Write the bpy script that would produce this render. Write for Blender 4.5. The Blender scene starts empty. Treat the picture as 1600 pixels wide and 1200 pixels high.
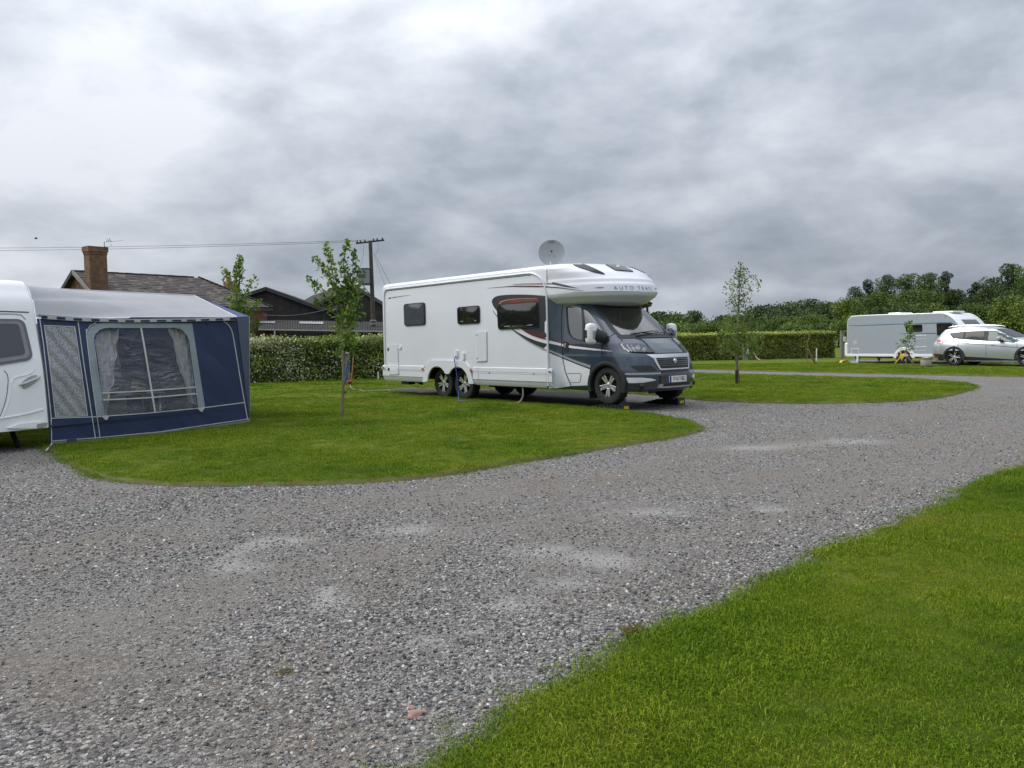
import bpy, bmesh, math, random
import numpy as np
from mathutils import Vector, Matrix, noise
from mathutils.bvhtree import BVHTree
from mathutils.geometry import delaunay_2d_cdt, tessellate_polygon
PI = math.pi
R = math.radians
random.seed(7); rng = np.random.default_rng(7)
scene = bpy.context.scene
COL = scene.collection

# ------------------------------------------------------------------ camera
F, EYE = 1248.0, 1.36                      # focal length in photo pixels (1600 wide), eye height in metres
PITCH, ROLL = math.atan(67 / F), R(1.0)
_f = np.array([0, math.cos(PITCH), -math.sin(PITCH)]); _u = np.array([0, math.sin(PITCH), math.cos(PITCH)]); _r = np.array([1., 0, 0])
CR = math.cos(ROLL) * _r - math.sin(ROLL) * _u; CU = math.sin(ROLL) * _r + math.cos(ROLL) * _u; CF = _f
CO = np.array([0, 0, EYE])
cd = bpy.data.cameras.new('camera'); cam = bpy.data.objects.new('camera', cd); COL.objects.link(cam)
cd.sensor_width = 36; cd.lens = F / 1600 * 36; cd.clip_start = .05; cd.clip_end = 3000
cam.matrix_world = Matrix(((CR[0], CU[0], -CF[0], 0), (CR[1], CU[1], -CF[1], 0), (CR[2], CU[2], -CF[2], EYE), (0, 0, 0, 1)))
scene.camera = cam
scene.render.resolution_x, scene.render.resolution_y = 1024, 768

# ------------------------------------------------------------------ world: overcast cloud deck over a daylight sky
SUN_AZ, SUN_EL = R(-78), R(46)             # azimuth from +Y towards +X
world = bpy.data.worlds.new('World'); scene.world = world; world.use_nodes = True
nt = world.node_tree; nt.nodes.clear()
def N(t, typ, **kw):
    n = t.nodes.new(typ)
    for k, v in kw.items():
        if k.startswith('i_'):
            n.inputs[k[2:].replace('_', ' ')].default_value = v
        else: setattr(n, k, v)
    return n
def ramp(t, stops, interp='LINEAR'):
    n = t.nodes.new('ShaderNodeValToRGB'); n.color_ramp.interpolation = interp
    e = n.color_ramp.elements
    while len(e) < len(stops): e.new(0.5)
    for el, (p, c) in zip(e, stops):
        el.position = p; el.color = (*c, 1) if len(c) == 3 else c
    return n
sky = N(nt, 'ShaderNodeTexSky', sky_type='NISHITA', sun_disc=False, sun_elevation=SUN_EL, sun_rotation=SUN_AZ)
bg1 = N(nt, 'ShaderNodeBackground'); bg1.inputs[1].default_value = .07
nt.links.new(sky.outputs[0], bg1.inputs[0])
tc = N(nt, 'ShaderNodeTexCoord'); sep = N(nt, 'ShaderNodeSeparateXYZ'); nt.links.new(tc.outputs['Generated'], sep.inputs[0])
def wm(op, a, b=None, c=None):
    n = N(nt, 'ShaderNodeMath', operation=op)
    for i, v in enumerate((a, b, c)):
        if v is None: continue
        if isinstance(v, (int, float)): n.inputs[i].default_value = v
        else: nt.links.new(v, n.inputs[i])
    return n.outputs[0]
zc = wm('MAXIMUM', sep.outputs[2], 0.0); den = wm('ADD', zc, .30)
cmb = N(nt, 'ShaderNodeCombineXYZ')
nt.links.new(wm('DIVIDE', sep.outputs[0], den), cmb.inputs[0]); nt.links.new(wm('DIVIDE', sep.outputs[1], den), cmb.inputs[1])
mp = N(nt, 'ShaderNodeMapping'); nt.links.new(cmb.outputs[0], mp.inputs[0])
mp.inputs['Rotation'].default_value = (0, 0, R(24)); mp.inputs['Scale'].default_value = (1.0, 1.3, 1); mp.inputs['Location'].default_value = (3.1, 1.4, 0)
def wnoise(scale, detail, rough, dist, off=(0, 0, 0)):
    m2 = N(nt, 'ShaderNodeMapping'); nt.links.new(mp.outputs[0], m2.inputs[0]); m2.inputs['Location'].default_value = off
    n = N(nt, 'ShaderNodeTexNoise', i_Scale=scale, i_Detail=detail, i_Roughness=rough, i_Distortion=dist); nt.links.new(m2.outputs[0], n.inputs[0]); return n.outputs[0]
n1 = wnoise(1.5, 7, .5, .3); n2 = wnoise(.62, 3, .5, .3, (5, 2, 0))
m4 = N(nt, 'ShaderNodeMapping'); nt.links.new(tc.outputs['Generated'], m4.inputs[0]); m4.inputs['Scale'].default_value = (1., 1., 1.75); m4.inputs['Rotation'].default_value = (0, R(-28), 0)
n3n = N(nt, 'ShaderNodeTexNoise', i_Scale=5.2, i_Detail=8., i_Roughness=.56, i_Distortion=.15); nt.links.new(m4.outputs[0], n3n.inputs[0]); n3 = n3n.outputs[0]
mixv = wm('ADD', wm('ADD', wm('MULTIPLY', n1, .42), wm('MULTIPLY', n2, .36)), wm('MULTIPLY', n3, .50))
# thinner, brighter cloud where the hidden sun stands (up and to the left)
sd = (math.sin(SUN_AZ) * math.cos(SUN_EL), math.cos(SUN_AZ) * math.cos(SUN_EL), math.sin(SUN_EL))
dt = N(nt, 'ShaderNodeVectorMath', operation='DOT_PRODUCT'); nt.links.new(tc.outputs['Generated'], dt.inputs[0]); dt.inputs[1].default_value = sd
glow = wm('MULTIPLY', wm('POWER', wm('MAXIMUM', dt.outputs['Value'], 0.0), 2.0), .44)
val = wm('ADD', wm('SUBTRACT', mixv, .14), glow)
cr = ramp(nt, [(.41, (.275, .315, .375)), (.49, (.37, .412, .475)), (.585, (.53, .568, .63)), (.69, (.72, .75, .805))])
nt.links.new(val, cr.inputs[0])
lum = wm('ADD', wm('MULTIPLY', wm('ADD', wm('MULTIPLY', zc, 1.35), .95), zc), .95)
mc = N(nt, 'ShaderNodeVectorMath', operation='SCALE'); nt.links.new(cr.outputs[0], mc.inputs[0]); nt.links.new(lum, mc.inputs['Scale'])
bg2 = N(nt, 'ShaderNodeBackground'); nt.links.new(mc.outputs[0], bg2.inputs[0]); bg2.inputs[1].default_value = 1.0
ms = N(nt, 'ShaderNodeMixShader'); ms.inputs[0].default_value = .93
nt.links.new(bg1.outputs[0], ms.inputs[1]); nt.links.new(bg2.outputs[0], ms.inputs[2])
wo = N(nt, 'ShaderNodeOutputWorld'); nt.links.new(ms.outputs[0], wo.inputs[0])
# ------------------------------------------------------------------ sun (hidden by cloud) and exposure
sl = bpy.data.lights.new('sun', 'SUN'); sl.energy = 1.5; sl.angle = R(25); sl.color = (1, .96, .9)
so = bpy.data.objects.new('sun', sl); COL.objects.link(so)
so.rotation_euler = Vector(sd).to_track_quat('Z', 'Y').to_euler(); so.location = (-10, 10, 30)
vs = scene.view_settings; vs.view_transform = 'Standard'; vs.look = 'None'; vs.gamma = 1; vs.exposure = 0.0; vs.use_curve_mapping = False
scene.render.engine = 'CYCLES'; scene.cycles.use_denoising = True
scene.cycles.max_bounces = 8; scene.cycles.transparent_max_bounces = 12

# ------------------------------------------------------------------ pixel helpers
def ray(x, y): return CF + CR * (x - 800) / F - CU * (y - 600) / F
def gp(x, y, z=0.0):
    d = ray(x, y); return CO + d * ((z - EYE) / d[2])
def atY(x, y, Y):
    d = ray(x, y); return CO + d * (Y / d[1])
def to_px(p):
    v = np.asarray(p) - CO; d = v @ CF; return 800 + F * (v @ CR) / d, 600 - F * (v @ CU) / d
def on_plane(x, y, p0, n):
    d = ray(x, y); return CO + d * (((p0 - CO) @ n) / (d @ n))

# ------------------------------------------------------------------ mesh helpers
class MB:
    def __init__(s): s.v = []; s.f = []
    def add(s, vs, fs):
        o = len(s.v); s.v += [tuple(map(float, p)) for p in vs]; s.f += [tuple(i + o for i in f) for f in fs]; return s
    def box(s, a, b):
        (x0, y0, z0), (x1, y1, z1) = a, b
        return s.add([(x0, y0, z0), (x1, y0, z0), (x1, y1, z0), (x0, y1, z0), (x0, y0, z1), (x1, y0, z1), (x1, y1, z1), (x0, y1, z1)],
                     [(0, 3, 2, 1), (4, 5, 6, 7), (0, 1, 5, 4), (1, 2, 6, 5), (2, 3, 7, 6), (3, 0, 4, 7)])
    def obox(s, c, ex, ey, ez):
        c, ex, ey, ez = map(np.array, (c, ex, ey, ez))
        vs = [c + a * ex + b * ey + d * ez for d in (-1, 1) for (a, b) in ((-1, -1), (1, -1), (1, 1), (-1, 1))]
        return s.add(vs, [(0, 3, 2, 1), (4, 5, 6, 7), (0, 1, 5, 4), (1, 2, 6, 5), (2, 3, 7, 6), (3, 0, 4, 7)])
    def bar(s, p, q, w, h, up=(0, 0, 1)):
        p, q = np.array(p, float), np.array(q, float); d = q - p; L = np.linalg.norm(d); d /= L
        u = np.array(up, float); sd_ = np.cross(d, u)
        if np.linalg.norm(sd_) < 1e-4: sd_ = np.cross(d, (1, 0, 0))
        sd_ /= np.linalg.norm(sd_); u = np.cross(sd_, d)
        return s.obox((p + q) / 2, d * L / 2, sd_ * w / 2, u * h / 2)
    def tube(s, pts, r, n=8, cap=True, flat=1.0):
        pts = [np.array(p, float) for p in pts]; m = len(pts)
        rr = r if hasattr(r, '__len__') else [r] * m
        ref = None; rings = []
        for i, p in enumerate(pts):
            t = pts[min(i + 1, m - 1)] - pts[max(i - 1, 0)]; t = t / (np.linalg.norm(t) + 1e-9)
            if ref is None: ref = np.array((0, 0, 1.)) if abs(t[2]) < .9 else np.array((1., 0, 0))
            a = np.cross(t, ref); a /= np.linalg.norm(a) + 1e-9; b = np.cross(a, t); ref = b
            rings.append([p + rr[i] * (a * math.cos(2 * PI * k / n) + flat * b * math.sin(2 * PI * k / n)) for k in range(n)])
        vs = [v for g in rings for v in g]
        fs = [(i * n + k, i * n + (k + 1) % n, (i + 1) * n + (k + 1) % n, (i + 1) * n + k) for i in range(m - 1) for k in range(n)]
        if cap: fs += [tuple(range(n))[::-1], tuple((m - 1) * n + k for k in range(n))]
        return s.add(vs, fs)
    def lathe(s, prof, c, axis=(0, 1, 0), n=32, close=False):
        ax = np.array(axis, float); ax /= np.linalg.norm(ax); ref = np.array((0, 0, 1.)) if abs(ax[2]) < .9 else np.array((1., 0, 0))
        a = np.cross(ax, ref); a /= np.linalg.norm(a); b = np.cross(a, ax); c = np.array(c, float)
        vs = [c + ax * h + r * (a * math.cos(2 * PI * k / n) + b * math.sin(2 * PI * k / n)) for (r, h) in prof for k in range(n)]
        m = len(prof); fs = [(i * n + k, i * n + (k + 1) % n, ((i + 1) % m) * n + (k + 1) % n, ((i + 1) % m) * n + k) for i in range(m if close else m - 1) for k in range(n)]
        return s.add(vs, fs)
    def prism(s, poly, e, close=True):
        """poly: list of 3D points (planar), extruded by vector e"""
        n = len(poly); P = [np.array(p, float) for p in poly]; e = np.array(e, float)
        tr = tessellate_polygon([[Vector(p) for p in P]])
        return s.add(P + [p + e for p in P], [tuple(t) for t in tr] + [tuple(i + n for i in t)[::-1] for t in tr] + [(i, (i + 1) % n, n + (i + 1) % n, n + i) for i in range(n)])
    def grid(s, rows, wrap=False):
        n = len(rows[0]); vs = [p for r in rows for p in r]
        return s.add(vs, [(i * n + j, i * n + (j + 1) % n, (i + 1) * n + (j + 1) % n, (i + 1) * n + j) for i in range(len(rows) - 1) for j in range(n if wrap else n - 1)])
    def build(s, name, m, parent=None, smooth=False, bevel=0, fixn=True, angle=40):
        me = bpy.data.meshes.new(name); me.from_pydata(s.v, [], s.f); me.validate()
        if fixn:
            bm = bmesh.new(); bm.from_mesh(me); bmesh.ops.recalc_face_normals(bm, faces=bm.faces); bm.to_mesh(me); bm.free()
        me.materials.append(m)
        o = bpy.data.objects.new(name, me); COL.objects.link(o)
        if parent is not None: o.parent = parent
        if smooth:
            me.shade_smooth()
            if angle < 180: me.set_sharp_from_angle(angle=R(angle))
        if bevel:
            b = o.modifiers.new('bevel', 'BEVEL'); b.width = bevel; b.segments = 2; b.limit_method = 'ANGLE'; b.angle_limit = R(40)
        return o
def thing(name, label, cat, loc=(0, 0, 0), rz=0.0, group=None):
    o = bpy.data.objects.new(name, None); COL.objects.link(o); o.location = tuple(map(float, loc)); o.rotation_euler = (0, 0, rz); o.empty_display_size = .2
    return tag(o, label, cat, group)
def tag(o, label=None, cat=None, group=None, kind=None):
    for k, v in (('label', label), ('category', cat), ('group', group), ('kind', kind)):
        if v: o[k] = v
    return o
def catmull(pts, n=8, closed=False):
    pts = [np.array(p, float) for p in pts]; m = len(pts); out = []
    for i in range(m if closed else m - 1):
        g = (lambda k: pts[k % m]) if closed else (lambda k: pts[min(max(k, 0), m - 1)])
        p0, p1, p2, p3 = g(i - 1), g(i), g(i + 1), g(i + 2)
        for k in range(n):
            t = k / n
            out.append(.5 * (2 * p1 + (p2 - p0) * t + (2 * p0 - 5 * p1 + 4 * p2 - p3) * t * t + (3 * p1 - p0 - 3 * p2 + p3) * t ** 3))
    if not closed: out.append(pts[-1])
    return out
def inside(P, poly):
    """vectorised point in polygon"""
    x, y = P[:, 0], P[:, 1]; r = np.zeros(len(P), bool); q = np.array(poly)[:, :2]; j = len(q) - 1
    for i in range(len(q)):
        c = ((q[i, 1] > y) != (q[j, 1] > y)); r ^= c & (x < (q[j, 0] - q[i, 0]) * (y - q[i, 1]) / (q[j, 1] - q[i, 1] + 1e-12) + q[i, 0]); j = i
    return r

# ------------------------------------------------------------------ materials
MATS = {}
def mat(name, col, rough=.5, metal=0., var=.08, scale=6., bump=0., bscale=60., coat=0., spec=.5, col2=None, detail=4, world_co=False):
    if name in MATS: return MATS[name]
    m = bpy.data.materials.new(name); m.use_nodes = True; t = m.node_tree; b = t.nodes['Principled BSDF']
    g = t.nodes.new('ShaderNodeNewGeometry') if world_co else t.nodes.new('ShaderNodeTexCoord')
    co = g.outputs['Position'] if world_co else g.outputs['Object']
    n = N(t, 'ShaderNodeTexNoise', i_Scale=scale, i_Detail=detail); t.links.new(co, n.inputs[0])
    c2 = col2 or tuple(min(1, c * (1 + var)) for c in col); c1 = col if col2 else tuple(c * (1 - var) for c in col)
    r = ramp(t, [(.3, c1), (.7, c2)]); t.links.new(n.outputs[0], r.inputs[0]); t.links.new(r.outputs[0], b.inputs['Base Color'])
    b.inputs['Roughness'].default_value = rough; b.inputs['Metallic'].default_value = metal
    b.inputs['Coat Weight'].default_value = coat; b.inputs['Coat Roughness'].default_value = .05; b.inputs['Specular IOR Level'].default_value = spec
    if bump:
        n2 = N(t, 'ShaderNodeTexNoise', i_Scale=bscale, i_Detail=5); t.links.new(co, n2.inputs[0])
        bp = N(t, 'ShaderNodeBump', i_Strength=bump, i_Distance=.02); t.links.new(n2.outputs[0], bp.inputs['Height']); t.links.new(bp.outputs[0], b.inputs['Normal'])
    MATS[name] = m; return m
def glass_mat(name, tint, f0=.06, trans=.55):
    """thin pane: see-through tint plus a fresnel reflection"""
    m = bpy.data.materials.new(name); m.use_nodes = True; t = m.node_tree; t.nodes.clear()
    tr = N(t, 'ShaderNodeBsdfTransparent'); tr.inputs[0].default_value = (*[c * trans for c in tint], 1)
    gl = N(t, 'ShaderNodeBsdfGlossy'); gl.inputs['Roughness'].default_value = .03
    lw = N(t, 'ShaderNodeFresnel'); lw.inputs[0].default_value = 1.55
    mx = N(t, 'ShaderNodeMixShader'); o = N(t, 'ShaderNodeOutputMaterial')
    ad = N(t, 'ShaderNodeMath', operation='ADD'); t.links.new(lw.outputs[0], ad.inputs[0]); ad.inputs[1].default_value = f0
    t.links.new(ad.outputs[0], mx.inputs[0]); t.links.new(tr.outputs[0], mx.inputs[1]); t.links.new(gl.outputs[0], mx.inputs[2]); t.links.new(mx.outputs[0], o.inputs[0])
    MATS[name] = m; return m

# gravel -------------------------------------------------------------
def gravel_mat(name, dust_attr):
    m = bpy.data.materials.new(name); m.use_nodes = True; t = m.node_tree; b = t.nodes['Principled BSDF']
    g = N(t, 'ShaderNodeNewGeometry'); co = g.outputs['Position']
    def L(a, bb): t.links.new(a, bb)
    v1 = N(t, 'ShaderNodeTexVoronoi', i_Scale=62.); L(co, v1.inputs['Vector'])
    v2 = N(t, 'ShaderNodeTexVoronoi', i_Scale=150.); L(co, v2.inputs['Vector'])
    sx = N(t, 'ShaderNodeSeparateColor'); L(v1.outputs['Color'], sx.inputs[0])
    sy = N(t, 'ShaderNodeSeparateColor'); L(v2.outputs['Color'], sy.inputs[0])
    r1 = ramp(t, [(0, (.05, .049, .049)), (.35, (.138, .134, .129)), (.62, (.232, .222, .21)), (.86, (.37, .353, .33)), (1, (.55, .525, .485))]); L(sx.outputs[0], r1.inputs[0])
    r2 = ramp(t, [(0, (.07, .067, .063)), (.5, (.185, .175, .163)), (1, (.43, .407, .37))]); L(sy.outputs[1], r2.inputs[0])
    nn = N(t, 'ShaderNodeTexNoise', i_Scale=.55, i_Detail=6., i_Roughness=.6); L(co, nn.inputs[0])
    fine = ramp(t, [(.42, (0, 0, 0)), (.62, (1, 1, 1))]); L(nn.outputs[0], fine.inputs[0])
    mx = N(t, 'ShaderNodeMix', data_type='RGBA'); L(fine.outputs[0], mx.inputs[0]); L(r1.outputs[0], mx.inputs[6]); L(r2.outputs[0], mx.inputs[7])
    # darkness between the stones is left to bump and to the stones themselves; brown dirt and pale dust are stains
    n3 = N(t, 'ShaderNodeTexNoise', i_Scale=.9, i_Detail=7., i_Roughness=.62); 
    mp3 = N(t, 'ShaderNodeMapping'); mp3.inputs['Location'].default_value = (7, 3, 0); L(co, mp3.inputs[0]); L(mp3.outputs[0], n3.inputs[0])
    dr = ramp(t, [(.44, (0, 0, 0)), (.68, (.62, .62, .62))]); L(n3.outputs[0], dr.inputs[0])
    m2 = N(t, 'ShaderNodeMix', data_type='RGBA'); L(dr.outputs[0], m2.inputs[0]); L(mx.outputs[2], m2.inputs[6]); m2.inputs[7].default_value = (.20, .16, .125, 1)
    out = m2.outputs[2]
    if dust_attr:
        tk = N(t, 'ShaderNodeAttribute', attribute_name='track'); n5 = N(t, 'ShaderNodeTexNoise', i_Scale=1.6, i_Detail=8., i_Roughness=.7); L(co, n5.inputs[0]); r5 = ramp(t, [(.38, (0, 0, 0)), (.62, (.75, .75, .75))]); L(n5.outputs[0], r5.inputs[0])
        m5 = N(t, 'ShaderNodeMath', operation='MULTIPLY'); L(tk.outputs['Fac'], m5.inputs[0]); L(r5.outputs[0], m5.inputs[1])
        m6 = N(t, 'ShaderNodeMix', data_type='RGBA'); L(m5.outputs[0], m6.inputs[0]); L(out, m6.inputs[6]); m6.inputs[7].default_value = (.235, .205, .178, 1); out = m6.outputs[2]
        at = N(t, 'ShaderNodeAttribute', attribute_name='dust'); n4 = N(t, 'ShaderNodeTexNoise', i_Scale=7., i_Detail=10., i_Roughness=.78); L(co, n4.inputs[0])
        # the pale fines lie between and on single stones: each small cell is dusty or not
        ma = N(t, 'ShaderNodeMath', operation='MULTIPLY_ADD'); L(n4.outputs[0], ma.inputs[0]); ma.inputs[1].default_value = 1.3; ma.inputs[2].default_value = -.62
        mb_ = N(t, 'ShaderNodeMath', operation='ADD'); L(at.outputs['Fac'], mb_.inputs[0]); L(ma.outputs[0], mb_.inputs[1])
        mm = N(t, 'ShaderNodeMath', operation='MULTIPLY'); L(at.outputs['Fac'], mm.inputs[0]); L(mb_.outputs[0], mm.inputs[1])
        sb = N(t, 'ShaderNodeMath', operation='SUBTRACT'); L(mm.outputs[0], sb.inputs[0]); cs = N(t, 'ShaderNodeMath', operation='MULTIPLY'); L(sy.outputs[2], cs.inputs[0]); cs.inputs[1].default_value = .62; L(cs.outputs[0], sb.inputs[1])
        mr = ramp(t, [(.02, (0, 0, 0)), (.48, (.62, .62, .62))]); L(sb.outputs[0], mr.inputs[0])
        m3 = N(t, 'ShaderNodeMix', data_type='RGBA'); L(mr.outputs[0], m3.inputs[0]); L(out, m3.inputs[6]); m3.inputs[7].default_value = (.46, .445, .425, 1); out = m3.outputs[2]
    L(out, b.inputs['Base Color']); b.inputs['Roughness'].default_value = .85; b.inputs['Specular IOR Level'].default_value = .3
    iv = N(t, 'ShaderNodeMath', operation='MULTIPLY_ADD'); L(v1.outputs['Distance'], iv.inputs[0]); iv.inputs[1].default_value = -1.; 
    L(v2.outputs['Distance'], iv.inputs[2])
    bp = N(t, 'ShaderNodeBump', i_Strength=.9, i_Distance=.015); L(iv.outputs[0], bp.inputs['Height']); L(bp.outputs[0], b.inputs['Normal'])
    MATS[name] = m; return m
def stone_mat():
    m = bpy.data.materials.new('stone'); m.use_nodes = True; t = m.node_tree; b = t.nodes['Principled BSDF']
    oi = N(t, 'ShaderNodeObjectInfo'); n = N(t, 'ShaderNodeTexNoise', i_Scale=60., i_Detail=4.); g = N(t, 'ShaderNodeNewGeometry'); t.links.new(g.outputs['Position'], n.inputs[0])
    r = ramp(t, [(0, (.035, .036, .039)), (.22, (.085, .085, .087)), (.45, (.165, .162, .158)), (.68, (.275, .265, .25)), (.88, (.37, .357, .337)), (.945, (.27, .21, .165)), (.975, (.50, .48, .45)), (1, (.62, .60, .56))])
    t.links.new(oi.outputs['Random'], r.inputs[0])
    ml = N(t, 'ShaderNodeMix', data_type='RGBA', blend_type='MULTIPLY'); ml.inputs[0].default_value = .6; t.links.new(r.outputs[0], ml.inputs[6])
    r2 = ramp(t, [(.3, (.6, .6, .6)), (.7, (1.2, 1.2, 1.2))]); t.links.new(n.outputs[0], r2.inputs[0]); t.links.new(r2.outputs[0], ml.inputs[7])
    t.links.new(ml.outputs[2], b.inputs['Base Color']); b.inputs['Roughness'].default_value = .7; b.inputs['Specular IOR Level'].default_value = .35
    MATS['stone'] = m; return m
def grass_mat(name, blade):
    m = bpy.data.materials.new(name); m.use_nodes = True; t = m.node_tree; b = t.nodes['Principled BSDF']
    g = N(t, 'ShaderNodeNewGeometry'); co = g.outputs['Position']
    def L(a, bb): t.links.new(a, bb)
    n1 = N(t, 'ShaderNodeTexNoise', i_Scale=.55, i_Detail=6., i_Roughness=.62); L(co, n1.inputs[0])
    r1 = ramp(t, [(.30, (.090, .160, .013)), (.44, (.132, .220, .015)), (.56, (.168, .248, .018)), (.68, (.20, .25, .026)), (.80, (.225, .215, .048))]); L(n1.outputs[0], r1.inputs[0])
    n2 = N(t, 'ShaderNodeTexNoise', i_Scale=3.2, i_Detail=6., i_Roughness=.65); L(co, n2.inputs[0])
    r2 = ramp(t, [(.28, (.7, .78, .65)), (.5, (.96, .96, .95)), (.68, (1.08, 1.02, 1.0)), (.80, (1.2, .93, 1.1))]); L(n2.outputs[0], r2.inputs[0])
    mx = N(t, 'ShaderNodeMix', data_type='RGBA', blend_type='MULTIPLY'); mx.inputs[0].default_value = 1; L(r1.outputs[0], mx.inputs[6]); L(r2.outputs[0], mx.inputs[7])
    out = mx.outputs[2]
    if blade:
        at = N(t, 'ShaderNodeAttribute', attribute_name='tint'); r3 = ramp(t, [(0, (.32, .38, .3)), (.5, (1.0, 1.02, .95)), (.80, (1.5, 1.45, 1.2)), (.92, (2.1, 1.6, 2.4)), (1, (2.9, 1.9, 4.4))]); L(at.outputs['Fac'], r3.inputs[0])
        m3 = N(t, 'ShaderNodeMix', data_type='RGBA', blend_type='MULTIPLY'); m3.inputs[0].default_value = 1; L(out, m3.inputs[6]); L(r3.outputs[0], m3.inputs[7]); out = m3.outputs[2]
    L(out, b.inputs['Base Color']); b.inputs['Roughness'].default_value = .85; b.inputs['Specular IOR Level'].default_value = .06
    if blade:
        tl = N(t, 'ShaderNodeBsdfTranslucent'); L(out, tl.inputs[0]); mxs = N(t, 'ShaderNodeMixShader'); mxs.inputs[0].default_value = .25
        L(b.outputs[0], mxs.inputs[1]); L(tl.outputs[0], mxs.inputs[2]); L(mxs.outputs[0], t.nodes['Material Output'].inputs[0])
    else:
        b.inputs['Specular IOR Level'].default_value = .1; b.inputs['Roughness'].default_value = .9
        dk = N(t, 'ShaderNodeMix', data_type='RGBA', blend_type='MULTIPLY'); dk.inputs[0].default_value = 1; L(out, dk.inputs[6]); dk.inputs[7].default_value = (.72, .62, .8, 1); L(dk.outputs[2], b.inputs['Base Color'])
        n4 = N(t, 'ShaderNodeTexNoise', i_Scale=45., i_Detail=6., i_Roughness=.7); L(co, n4.inputs[0])
        bp = N(t, 'ShaderNodeBump', i_Strength=1., i_Distance=.03); L(n4.outputs[0], bp.inputs['Height']); L(bp.outputs[0], b.inputs['Normal'])
    MATS[name] = m; return m
def leaf_mat(name, cols, trans=.3, scale=1.5):
    m = bpy.data.materials.new(name); m.use_nodes = True; t = m.node_tree; b = t.nodes['Principled BSDF']
    at = N(t, 'ShaderNodeAttribute', attribute_name='tint'); k = len(cols)
    r = ramp(t, [(i / (k - 1), c) for i, c in enumerate(cols)]); t.links.new(at.outputs['Fac'], r.inputs[0])
    t.links.new(r.outputs[0], b.inputs['Base Color']); b.inputs['Roughness'].default_value = .55; b.inputs['Specular IOR Level'].default_value = .3
    tl = N(t, 'ShaderNodeBsdfTranslucent'); t.links.new(r.outputs[0], tl.inputs[0]); mx = N(t, 'ShaderNodeMixShader'); mx.inputs[0].default_value = trans
    t.links.new(b.outputs[0], mx.inputs[1]); t.links.new(tl.outputs[0], mx.inputs[2]); t.links.new(mx.outputs[0], t.nodes['Material Output'].inputs[0])
    MATS[name] = m; return m
GRAVEL = gravel_mat('gravel', True); GRAVEL2 = gravel_mat('pitch_gravel', False); STONE = stone_mat()
LAWN = grass_mat('lawn_soil', False); BLADE = grass_mat('grass_blade', True)
EDGE = mat('lawn_edge', (.11, .062, .026), .9, var=.4, scale=4, bump=.8, bscale=60, col2=(.09, .13, .025), detail=8, world_co=True)
FIELD = mat('field', (.06, .11, .02), .8, var=.25, scale=.05, world_co=True)

# ------------------------------------------------------------------ ground
def polysheet(name, poly, z, m, thick=0.0, edge=None):
    """flat sheet at z over a polygon; with an edge strip sloping to the ground"""
    mb = MB(); P = [np.array((p[0], p[1], z)) for p in poly]; n = len(P)
    mb.add(P, [tuple(t) for t in tessellate_polygon([[Vector(p) for p in P]])])
    o = mb.build(name, m, fixn=False)
    for f in o.data.polygons:
        pass
    bm = bmesh.new(); bm.from_mesh(o.data)
    for f in bm.faces:
        if f.normal.z < 0: f.normal_flip()
    bm.to_mesh(o.data); bm.free()
    o['kind'] = 'structure'
    return o
def offset(poly, d):
    n = len(poly); q = np.array(poly)[:, :2]; out = []
    A = .5 * sum(q[i, 0] * q[(i + 1) % n, 1] - q[(i + 1) % n, 0] * q[i, 1] for i in range(n)); sg = 1 if A > 0 else -1
    for i in range(n):
        t = q[(i + 1) % n] - q[i - 1]; t = t / (np.linalg.norm(t) + 1e-9); out.append(q[i] + sg * d * np.array((t[1], -t[0])))
    return out
mb = MB(); G = 1400
mb.add([(-G, -60, -.03), (G, -60, -.03), (G, 1800, -.03), (-G, 1800, -.03)], [(0, 1, 2, 3)])
ground = mb.build('ground', FIELD); ground['kind'] = 'structure'

def gpx(pts, n=5):
    return [gp(*p)[:2] for p in catmull(pts, n)]
near_edge = gpx([(20, 690), (75, 706), (110, 727), (150, 745), (200, 755), (270, 760), (390, 760), (520, 758), (620, 752), (700, 743), (800, 726), (900, 710), (1000, 693), (1060, 683), (1090, 676), (1098, 669), (1080, 661),
                 (1040, 652), (1000, 646), (964, 642.5), (911, 637.5), (850, 631.5), (720, 622), (677, 618.2), (625, 613.5), (600, 610.5), (606, 608), (640, 607), (760, 608.5), (880, 611.5), (1000, 616.5), (1060, 622),
                 (1100, 626), (1150, 628.7), (1250, 631), (1350, 630), (1430, 626.5), (1480, 619.5), (1510, 611.5), (1522, 605), (1510, 600), (1470, 596), (1400, 592), (1300, 589.3), (1200, 587.2), (1130, 585.5), (1085, 583.8), (1030, 582), (1000, 580),
                 (1010, 577.5), (1085, 577.8), (1200, 581), (1340, 584), (1450, 586.5), (1600, 589.5), (1750, 592), (2100, 598)], 5)
lawn_poly = [np.array((-40., 7.5)), np.array((-14, 8.5)), np.array((-8.3, 11.2))] + near_edge[3:] + [np.array((70., 24)), np.array((70., 120)), np.array((-60., 120)), np.array((-60., 20))]
def wob(poly, a=.03):
    return [np.array((p[0] + a * noise.noise((p[0] * 3, p[1] * 3, 0)), p[1] + a * noise.noise((p[0] * 3, p[1] * 3, 9)))) for p in poly]
lawn_poly = wob(lawn_poly)
right_edge = gpx([(560, 1290), (620, 1235), (690, 1193), (750, 1160), (800, 1130), (850, 1098), (900, 1073), (950, 1045), (1006, 1004), (1060, 987), (1100, 971), (1156, 941), (1220, 912), (1295, 875), (1359, 838), (1433, 813), (1487, 789), (1530, 763), (1600, 736), (1700, 705), (1900, 672), (2300, 640)], 6)
right_poly = wob(right_edge, .04) + [np.array((60., 18)), np.array((60., -10)), np.array((-3., -10.))]
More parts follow.
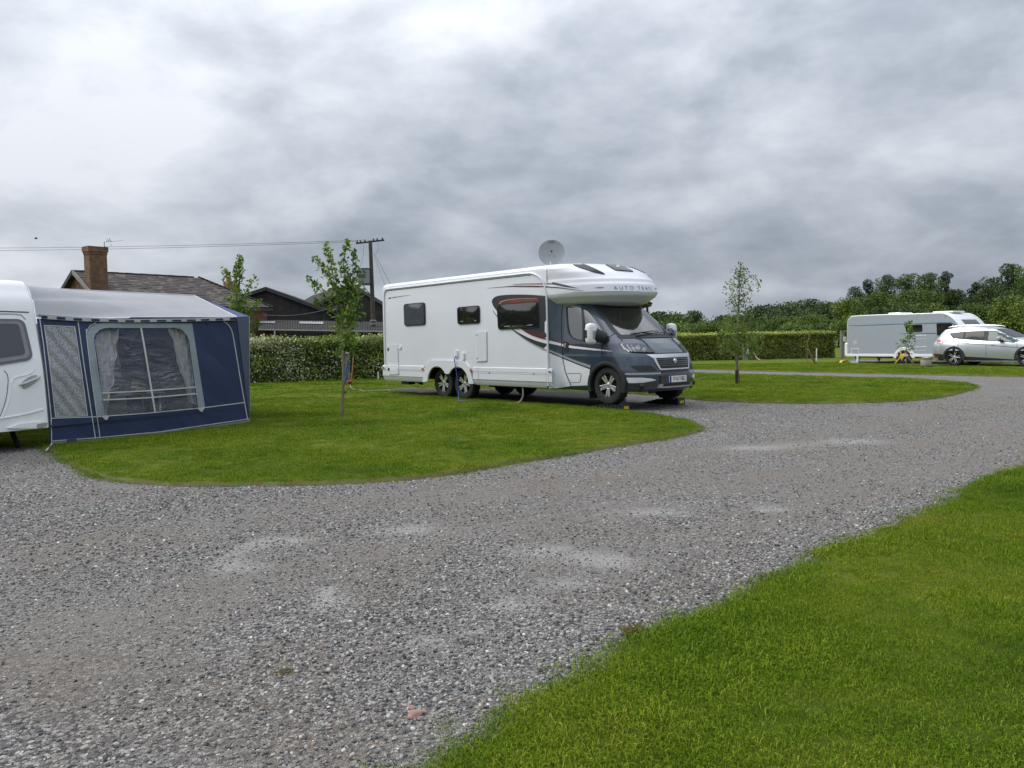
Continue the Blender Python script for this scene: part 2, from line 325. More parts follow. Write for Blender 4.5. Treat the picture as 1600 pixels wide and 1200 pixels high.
# gravel sheet with dust marks
def axis(lo, flo, fhi, hi, fine, coarse):
    return np.unique(np.concatenate([np.arange(lo, flo, coarse), np.arange(flo, fhi, fine), np.arange(fhi, hi + coarse, coarse)]))
xs = axis(-45, -8, 9, 66, .12, 3.0); ys = axis(-12, 2, 13, 45, .12, 2.0)
gx, gy = np.meshgrid(xs, ys); dust = np.zeros_like(gx)
PATCH = [(360, 870, 30, 28), (395, 888, 45, 14), (520, 945, 48, 26), (505, 925, 25, 16), (640, 828, 75, 14), (850, 862, 95, 20), (965, 880, 70, 16), (800, 945, 90, 18), (880, 912, 60, 14), (650, 1005, 60, 22), (450, 845, 60, 14), (1200, 795, 60, 10), (1020, 800, 90, 10), (1180, 700, 90, 8), (750, 985, 40, 12), (1330, 690, 100, 8)]
for (px, py, rx, ry) in PATCH:
    c = gp(px, py); e1 = gp(px + rx, py); e2 = gp(px, py + ry); rX = 1.3 * abs(e1[0] - c[0]); rY = 1.3 * abs(e2[1] - c[1])
    dust += np.clip(1.05 - .85 * np.sqrt(((gx - c[0]) / rX) ** 2 + ((gy - c[1]) / rY) ** 2), 0, .9)
dust = np.clip(dust, 0, 1)
track = np.zeros_like(gx)                     # compacted wheel tracks along the road
for pts in ([(60, 1010), (420, 900), (860, 812), (1250, 735), (1600, 660), (1900, 620)], [(-60, 880), (330, 815), (760, 772), (1150, 708), (1500, 640), (1800, 610)], [(900, 905), (1180, 822), (1420, 742), (1700, 668)]):
    q = np.array(gpx(pts, 12)); dmin = np.full(gx.shape, 9.)
    for a, b in zip(q[:-1], q[1:]):
        ab = b - a; tt = np.clip(((gx - a[0]) * ab[0] + (gy - a[1]) * ab[1]) / (ab @ ab), 0, 1); dmin = np.minimum(dmin, np.hypot(gx - a[0] - tt * ab[0], gy - a[1] - tt * ab[1]))
    track = np.maximum(track, np.exp(-(dmin / .55) ** 2))
nx, ny = len(xs), len(ys)
me = bpy.data.meshes.new('gravel_road'); vv = np.stack([gx.ravel(), gy.ravel(), np.zeros(nx * ny)], 1)
jj, ii = np.meshgrid(np.arange(nx - 1), np.arange(ny - 1)); a0 = (ii * nx + jj).ravel()
me.from_pydata(vv.tolist(), [], np.stack([a0, a0 + 1, a0 + nx + 1, a0 + nx], 1).tolist()); me.materials.append(GRAVEL)
at = me.attributes.new('dust', 'FLOAT', 'POINT'); at.data.foreach_set('value', dust.ravel().astype(np.float32)); at = me.attributes.new('track', 'FLOAT', 'POINT'); at.data.foreach_set('value', track.ravel().astype(np.float32))
road = bpy.data.objects.new('gravel_road', me); COL.objects.link(road); road['kind'] = 'structure'
LZ = .035
SHADEG = mat('shade_darkened_gravel', (.028, .027, .026), .95, scale=70, col2=(.105, .10, .095), bump=.9, bscale=70, detail=3, spec=.1, world_co=True)  # pitch gravel, darkened to paint in the shadow under the motorhome
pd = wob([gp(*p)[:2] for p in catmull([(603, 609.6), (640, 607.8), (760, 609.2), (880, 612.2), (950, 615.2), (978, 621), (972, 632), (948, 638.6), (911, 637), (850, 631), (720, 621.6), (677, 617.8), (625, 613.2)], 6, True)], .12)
P3 = [np.array((p[0], p[1], .004)) for p in pd]; o = MB().add(P3, [tuple(t) for t in tessellate_polygon([[Vector(p) for p in P3]])]).build('shade_darkened_pitch', SHADEG); o['kind'] = 'structure'
def lawn(name, poly):
    o = polysheet(name, offset(poly, -.045), LZ, LAWN)
    ins = offset(poly, -.046); n = len(poly); mb = MB()
    mb.grid([[np.array((*p, .002)) for p in poly] + [np.array((*poly[0], .002))], [np.array((*p, LZ + .001)) for p in ins] + [np.array((*ins[0], LZ + .001))]])
    e = mb.build('lawn_edge', EDGE, o)
    return o
lawn('lawn', lawn_poly); lawn('roadside_lawn', right_poly)
# the pitch under the far caravan and car: a gravel strip laid in the lawn
pp = [gp(*p)[:2] for p in ((1322, 569.5), (1440, 571.5), (1510, 574), (1600, 577.5), (1800, 583), (1800, 572), (1600, 566), (1460, 564), (1330, 563.5))]
pb = MB(); P3 = [np.array((p[0], p[1], LZ + .006)) for p in pp]; pb.add(P3, [tuple(t) for t in tessellate_polygon([[Vector(p) for p in P3]])]); o = pb.build('pitch_gravel', GRAVEL2); o['kind'] = 'structure'

# ================================================================== MOTORHOME
MA = R(41.2); MD = np.array([math.sin(MA), -math.cos(MA), 0]); ML = np.array([math.cos(MA), math.sin(MA), 0]); MO = np.array([2.559, 16.032, 0])
def ml(p):                                   # world -> vehicle frame (x forward, y to its left, z up)
    v = np.asarray(p, float) - MO; return np.array((v @ MD, v @ ML, v[2]))
def mw(p): return MO + MD * p[0] + ML * p[1] + np.array((0, 0, p[2]))
def mside(x, y, w): return ml(on_plane(x, y, MO + ML * w, ML))
WHITE = mat('gelcoat_white', (.68, .69, .735), .28, var=.02, scale=1.5, coat=.35)
WHITE2 = mat('white_plastic', (.74, .745, .77), .35, var=.03)
GREY = mat('graphite_paint', (.042, .062, .086), .30, metal=.35, var=.05, coat=.9)
BLACK = mat('black_plastic', (.014, .015, .016), .5, var=.2, bump=.1)
RUBBER = mat('tyre_rubber', (.016, .016, .017), .75, var=.2, scale=20)
CHROME = mat('silver_trim', (.62, .63, .65), .25, metal=.85, var=.05)
ALLOY = mat('alloy_face', (.72, .73, .74), .25, metal=.8, var=.04); ALLOYD = mat('alloy_pocket', (.02, .02, .022), .4, metal=.3)
WGLASS = mat('acrylic_window', (.016, .015, .016), .04, var=.2, coat=1., spec=1.)
SEAMM = mat('panel_seam', (.03, .033, .036), .6); GREYSEAM = mat('soft_seam', (.28, .30, .31), .5)
DEC_D = mat('decal_charcoal', (.040, .040, .048), .25, var=.1, coat=.5); DEC_R = mat('decal_red', (.16, .018, .02), .25, var=.1, coat=.5); DEC_B = mat('decal_copper', (.20, .055, .035), .25, var=.25, scale=3, coat=.5)
DEC_S = mat('decal_silver', (.30, .31, .33), .3, var=.05, coat=.5); DEC_BR = mat('decal_brown', (.075, .040, .040), .25, var=.2, scale=3, coat=.5)
AMBER = mat('amber_lens', (.45, .10, .015), .2, var=.1, coat=.6); LAMP = mat('headlamp_glass', (.75, .77, .80), .3, metal=.3, var=.25, scale=14, coat=1.)
DARKU = mat('underbody', (.012, .012, .013), .8, var=.3)
CABGLASS = glass_mat('cab_glass', (.55, .66, .62), .16, .75)

class Shell:
    """lofted from horizontal slices: (z, xf, xs, W, n), plan outline a superellipse x=xs..xf, straight sides back to xb"""
    def __init__(s, levels, xb, flare=None, cols=30, side=16, sub=4):
        s.lv = np.array(levels, float); s.xb = xb; s.flare = flare
        zs = []
        for i in range(len(levels) - 1): zs += list(np.linspace(levels[i][0], levels[i + 1][0], sub, endpoint=False))
        zs.append(levels[-1][0]); s.zs = zs; rows = []
        for z in zs:
            zz, xf, x0, W, n = s.par(z); half = []
            for k in range(side): half.append((xb + (x0 - xb) * k / side, s.width(xb + (x0 - xb) * k / side, W)))
            for k in range(cols + 1):
                th = PI / 2 * (1 - k / cols); c, sn = abs(math.cos(th)), abs(math.sin(th)); half.append((x0 + (xf - x0) * c ** (2 / n), W * sn ** (2 / n)))
            rows.append([np.array((x, -y, z)) for x, y in half] + [np.array((x, y, z)) for x, y in half[-2::-1]])
        s.rows = rows
    def width(s, x, W):
        if s.flare and x < s.flare[0]:
            t = min(1, (s.flare[0] - x) / (s.flare[0] - s.xb)); return W + (s.flare[1] - W) * (t * t * (3 - 2 * t))
        return W
    def par(s, z):
        L = s.lv; return [z] + [float(np.interp(z, L[:, 0], L[:, k])) for k in range(1, 5)]
    def mesh(s, hole=None):
        mb = MB(); n = len(s.rows[0]); vs = [p for r in s.rows for p in r]; fs = []
        for i in range(len(s.rows) - 1):
            for j in range(n - 1):
                q = (i * n + j, i * n + j + 1, (i + 1) * n + j + 1, (i + 1) * n + j); c = sum(vs[k] for k in q) / 4
                if hole and hole(c): continue
                fs.append(q)
        return mb.add(vs, fs)
    def bvh(s, world=True):
        mb = s.mesh(); return BVHTree.FromPolygons([tuple(mw(v)) for v in mb.v], mb.f)
CAB = Shell([(.36, .84, .15, .97, 2.5), (.42, .91, .18, 1.005, 2.5), (.50, .925, .2, 1.02, 2.5), (.66, .925, .2, 1.03, 2.5), (.78, .90, .18, 1.03, 2.5), (.93, .865, .1, 1.03, 2.55), (1.03, .835, .03, 1.03, 2.6), (1.08, .80, 0, 1.025, 2.65), (1.16, .715, -.08, 1.02, 2.7), (1.28, .575, -.16, 1.015, 2.8),
             (1.38, .44, -.28, 1.005, 2.8), (1.46, .345, -.38, .995, 2.75), (1.7, .04, -.62, .965, 2.7), (2.0, -.345, -.95, .92, 2.65), (2.12, -.50, -1.05, .90, 2.6), (2.20, -.62, -1.1, .88, 2.5)], -1.46, (-1.12, 1.165), cols=44, side=26, sub=5)
OVER = Shell([(2.03, -.36, -1.3, .86, 2.), (2.07, -.17, -1.25, .96, 2.), (2.10, -.05, -1.2, 1.03, 2.), (2.16, .05, -1.2, 1.09, 2.), (2.215, .145, -1.2, 1.145, 2.), (2.24, .165, -1.2, 1.16, 2.), (2.285, .187, -1.2, 1.178, 2.), (2.30, .187, -1.2, 1.178, 2.05),
              (2.445, .135, -1.2, 1.177, 2.05), (2.465, .115, -1.2, 1.172, 2.05), (2.49, .082, -1.2, 1.166, 2.05), (2.555, .042, -1.2, 1.162, 2.05), (2.58, .0, -1.2, 1.155, 2.05), (2.71, -.19, -1.2, 1.165, 2.1), (2.80, -.42, -1.25, 1.165, 2.1), (2.86, -.60, -1.3, 1.14, 2.1), (2.895, -.73, -1.35, 1.08, 2.), (2.925, -.95, -1.5, .78, 2.), (2.945, -1.15, -1.55, .5, 2.), (2.955, -1.35, -1.6, .02, 2.)], -1.62, None, cols=40, side=10, sub=4)
# habitation body: cross-sections along x
XR, XF, BW, ZF, ZR = -7.72, -1.42, 1.175, .76, 2.905
def body_section(ins, drop, n=8):
    h = [(BW - ins, ZF)]; r = .13
    for k in range(n + 1):
        a = PI / 2 * k / n; h.append((BW - ins - r * 1.3 * (1 - math.cos(a)), ZR - drop - r + r * math.sin(a)))
    h += [(.6, ZR - drop + .012), (0, ZR - drop + .02)]
    return [(-y, z) for y, z in h] + [(y, z) for y, z in h[-2::-1]]
brow = []
for k in range(9):
    a = PI / 2 * k / 8; brow.append((XR + .26 * (1 - math.sin(a)) * .55, .10 * (1 - math.sin(a)) ** 1.0 * (1 if k else 1), .27 * (1 - math.sin(a)) ** 1.3))
brow = [(XR + .15 * (1 - math.cos(PI / 2 * k / 8)), .10 * (1 - math.sin(PI / 2 * k / 8)), .28 * (1 - math.sin(PI / 2 * k / 8)) ** 1.2) for k in range(9)]
brow += [(x, 0, 0) for x in np.linspace(XR + .3, XF, 10)]
bodymb = MB(); bodymb.grid([[np.array((x, y, z)) for y, z in body_section(i_, d_)] for x, i_, d_ in brow])
sec0 = [np.array((brow[0][0], y, z)) for y, z in body_section(brow[0][1], brow[0][2])]; bodymb.add(sec0, [tuple(range(len(sec0)))])
bodymb.add([(XR + .02, -1.15, ZF), (XF, -1.15, ZF), (XF, 1.15, ZF), (XR + .02, 1.15, ZF)], [(0, 1, 2, 3)])
mh = thing('motorhome', 'large white and graphite coachbuilt motorhome with overcab parked across the lawn', 'motorhome', MO, MA - PI / 2)
bvh_body = BVHTree.FromPolygons([tuple(mw(v)) for v in bodymb.v], bodymb.f)
bvh_cab, bvh_over = CAB.bvh(), OVER.bvh()
SKX = 1.198
skmb = MB().add([(XR, -SKX, .40), (-1.0, -SKX, .40), (-1.0, -SKX, .79), (XR, -SKX, .79)], [(0, 1, 2, 3)]); bvh_sk = BVHTree.FromPolygons([tuple(mw(v)) for v in skmb.v], skmb.f)

def cast(px, py, trees):
    d = Vector(ray(px, py)).normalized(); best = None
    for t in trees:
        h = t.ray_cast(Vector(CO), d)
        if h[0] is not None and (best is None or h[3] < best[3]): best = h
    return best
def decal(name, poly, trees, m, parent, off=.003, step=6., back=.006, mirror=False, inv=ml, smooth=True, dense=True, bulge=0.):
    """a panel of its own outline laid on the surface it belongs to; outline given in photo pixels"""
    P = [np.array(p, float) for p in poly]; B = []
    for i in range(len(P)):
        a, b = P[i], P[(i + 1) % len(P)]; k = max(1, int(np.linalg.norm(b - a) / step)); B += [a + (b - a) * t / k for t in range(k)]
    nb = len(B); pts = [Vector(p) for p in B]; lo = np.min(B, 0); hi = np.max(B, 0)
    if dense:
        g = np.array([(x, y) for x in np.arange(lo[0] + step / 2, hi[0], step) for y in np.arange(lo[1] + step / 2, hi[1], step)])
        if len(g):
            g = g[inside(g, B)]; bb = np.array(B)
            for q in g:
                if np.min(np.hypot(bb[:, 0] - q[0], bb[:, 1] - q[1])) > step * .35: pts.append(Vector(q))
    vo, eo, fo, ov, oe, of = delaunay_2d_cdt(pts, [(i, (i + 1) % nb) for i in range(nb)], [], 1, 1e-5)
    front, backv, ok = [], [], []
    for v in vo:
        h = cast(v.x, v.y, trees)
        if h is None: front.append(None); backv.append(None); continue
        n = h[1] if h[1].dot(Vector(CO) - h[0]) > 0 else -h[1]
        bu = bulge * (1 - ((v.x - lo[0]) / (hi[0] - lo[0]) * 2 - 1) ** 2) * (1 - ((v.y - lo[1]) / (hi[1] - lo[1]) * 2 - 1) ** 2) if bulge else 0.
        front.append(inv(np.array(h[0] + n * (off + bu)))); backv.append(inv(np.array(h[0] - n * back)))
    fs = [f for f in fo if all(front[i] is not None for i in f)]
    used = sorted({i for f in fs for i in f}); mp_ = {i: k for k, i in enumerate(used)}
    ed = {}
    for f in fs:
        for k in range(len(f)): e = (f[k], f[(k + 1) % len(f)]); ed[tuple(sorted(e))] = ed.get(tuple(sorted(e)), 0) + 1
    rim = [e for e, c in ed.items() if c == 1]; nf = len(used)
    vs = [front[i] for i in used] + [backv[i] for i in used]
    F_ = [tuple(mp_[i] for i in f) for f in fs] + [(mp_[a], mp_[b], nf + mp_[b], nf + mp_[a]) for a, b in rim]
    if not F_: print('EMPTY DECAL', name); return None
    o = MB().add(vs, F_).build(name, m, parent, smooth=smooth, angle=50)
    if mirror:
        MB().add([(x, -y, z_) for x, y, z_ in vs], F_).build(name, m, parent, smooth=smooth, angle=50)
    return o
def strip(pts, w):
    pts = [np.array(p, float) for p in pts]; a, b = [], []
    for i, p in enumerate(pts):
        t = pts[min(i + 1, len(pts) - 1)] - pts[max(i - 1, 0)]; t /= np.linalg.norm(t); n = np.array((-t[1], t[0])); ww = (w[i] if hasattr(w, '__len__') else w) / 2; a.append(p + n * ww); b.append(p - n * ww)
    return a + b[::-1]
def line(name, pts, w, trees, m, parent, off=.0025, mirror=False): return decal(name, strip(pts, w), trees, m, parent, off, 5., .004, mirror, dense=False)
def rrect(x0, y0, x1, y1, r, skew=0., n=4):
    """rounded quad in pixels, given by left-top, right-bottom and the rise of its right side"""
    out = []
    for cx, cy, a0 in ((x1 - r, y0 + r, -90), (x1 - r, y1 - r, 0), (x0 + r, y1 - r, 90), (x0 + r, y0 + r, 180)):
        for k in range(n + 1):
            a = R(a0 + 90 * k / n); x, y = cx + r * math.cos(a), cy + r * math.sin(a); out.append((x, y))
    return out
def quad_rr(q, r, n=4):
    """rounded polygon through 4 pixel corners"""
    q = [np.array(p, float) for p in q]; out = []
    for i in range(len(q)):
        p, a, b = q[i], q[i - 1] - q[i], q[(i + 1) % len(q)] - q[i]; rr = min(r, np.linalg.norm(a) / 2, np.linalg.norm(b) / 2); s, e = p + a / np.linalg.norm(a) * rr, p + b / np.linalg.norm(b) * rr
        for k in range(n + 1):
            t = k / n; out.append((1 - t) ** 2 * s + 2 * t * (1 - t) * p + t * t * e)
    return out
def shrink(poly, d):
    P = [np.array(p, float) for p in poly]; c = sum(P) / len(P); n = len(P); out = []
    for i in range(n):
        t = P[(i + 1) % n] - P[i - 1]; t /= np.linalg.norm(t) + 1e-9; nn = np.array((-t[1], t[0])); nn = nn if nn @ (c - P[i]) > 0 else -nn; out.append(P[i] + nn * d)
    return out

# ---- shells
bodymb.build('body', WHITE, mh, smooth=True, angle=45)
DOORWIN = [(884, 479.5), (889, 478.6), (910, 479), (917, 482), (924, 489), (935, 503), (945, 519), (949, 527), (946, 532), (938, 534.5), (911, 533.5), (902, 532), (893, 528), (888, 521), (886, 510)]
dwl = [ml(np.array(cast(x, y, [bvh_cab])[0])) for x, y in shrink(DOORWIN, 1.2)]; dwp = [(p[0], p[2]) for p in dwl]
def ws_half(z): return np.interp(z, [1.40, 1.47, 1.6, 2.02], [.80, .83, .815, .70])
def cab_hole(c):
    x, y, z_ = c
    if (x - .035) ** 2 + (z_ - .465) ** 2 < .415 ** 2 and abs(y) > .8: return True
    if abs(y) > .86 and inside(np.array([[x, z_]]), dwp)[0] and x < .12: return True
    return 1.43 < z_ < 2.03 and abs(y) < ws_half(z_) - .02 and x > -1
CAB.mesh(cab_hole).build('cab', GREY, mh, smooth=True, angle=60)
OVER.mesh().build('overcab', WHITE, mh, smooth=True, angle=28)
T_C, T_O, T_B, T_S = [bvh_cab], [bvh_over], [bvh_body], [bvh_sk]
# ---- skirts: extruded along x, profile (y, z)
prof = [(1.172, .792), (1.198, .778), (1.200, .66), (1.196, .655), (1.197, .515), (1.180, .498), (1.165, .44), (1.13, .385), (1.06, .375)]
def skirt(x0, x1, sgn, name='skirt'):
    return MB().grid([[np.array((x, sgn * y, z_)) for y, z_ in prof] for x in (x0, x1)]).build(name, WHITE, mh, smooth=True, angle=20)
for sgn in (-1, 1):
    skirt(XR + .05, -5.80, sgn); skirt(-3.87, -1.455, sgn); skirt(-1.45, -1.28, sgn)
MB().box((XR - .02, -1.12, .40), (XR + .12, 1.12, .80)).build('rear_bumper', WHITE, mh, bevel=.04)
# double wheel-arch trim
def arch(sgn):
    out = [(-5.845, .385), (-5.79, .60), (-5.68, .80), (-5.52, .915), (-5.40, .935), (-4.28, .935), (-4.14, .91), (-4.0, .80), (-3.90, .60), (-3.845, .405), (-3.97, .40)]
    inn = [(-4.414 + .405 * math.cos(a), .385 + .405 * math.sin(a)) for a in np.linspace(R(4), R(145), 16)] + [(-4.80, .61), (-4.85, .61)] + [(-5.233 + .405 * math.cos(a), .385 + .405 * math.sin(a)) for a in np.linspace(R(35), R(176), 16)]
    poly = [np.array((x, sgn * 1.17, z_)) for x, z_ in out + inn]
    MB().prism(poly, (0, sgn * .045, 0)).build('wheel_arch', WHITE, mh, bevel=.012)
arch(-1); arch(1)
for sgn in (-1, 1):
    MB().box((-5.75, sgn * .55, .42), (-3.9, sgn * 1.12, .95)).build('wheel_well', DARKU, mh) if False else None
# ---- underside
ub = MB().box((-7.3, -.76, .52), (-.5, .76, .745)); ub.box((-7.3, -1.05, .56), (-5.75, 1.05, .745)); ub.box((-3.9, -1.05, .56), (-1.5, 1.05, .745)); ub.box((-.5, -.7, .45), (.3, .7, .8)); ub.box((-7.0, -.5, .42), (-5.8, .5, .55)); ub.box((-3.6, -.95, .33), (-2.7, -.1, .55)); ub.box((-2.3, -.8, .34), (-1.5, .3, .55)); ub.box((-1.5, -.9, .40), (-.5, .9, .55)); ub.box((-5.3, -.85, .34), (-5.16, .85, .44)); ub.box((-4.48, -.85, .34), (-4.34, .85, .44)); ub.box((-.1, -.8, .42), (.1, .8, .5)); ub.box((.25, -.8, .36), (.7, .8, .6)); ub.tube([(-6.55, -1.0, .44), (-6.25, -1.0, .36), (-6.2, -.95, .34)], .05)
ub.box((-6.95, -1.1, .30), (-6.62, -.9, .42))
ub.build('underbody', DARKU, mh)
# ---- wheels
def wheel(x, sgn, z_, d=.73, name='wheel', parent=None, rr=.225, spin=0., yo=.985, w=.215, sw=.043):
    e = bpy.data.objects.new(name, None); COL.objects.link(e); e.parent = parent or mh; e.location = (x, sgn * yo, z_); r = d / 2; s = sgn
    tp = [(rr + .005, -.02), (rr + .02, .004), (r * .80, .012), (r * .94, .004), (r * .985, -.012), (r, -.035), (r, -w + .035), (r * .97, -w + .01), (r * .8, -w), (rr, -w + .01)]
    mb = MB(); mb.lathe([(a, b * s) for a, b in tp], (0, 0, 0), (0, 1, 0), 40)
    for k in range(44):                                       # tread blocks
        a = 2 * PI * k / 44; c, sn = math.cos(a), math.sin(a); mb.obox((c * (r + .002), s * (-w * .5 + (.05 if k % 2 else -.05)), sn * (r + .002)), (-sn * .015, 0, c * .015), (0, .05, 0), (c * .005, 0, sn * .005))
    mb.build('tyre', RUBBER, e, smooth=True, angle=35)
    mb = MB(); mb.lathe([(rr + .008, -.02 * s), (rr + .004, -.006 * s), (rr - .012, -.012 * s), (rr - .02, -.07 * s), (.05, -.08 * s), (0.001, -.075 * s)], (0, 0, 0), (0, 1, 0), 40)
    rim = mb.build('rim', ALLOYD, e, smooth=True, angle=35)
    mb = MB()
    for k in range(5):
        a = 2 * PI * k / 5 + spin
        for da in (-.17, .17):
            p0 = np.array((.055 * math.cos(a + da * 1.6), -.028 * s, .055 * math.sin(a + da * 1.6))); p1 = np.array(((rr - .012) * math.cos(a + da * .95), -.012 * s, (rr - .012) * math.sin(a + da * .95)))
            mb.bar(p0, p1, sw, .022, (0, 1, 0))
    mb.lathe([(.062, -.03 * s), (.06, -.018 * s), (.03, -.012 * s), (.001, -.012 * s)], (0, 0, 0), (0, 1, 0), 20)
    sp = mb.build('spoke', ALLOY, rim, bevel=.004)
    return e
for sgn in (-1, 1):
    wheel(.036, sgn, .472, spin=.35 * sgn); wheel(-5.233, sgn, .38, .73, spin=.9, yo=1.03); wheel(-4.414, sgn, .38, .73, spin=1.25, yo=1.03)
# ---- front wheel arch trims and lip
def arc_trim(sgn):
    mb = MB(); ri, ro = .40, .475; rows = []
    for a in np.linspace(R(-14), R(196), 40):
        c, sn = math.cos(a), math.sin(a); rows.append([np.array((.035 + rad * c, sgn * yy, .465 + rad * sn)) for rad, yy in ((ri - .01, .93), (ri, 1.045), (ri + .03, 1.058), (ro, 1.045), (ro + .008, 1.0))])
    mb.grid(rows).build('arch_lip', BLACK, mh, smooth=True, angle=50)
arc_trim(-1); arc_trim(1)
for sgn in (-1, 1): MB().box((-.42, sgn * .80, .20), (-.395, sgn * 1.03, .55)).build('mud_flap', BLACK, mh)
# ---- side rail trim
rail = [(602.3, 569), (601.5, 530), (600.8, 490), (600.5, 462), (602, 455.5), (607, 451.8), (640, 448), (730, 437.6), (800, 429.8), (826, 427), (836, 428.5), (846, 436), (851, 447), (854, 465), (855, 500), (856, 545), (856.7, 577), (857, 603)]
rp = []
for x, y in rail:
    h = mside(x, y, -1.182); rp.append(h)
MB().tube(catmull(rp, 4), .024, 8, flat=.8).build('side_rail', WHITE, mh, smooth=True)
MB().tube([(p[0], -p[1], p[2]) for p in catmull(rp, 4)], .024, 8).build('side_rail', WHITE, mh, smooth=True)
line('seam', [(605, 454.6), (700, 443.6), (829, 429.9)], .9, T_B, SEAMM, mh); line('seam', [(607, 448.6), (700, 437.2), (826, 423.2), (866, 418.7)], .45, T_B, GREYSEAM, mh)
# ---- side windows
BLIND = mat('blinded_window', (.075, .082, .10), .05, var=.1, coat=.6, spec=.8)
for q, lab in ((((631.5, 475.2), (664.5, 472.2), (665.4, 507.6), (632.8, 509.6)), 'rear'), (((715, 480.2), (749.8, 477.0), (750.6, 505.0), (716, 507.2)), 'mid'), (((777, 475.6), (841, 470.3), (842.6, 511.6), (779.3, 515.2)), 'front')):
    qq = quad_rr(q, 4.2, 5)
    w = decal('window', qq, T_B, BLACK, mh, .022, 4.)
    decal('pane', quad_rr(shrink(q, 1.9), 3.2, 5), T_B, WGLASS if lab != 'rear' else BLIND, w, .031, 2.5, .0, bulge=.009)
    a, b = np.array(q[3]), np.array(q[2]); 
    for t0, t1 in (((.16, .30), (.36, .62), (.68, .86)) if lab != 'rear' else ((.24, .30), (.74, .82))):
        decal('stay', strip([a + (b - a) * t0 + (0, -4.6), a + (b - a) * t1 + (0, -4.6)], 1.3), T_B, DEC_S if lab != 'rear' else BLACK, w, .034, 4., .0, dense=False)
# ---- hatches, boxes, lights
def frame_hatch(name, q, trees, off, m=WHITE2, gap=1.6):
    h = decal(name, quad_rr(q, 2.2, 3), trees, m, mh, off, 5.); decal('panel', quad_rr(shrink(q, gap), 1.5, 3), trees, WHITE, h, off + .004, 5., .0)
    pts = [np.array(p, float) for p in q]; decal('seam', strip([pts[2] + (.5, .1), pts[1] + (.5, .6)], .7), trees, GREYSEAM, h, .002, 5., dense=False); decal('seam', strip([pts[3] + (.6, .6), pts[2] + (.5, .5)], .7), trees, GREYSEAM, h, .002, 5., dense=False); return h
h = frame_hatch('gas_hatch', [(743.6, 518.6), (760.6, 517.2), (761.2, 564.6), (744.6, 565.2)], T_B, .018)
for p in ((745.7, 523.5), (746.8, 559.6)): decal('latch', rrect(p[0] - 1, p[1] - 1, p[0] + 1, p[1] + 1, .6), T_B, GREYSEAM, h, .028, 2., .0)
T_BS = [bvh_body, bvh_sk]
h = frame_hatch('locker_door', [(606.4, 538.2), (621.4, 537.6), (623.2, 585.0), (607.6, 585.6)], T_BS, .008, WHITE2, .8)
for p in ((607.3, 545.8), (608.1, 577)): decal('hinge', rrect(p[0] - 1.1, p[1] - 2.2, p[0] + 1.1, p[1] + 2.2, .6), T_BS, BLACK, h, .02, 2., .0)
for q, nm in (((711.2, 547.2, 715.6, 558.5), 'socket_box'), ((721.9, 550.6, 726.4, 562.2), 'socket_box')):
    decal(nm, rrect(*q, 1.0), T_B, WHITE2, mh, .04, 3.)
decal('filler_cap', rrect(622.6, 539.5, 627.2, 545.6, 2.2), T_B, WHITE2, mh, .02, 2.)
for (x, y) in ((599.6, 574.6), (661.2, 576.4), (736.4, 578.0), (859.6, 580.6)):
    h = decal('marker_light', rrect(x - 2.9, y - 2.0, x + 2.9, y + 2.0, 1.5), T_S, WHITE2, mh, .012, 2.); decal('lens', rrect(x - 1.9, y - 1.4, x + 1.9, y + 1.4, 1.2), T_S, AMBER, h, .02, 2., .0)
for pts in ([(624, 577.2), (660, 578.6)], [(739, 580.2), (854, 583.2)]): line('seam', pts, .6, T_S, GREYSEAM, mh)
for pts in ([(746.6, 573.8), (748.2, 598)], [(855.3, 576.6), (856.8, 600)], [(734, 581), (739, 598)]): line('seam', pts, .35, T_S, GREYSEAM, mh)
for p in ((764.7, 582.6), (833.8, 584.4)): decal('fixing', rrect(p[0] - .9, p[1] - .9, p[0] + .9, p[1] + .9, .6), T_S, SEAMM, mh, .004, 2.)
# ---- graphics on the body side
def dec(poly, m, trees=T_B, off=.003, name='decal'): return decal(name, poly, trees, m, mh, off, 5.)
sw = catmull([(853.6, 462.5), (830, 460.6), (807, 460.2), (785, 461.2), (774, 463.8), (769, 469), (769.3, 474), (772, 480), (777, 486), (787, 495), (800, 505), (817, 515.4), (834, 524.4), (856, 530.6)], 4)
dec(sw, DEC_D)
dec(catmull([(849, 464.0), (820, 463.4), (790, 464.6), (777, 468.2), (772.6, 473), (774.5, 479)], 4) + [(777.6, 482), (778.5, 474), (786, 468.6), (805, 466.4), (846, 466.4)], DEC_BR, off=.005)
dec(catmull([(842, 466.4), (812, 466.0), (790, 468.4), (780, 472.4), (778.2, 477.8)], 4) + [(842, 473.0)], DEC_B, off=.007)
dec(catmull([(780.4, 475), (783, 470.8), (796, 467.6), (818, 466.2), (840, 466.2)], 4) + catmull([(840, 466.8), (818, 467.0), (797, 468.6), (784.6, 471.8), (782.0, 475.0)], 4), DEC_S, off=.009)
dec([(816.6, 514.6), (834, 519.6), (855.6, 517), (856, 529.0), (842, 526.4), (830, 521.8)], DEC_BR, off=.005)
dec(catmull([(814.5, 514.2), (826, 521.5), (840, 527.2), (856.2, 531.4)], 4) + catmull([(856.2, 529.6), (841, 525.4), (828, 519.8), (817.5, 514)], 4), DEC_R, off=.009)
dec(catmull([(799.5, 513.8), (812.7, 521), (822.4, 526), (833.7, 531), (845, 534.6), (856, 537.4)], 4) + catmull([(856, 550.6), (842.5, 543.8), (825, 534), (810, 523.4), (797, 512)], 4), DEC_D)
dec(catmull([(800.5, 515.4), (815, 525.8), (830, 535.2), (845, 542.4), (856, 546.6)], 4) + catmull([(856, 549.4), (843, 543.8), (827, 535), (812, 524.8), (799.5, 515)], 4), DEC_S, off=.006)
dec(strip([(769.8, 484), (772.5, 489), (777, 494.6)], [.3, .9, 1.2]), DEC_D)
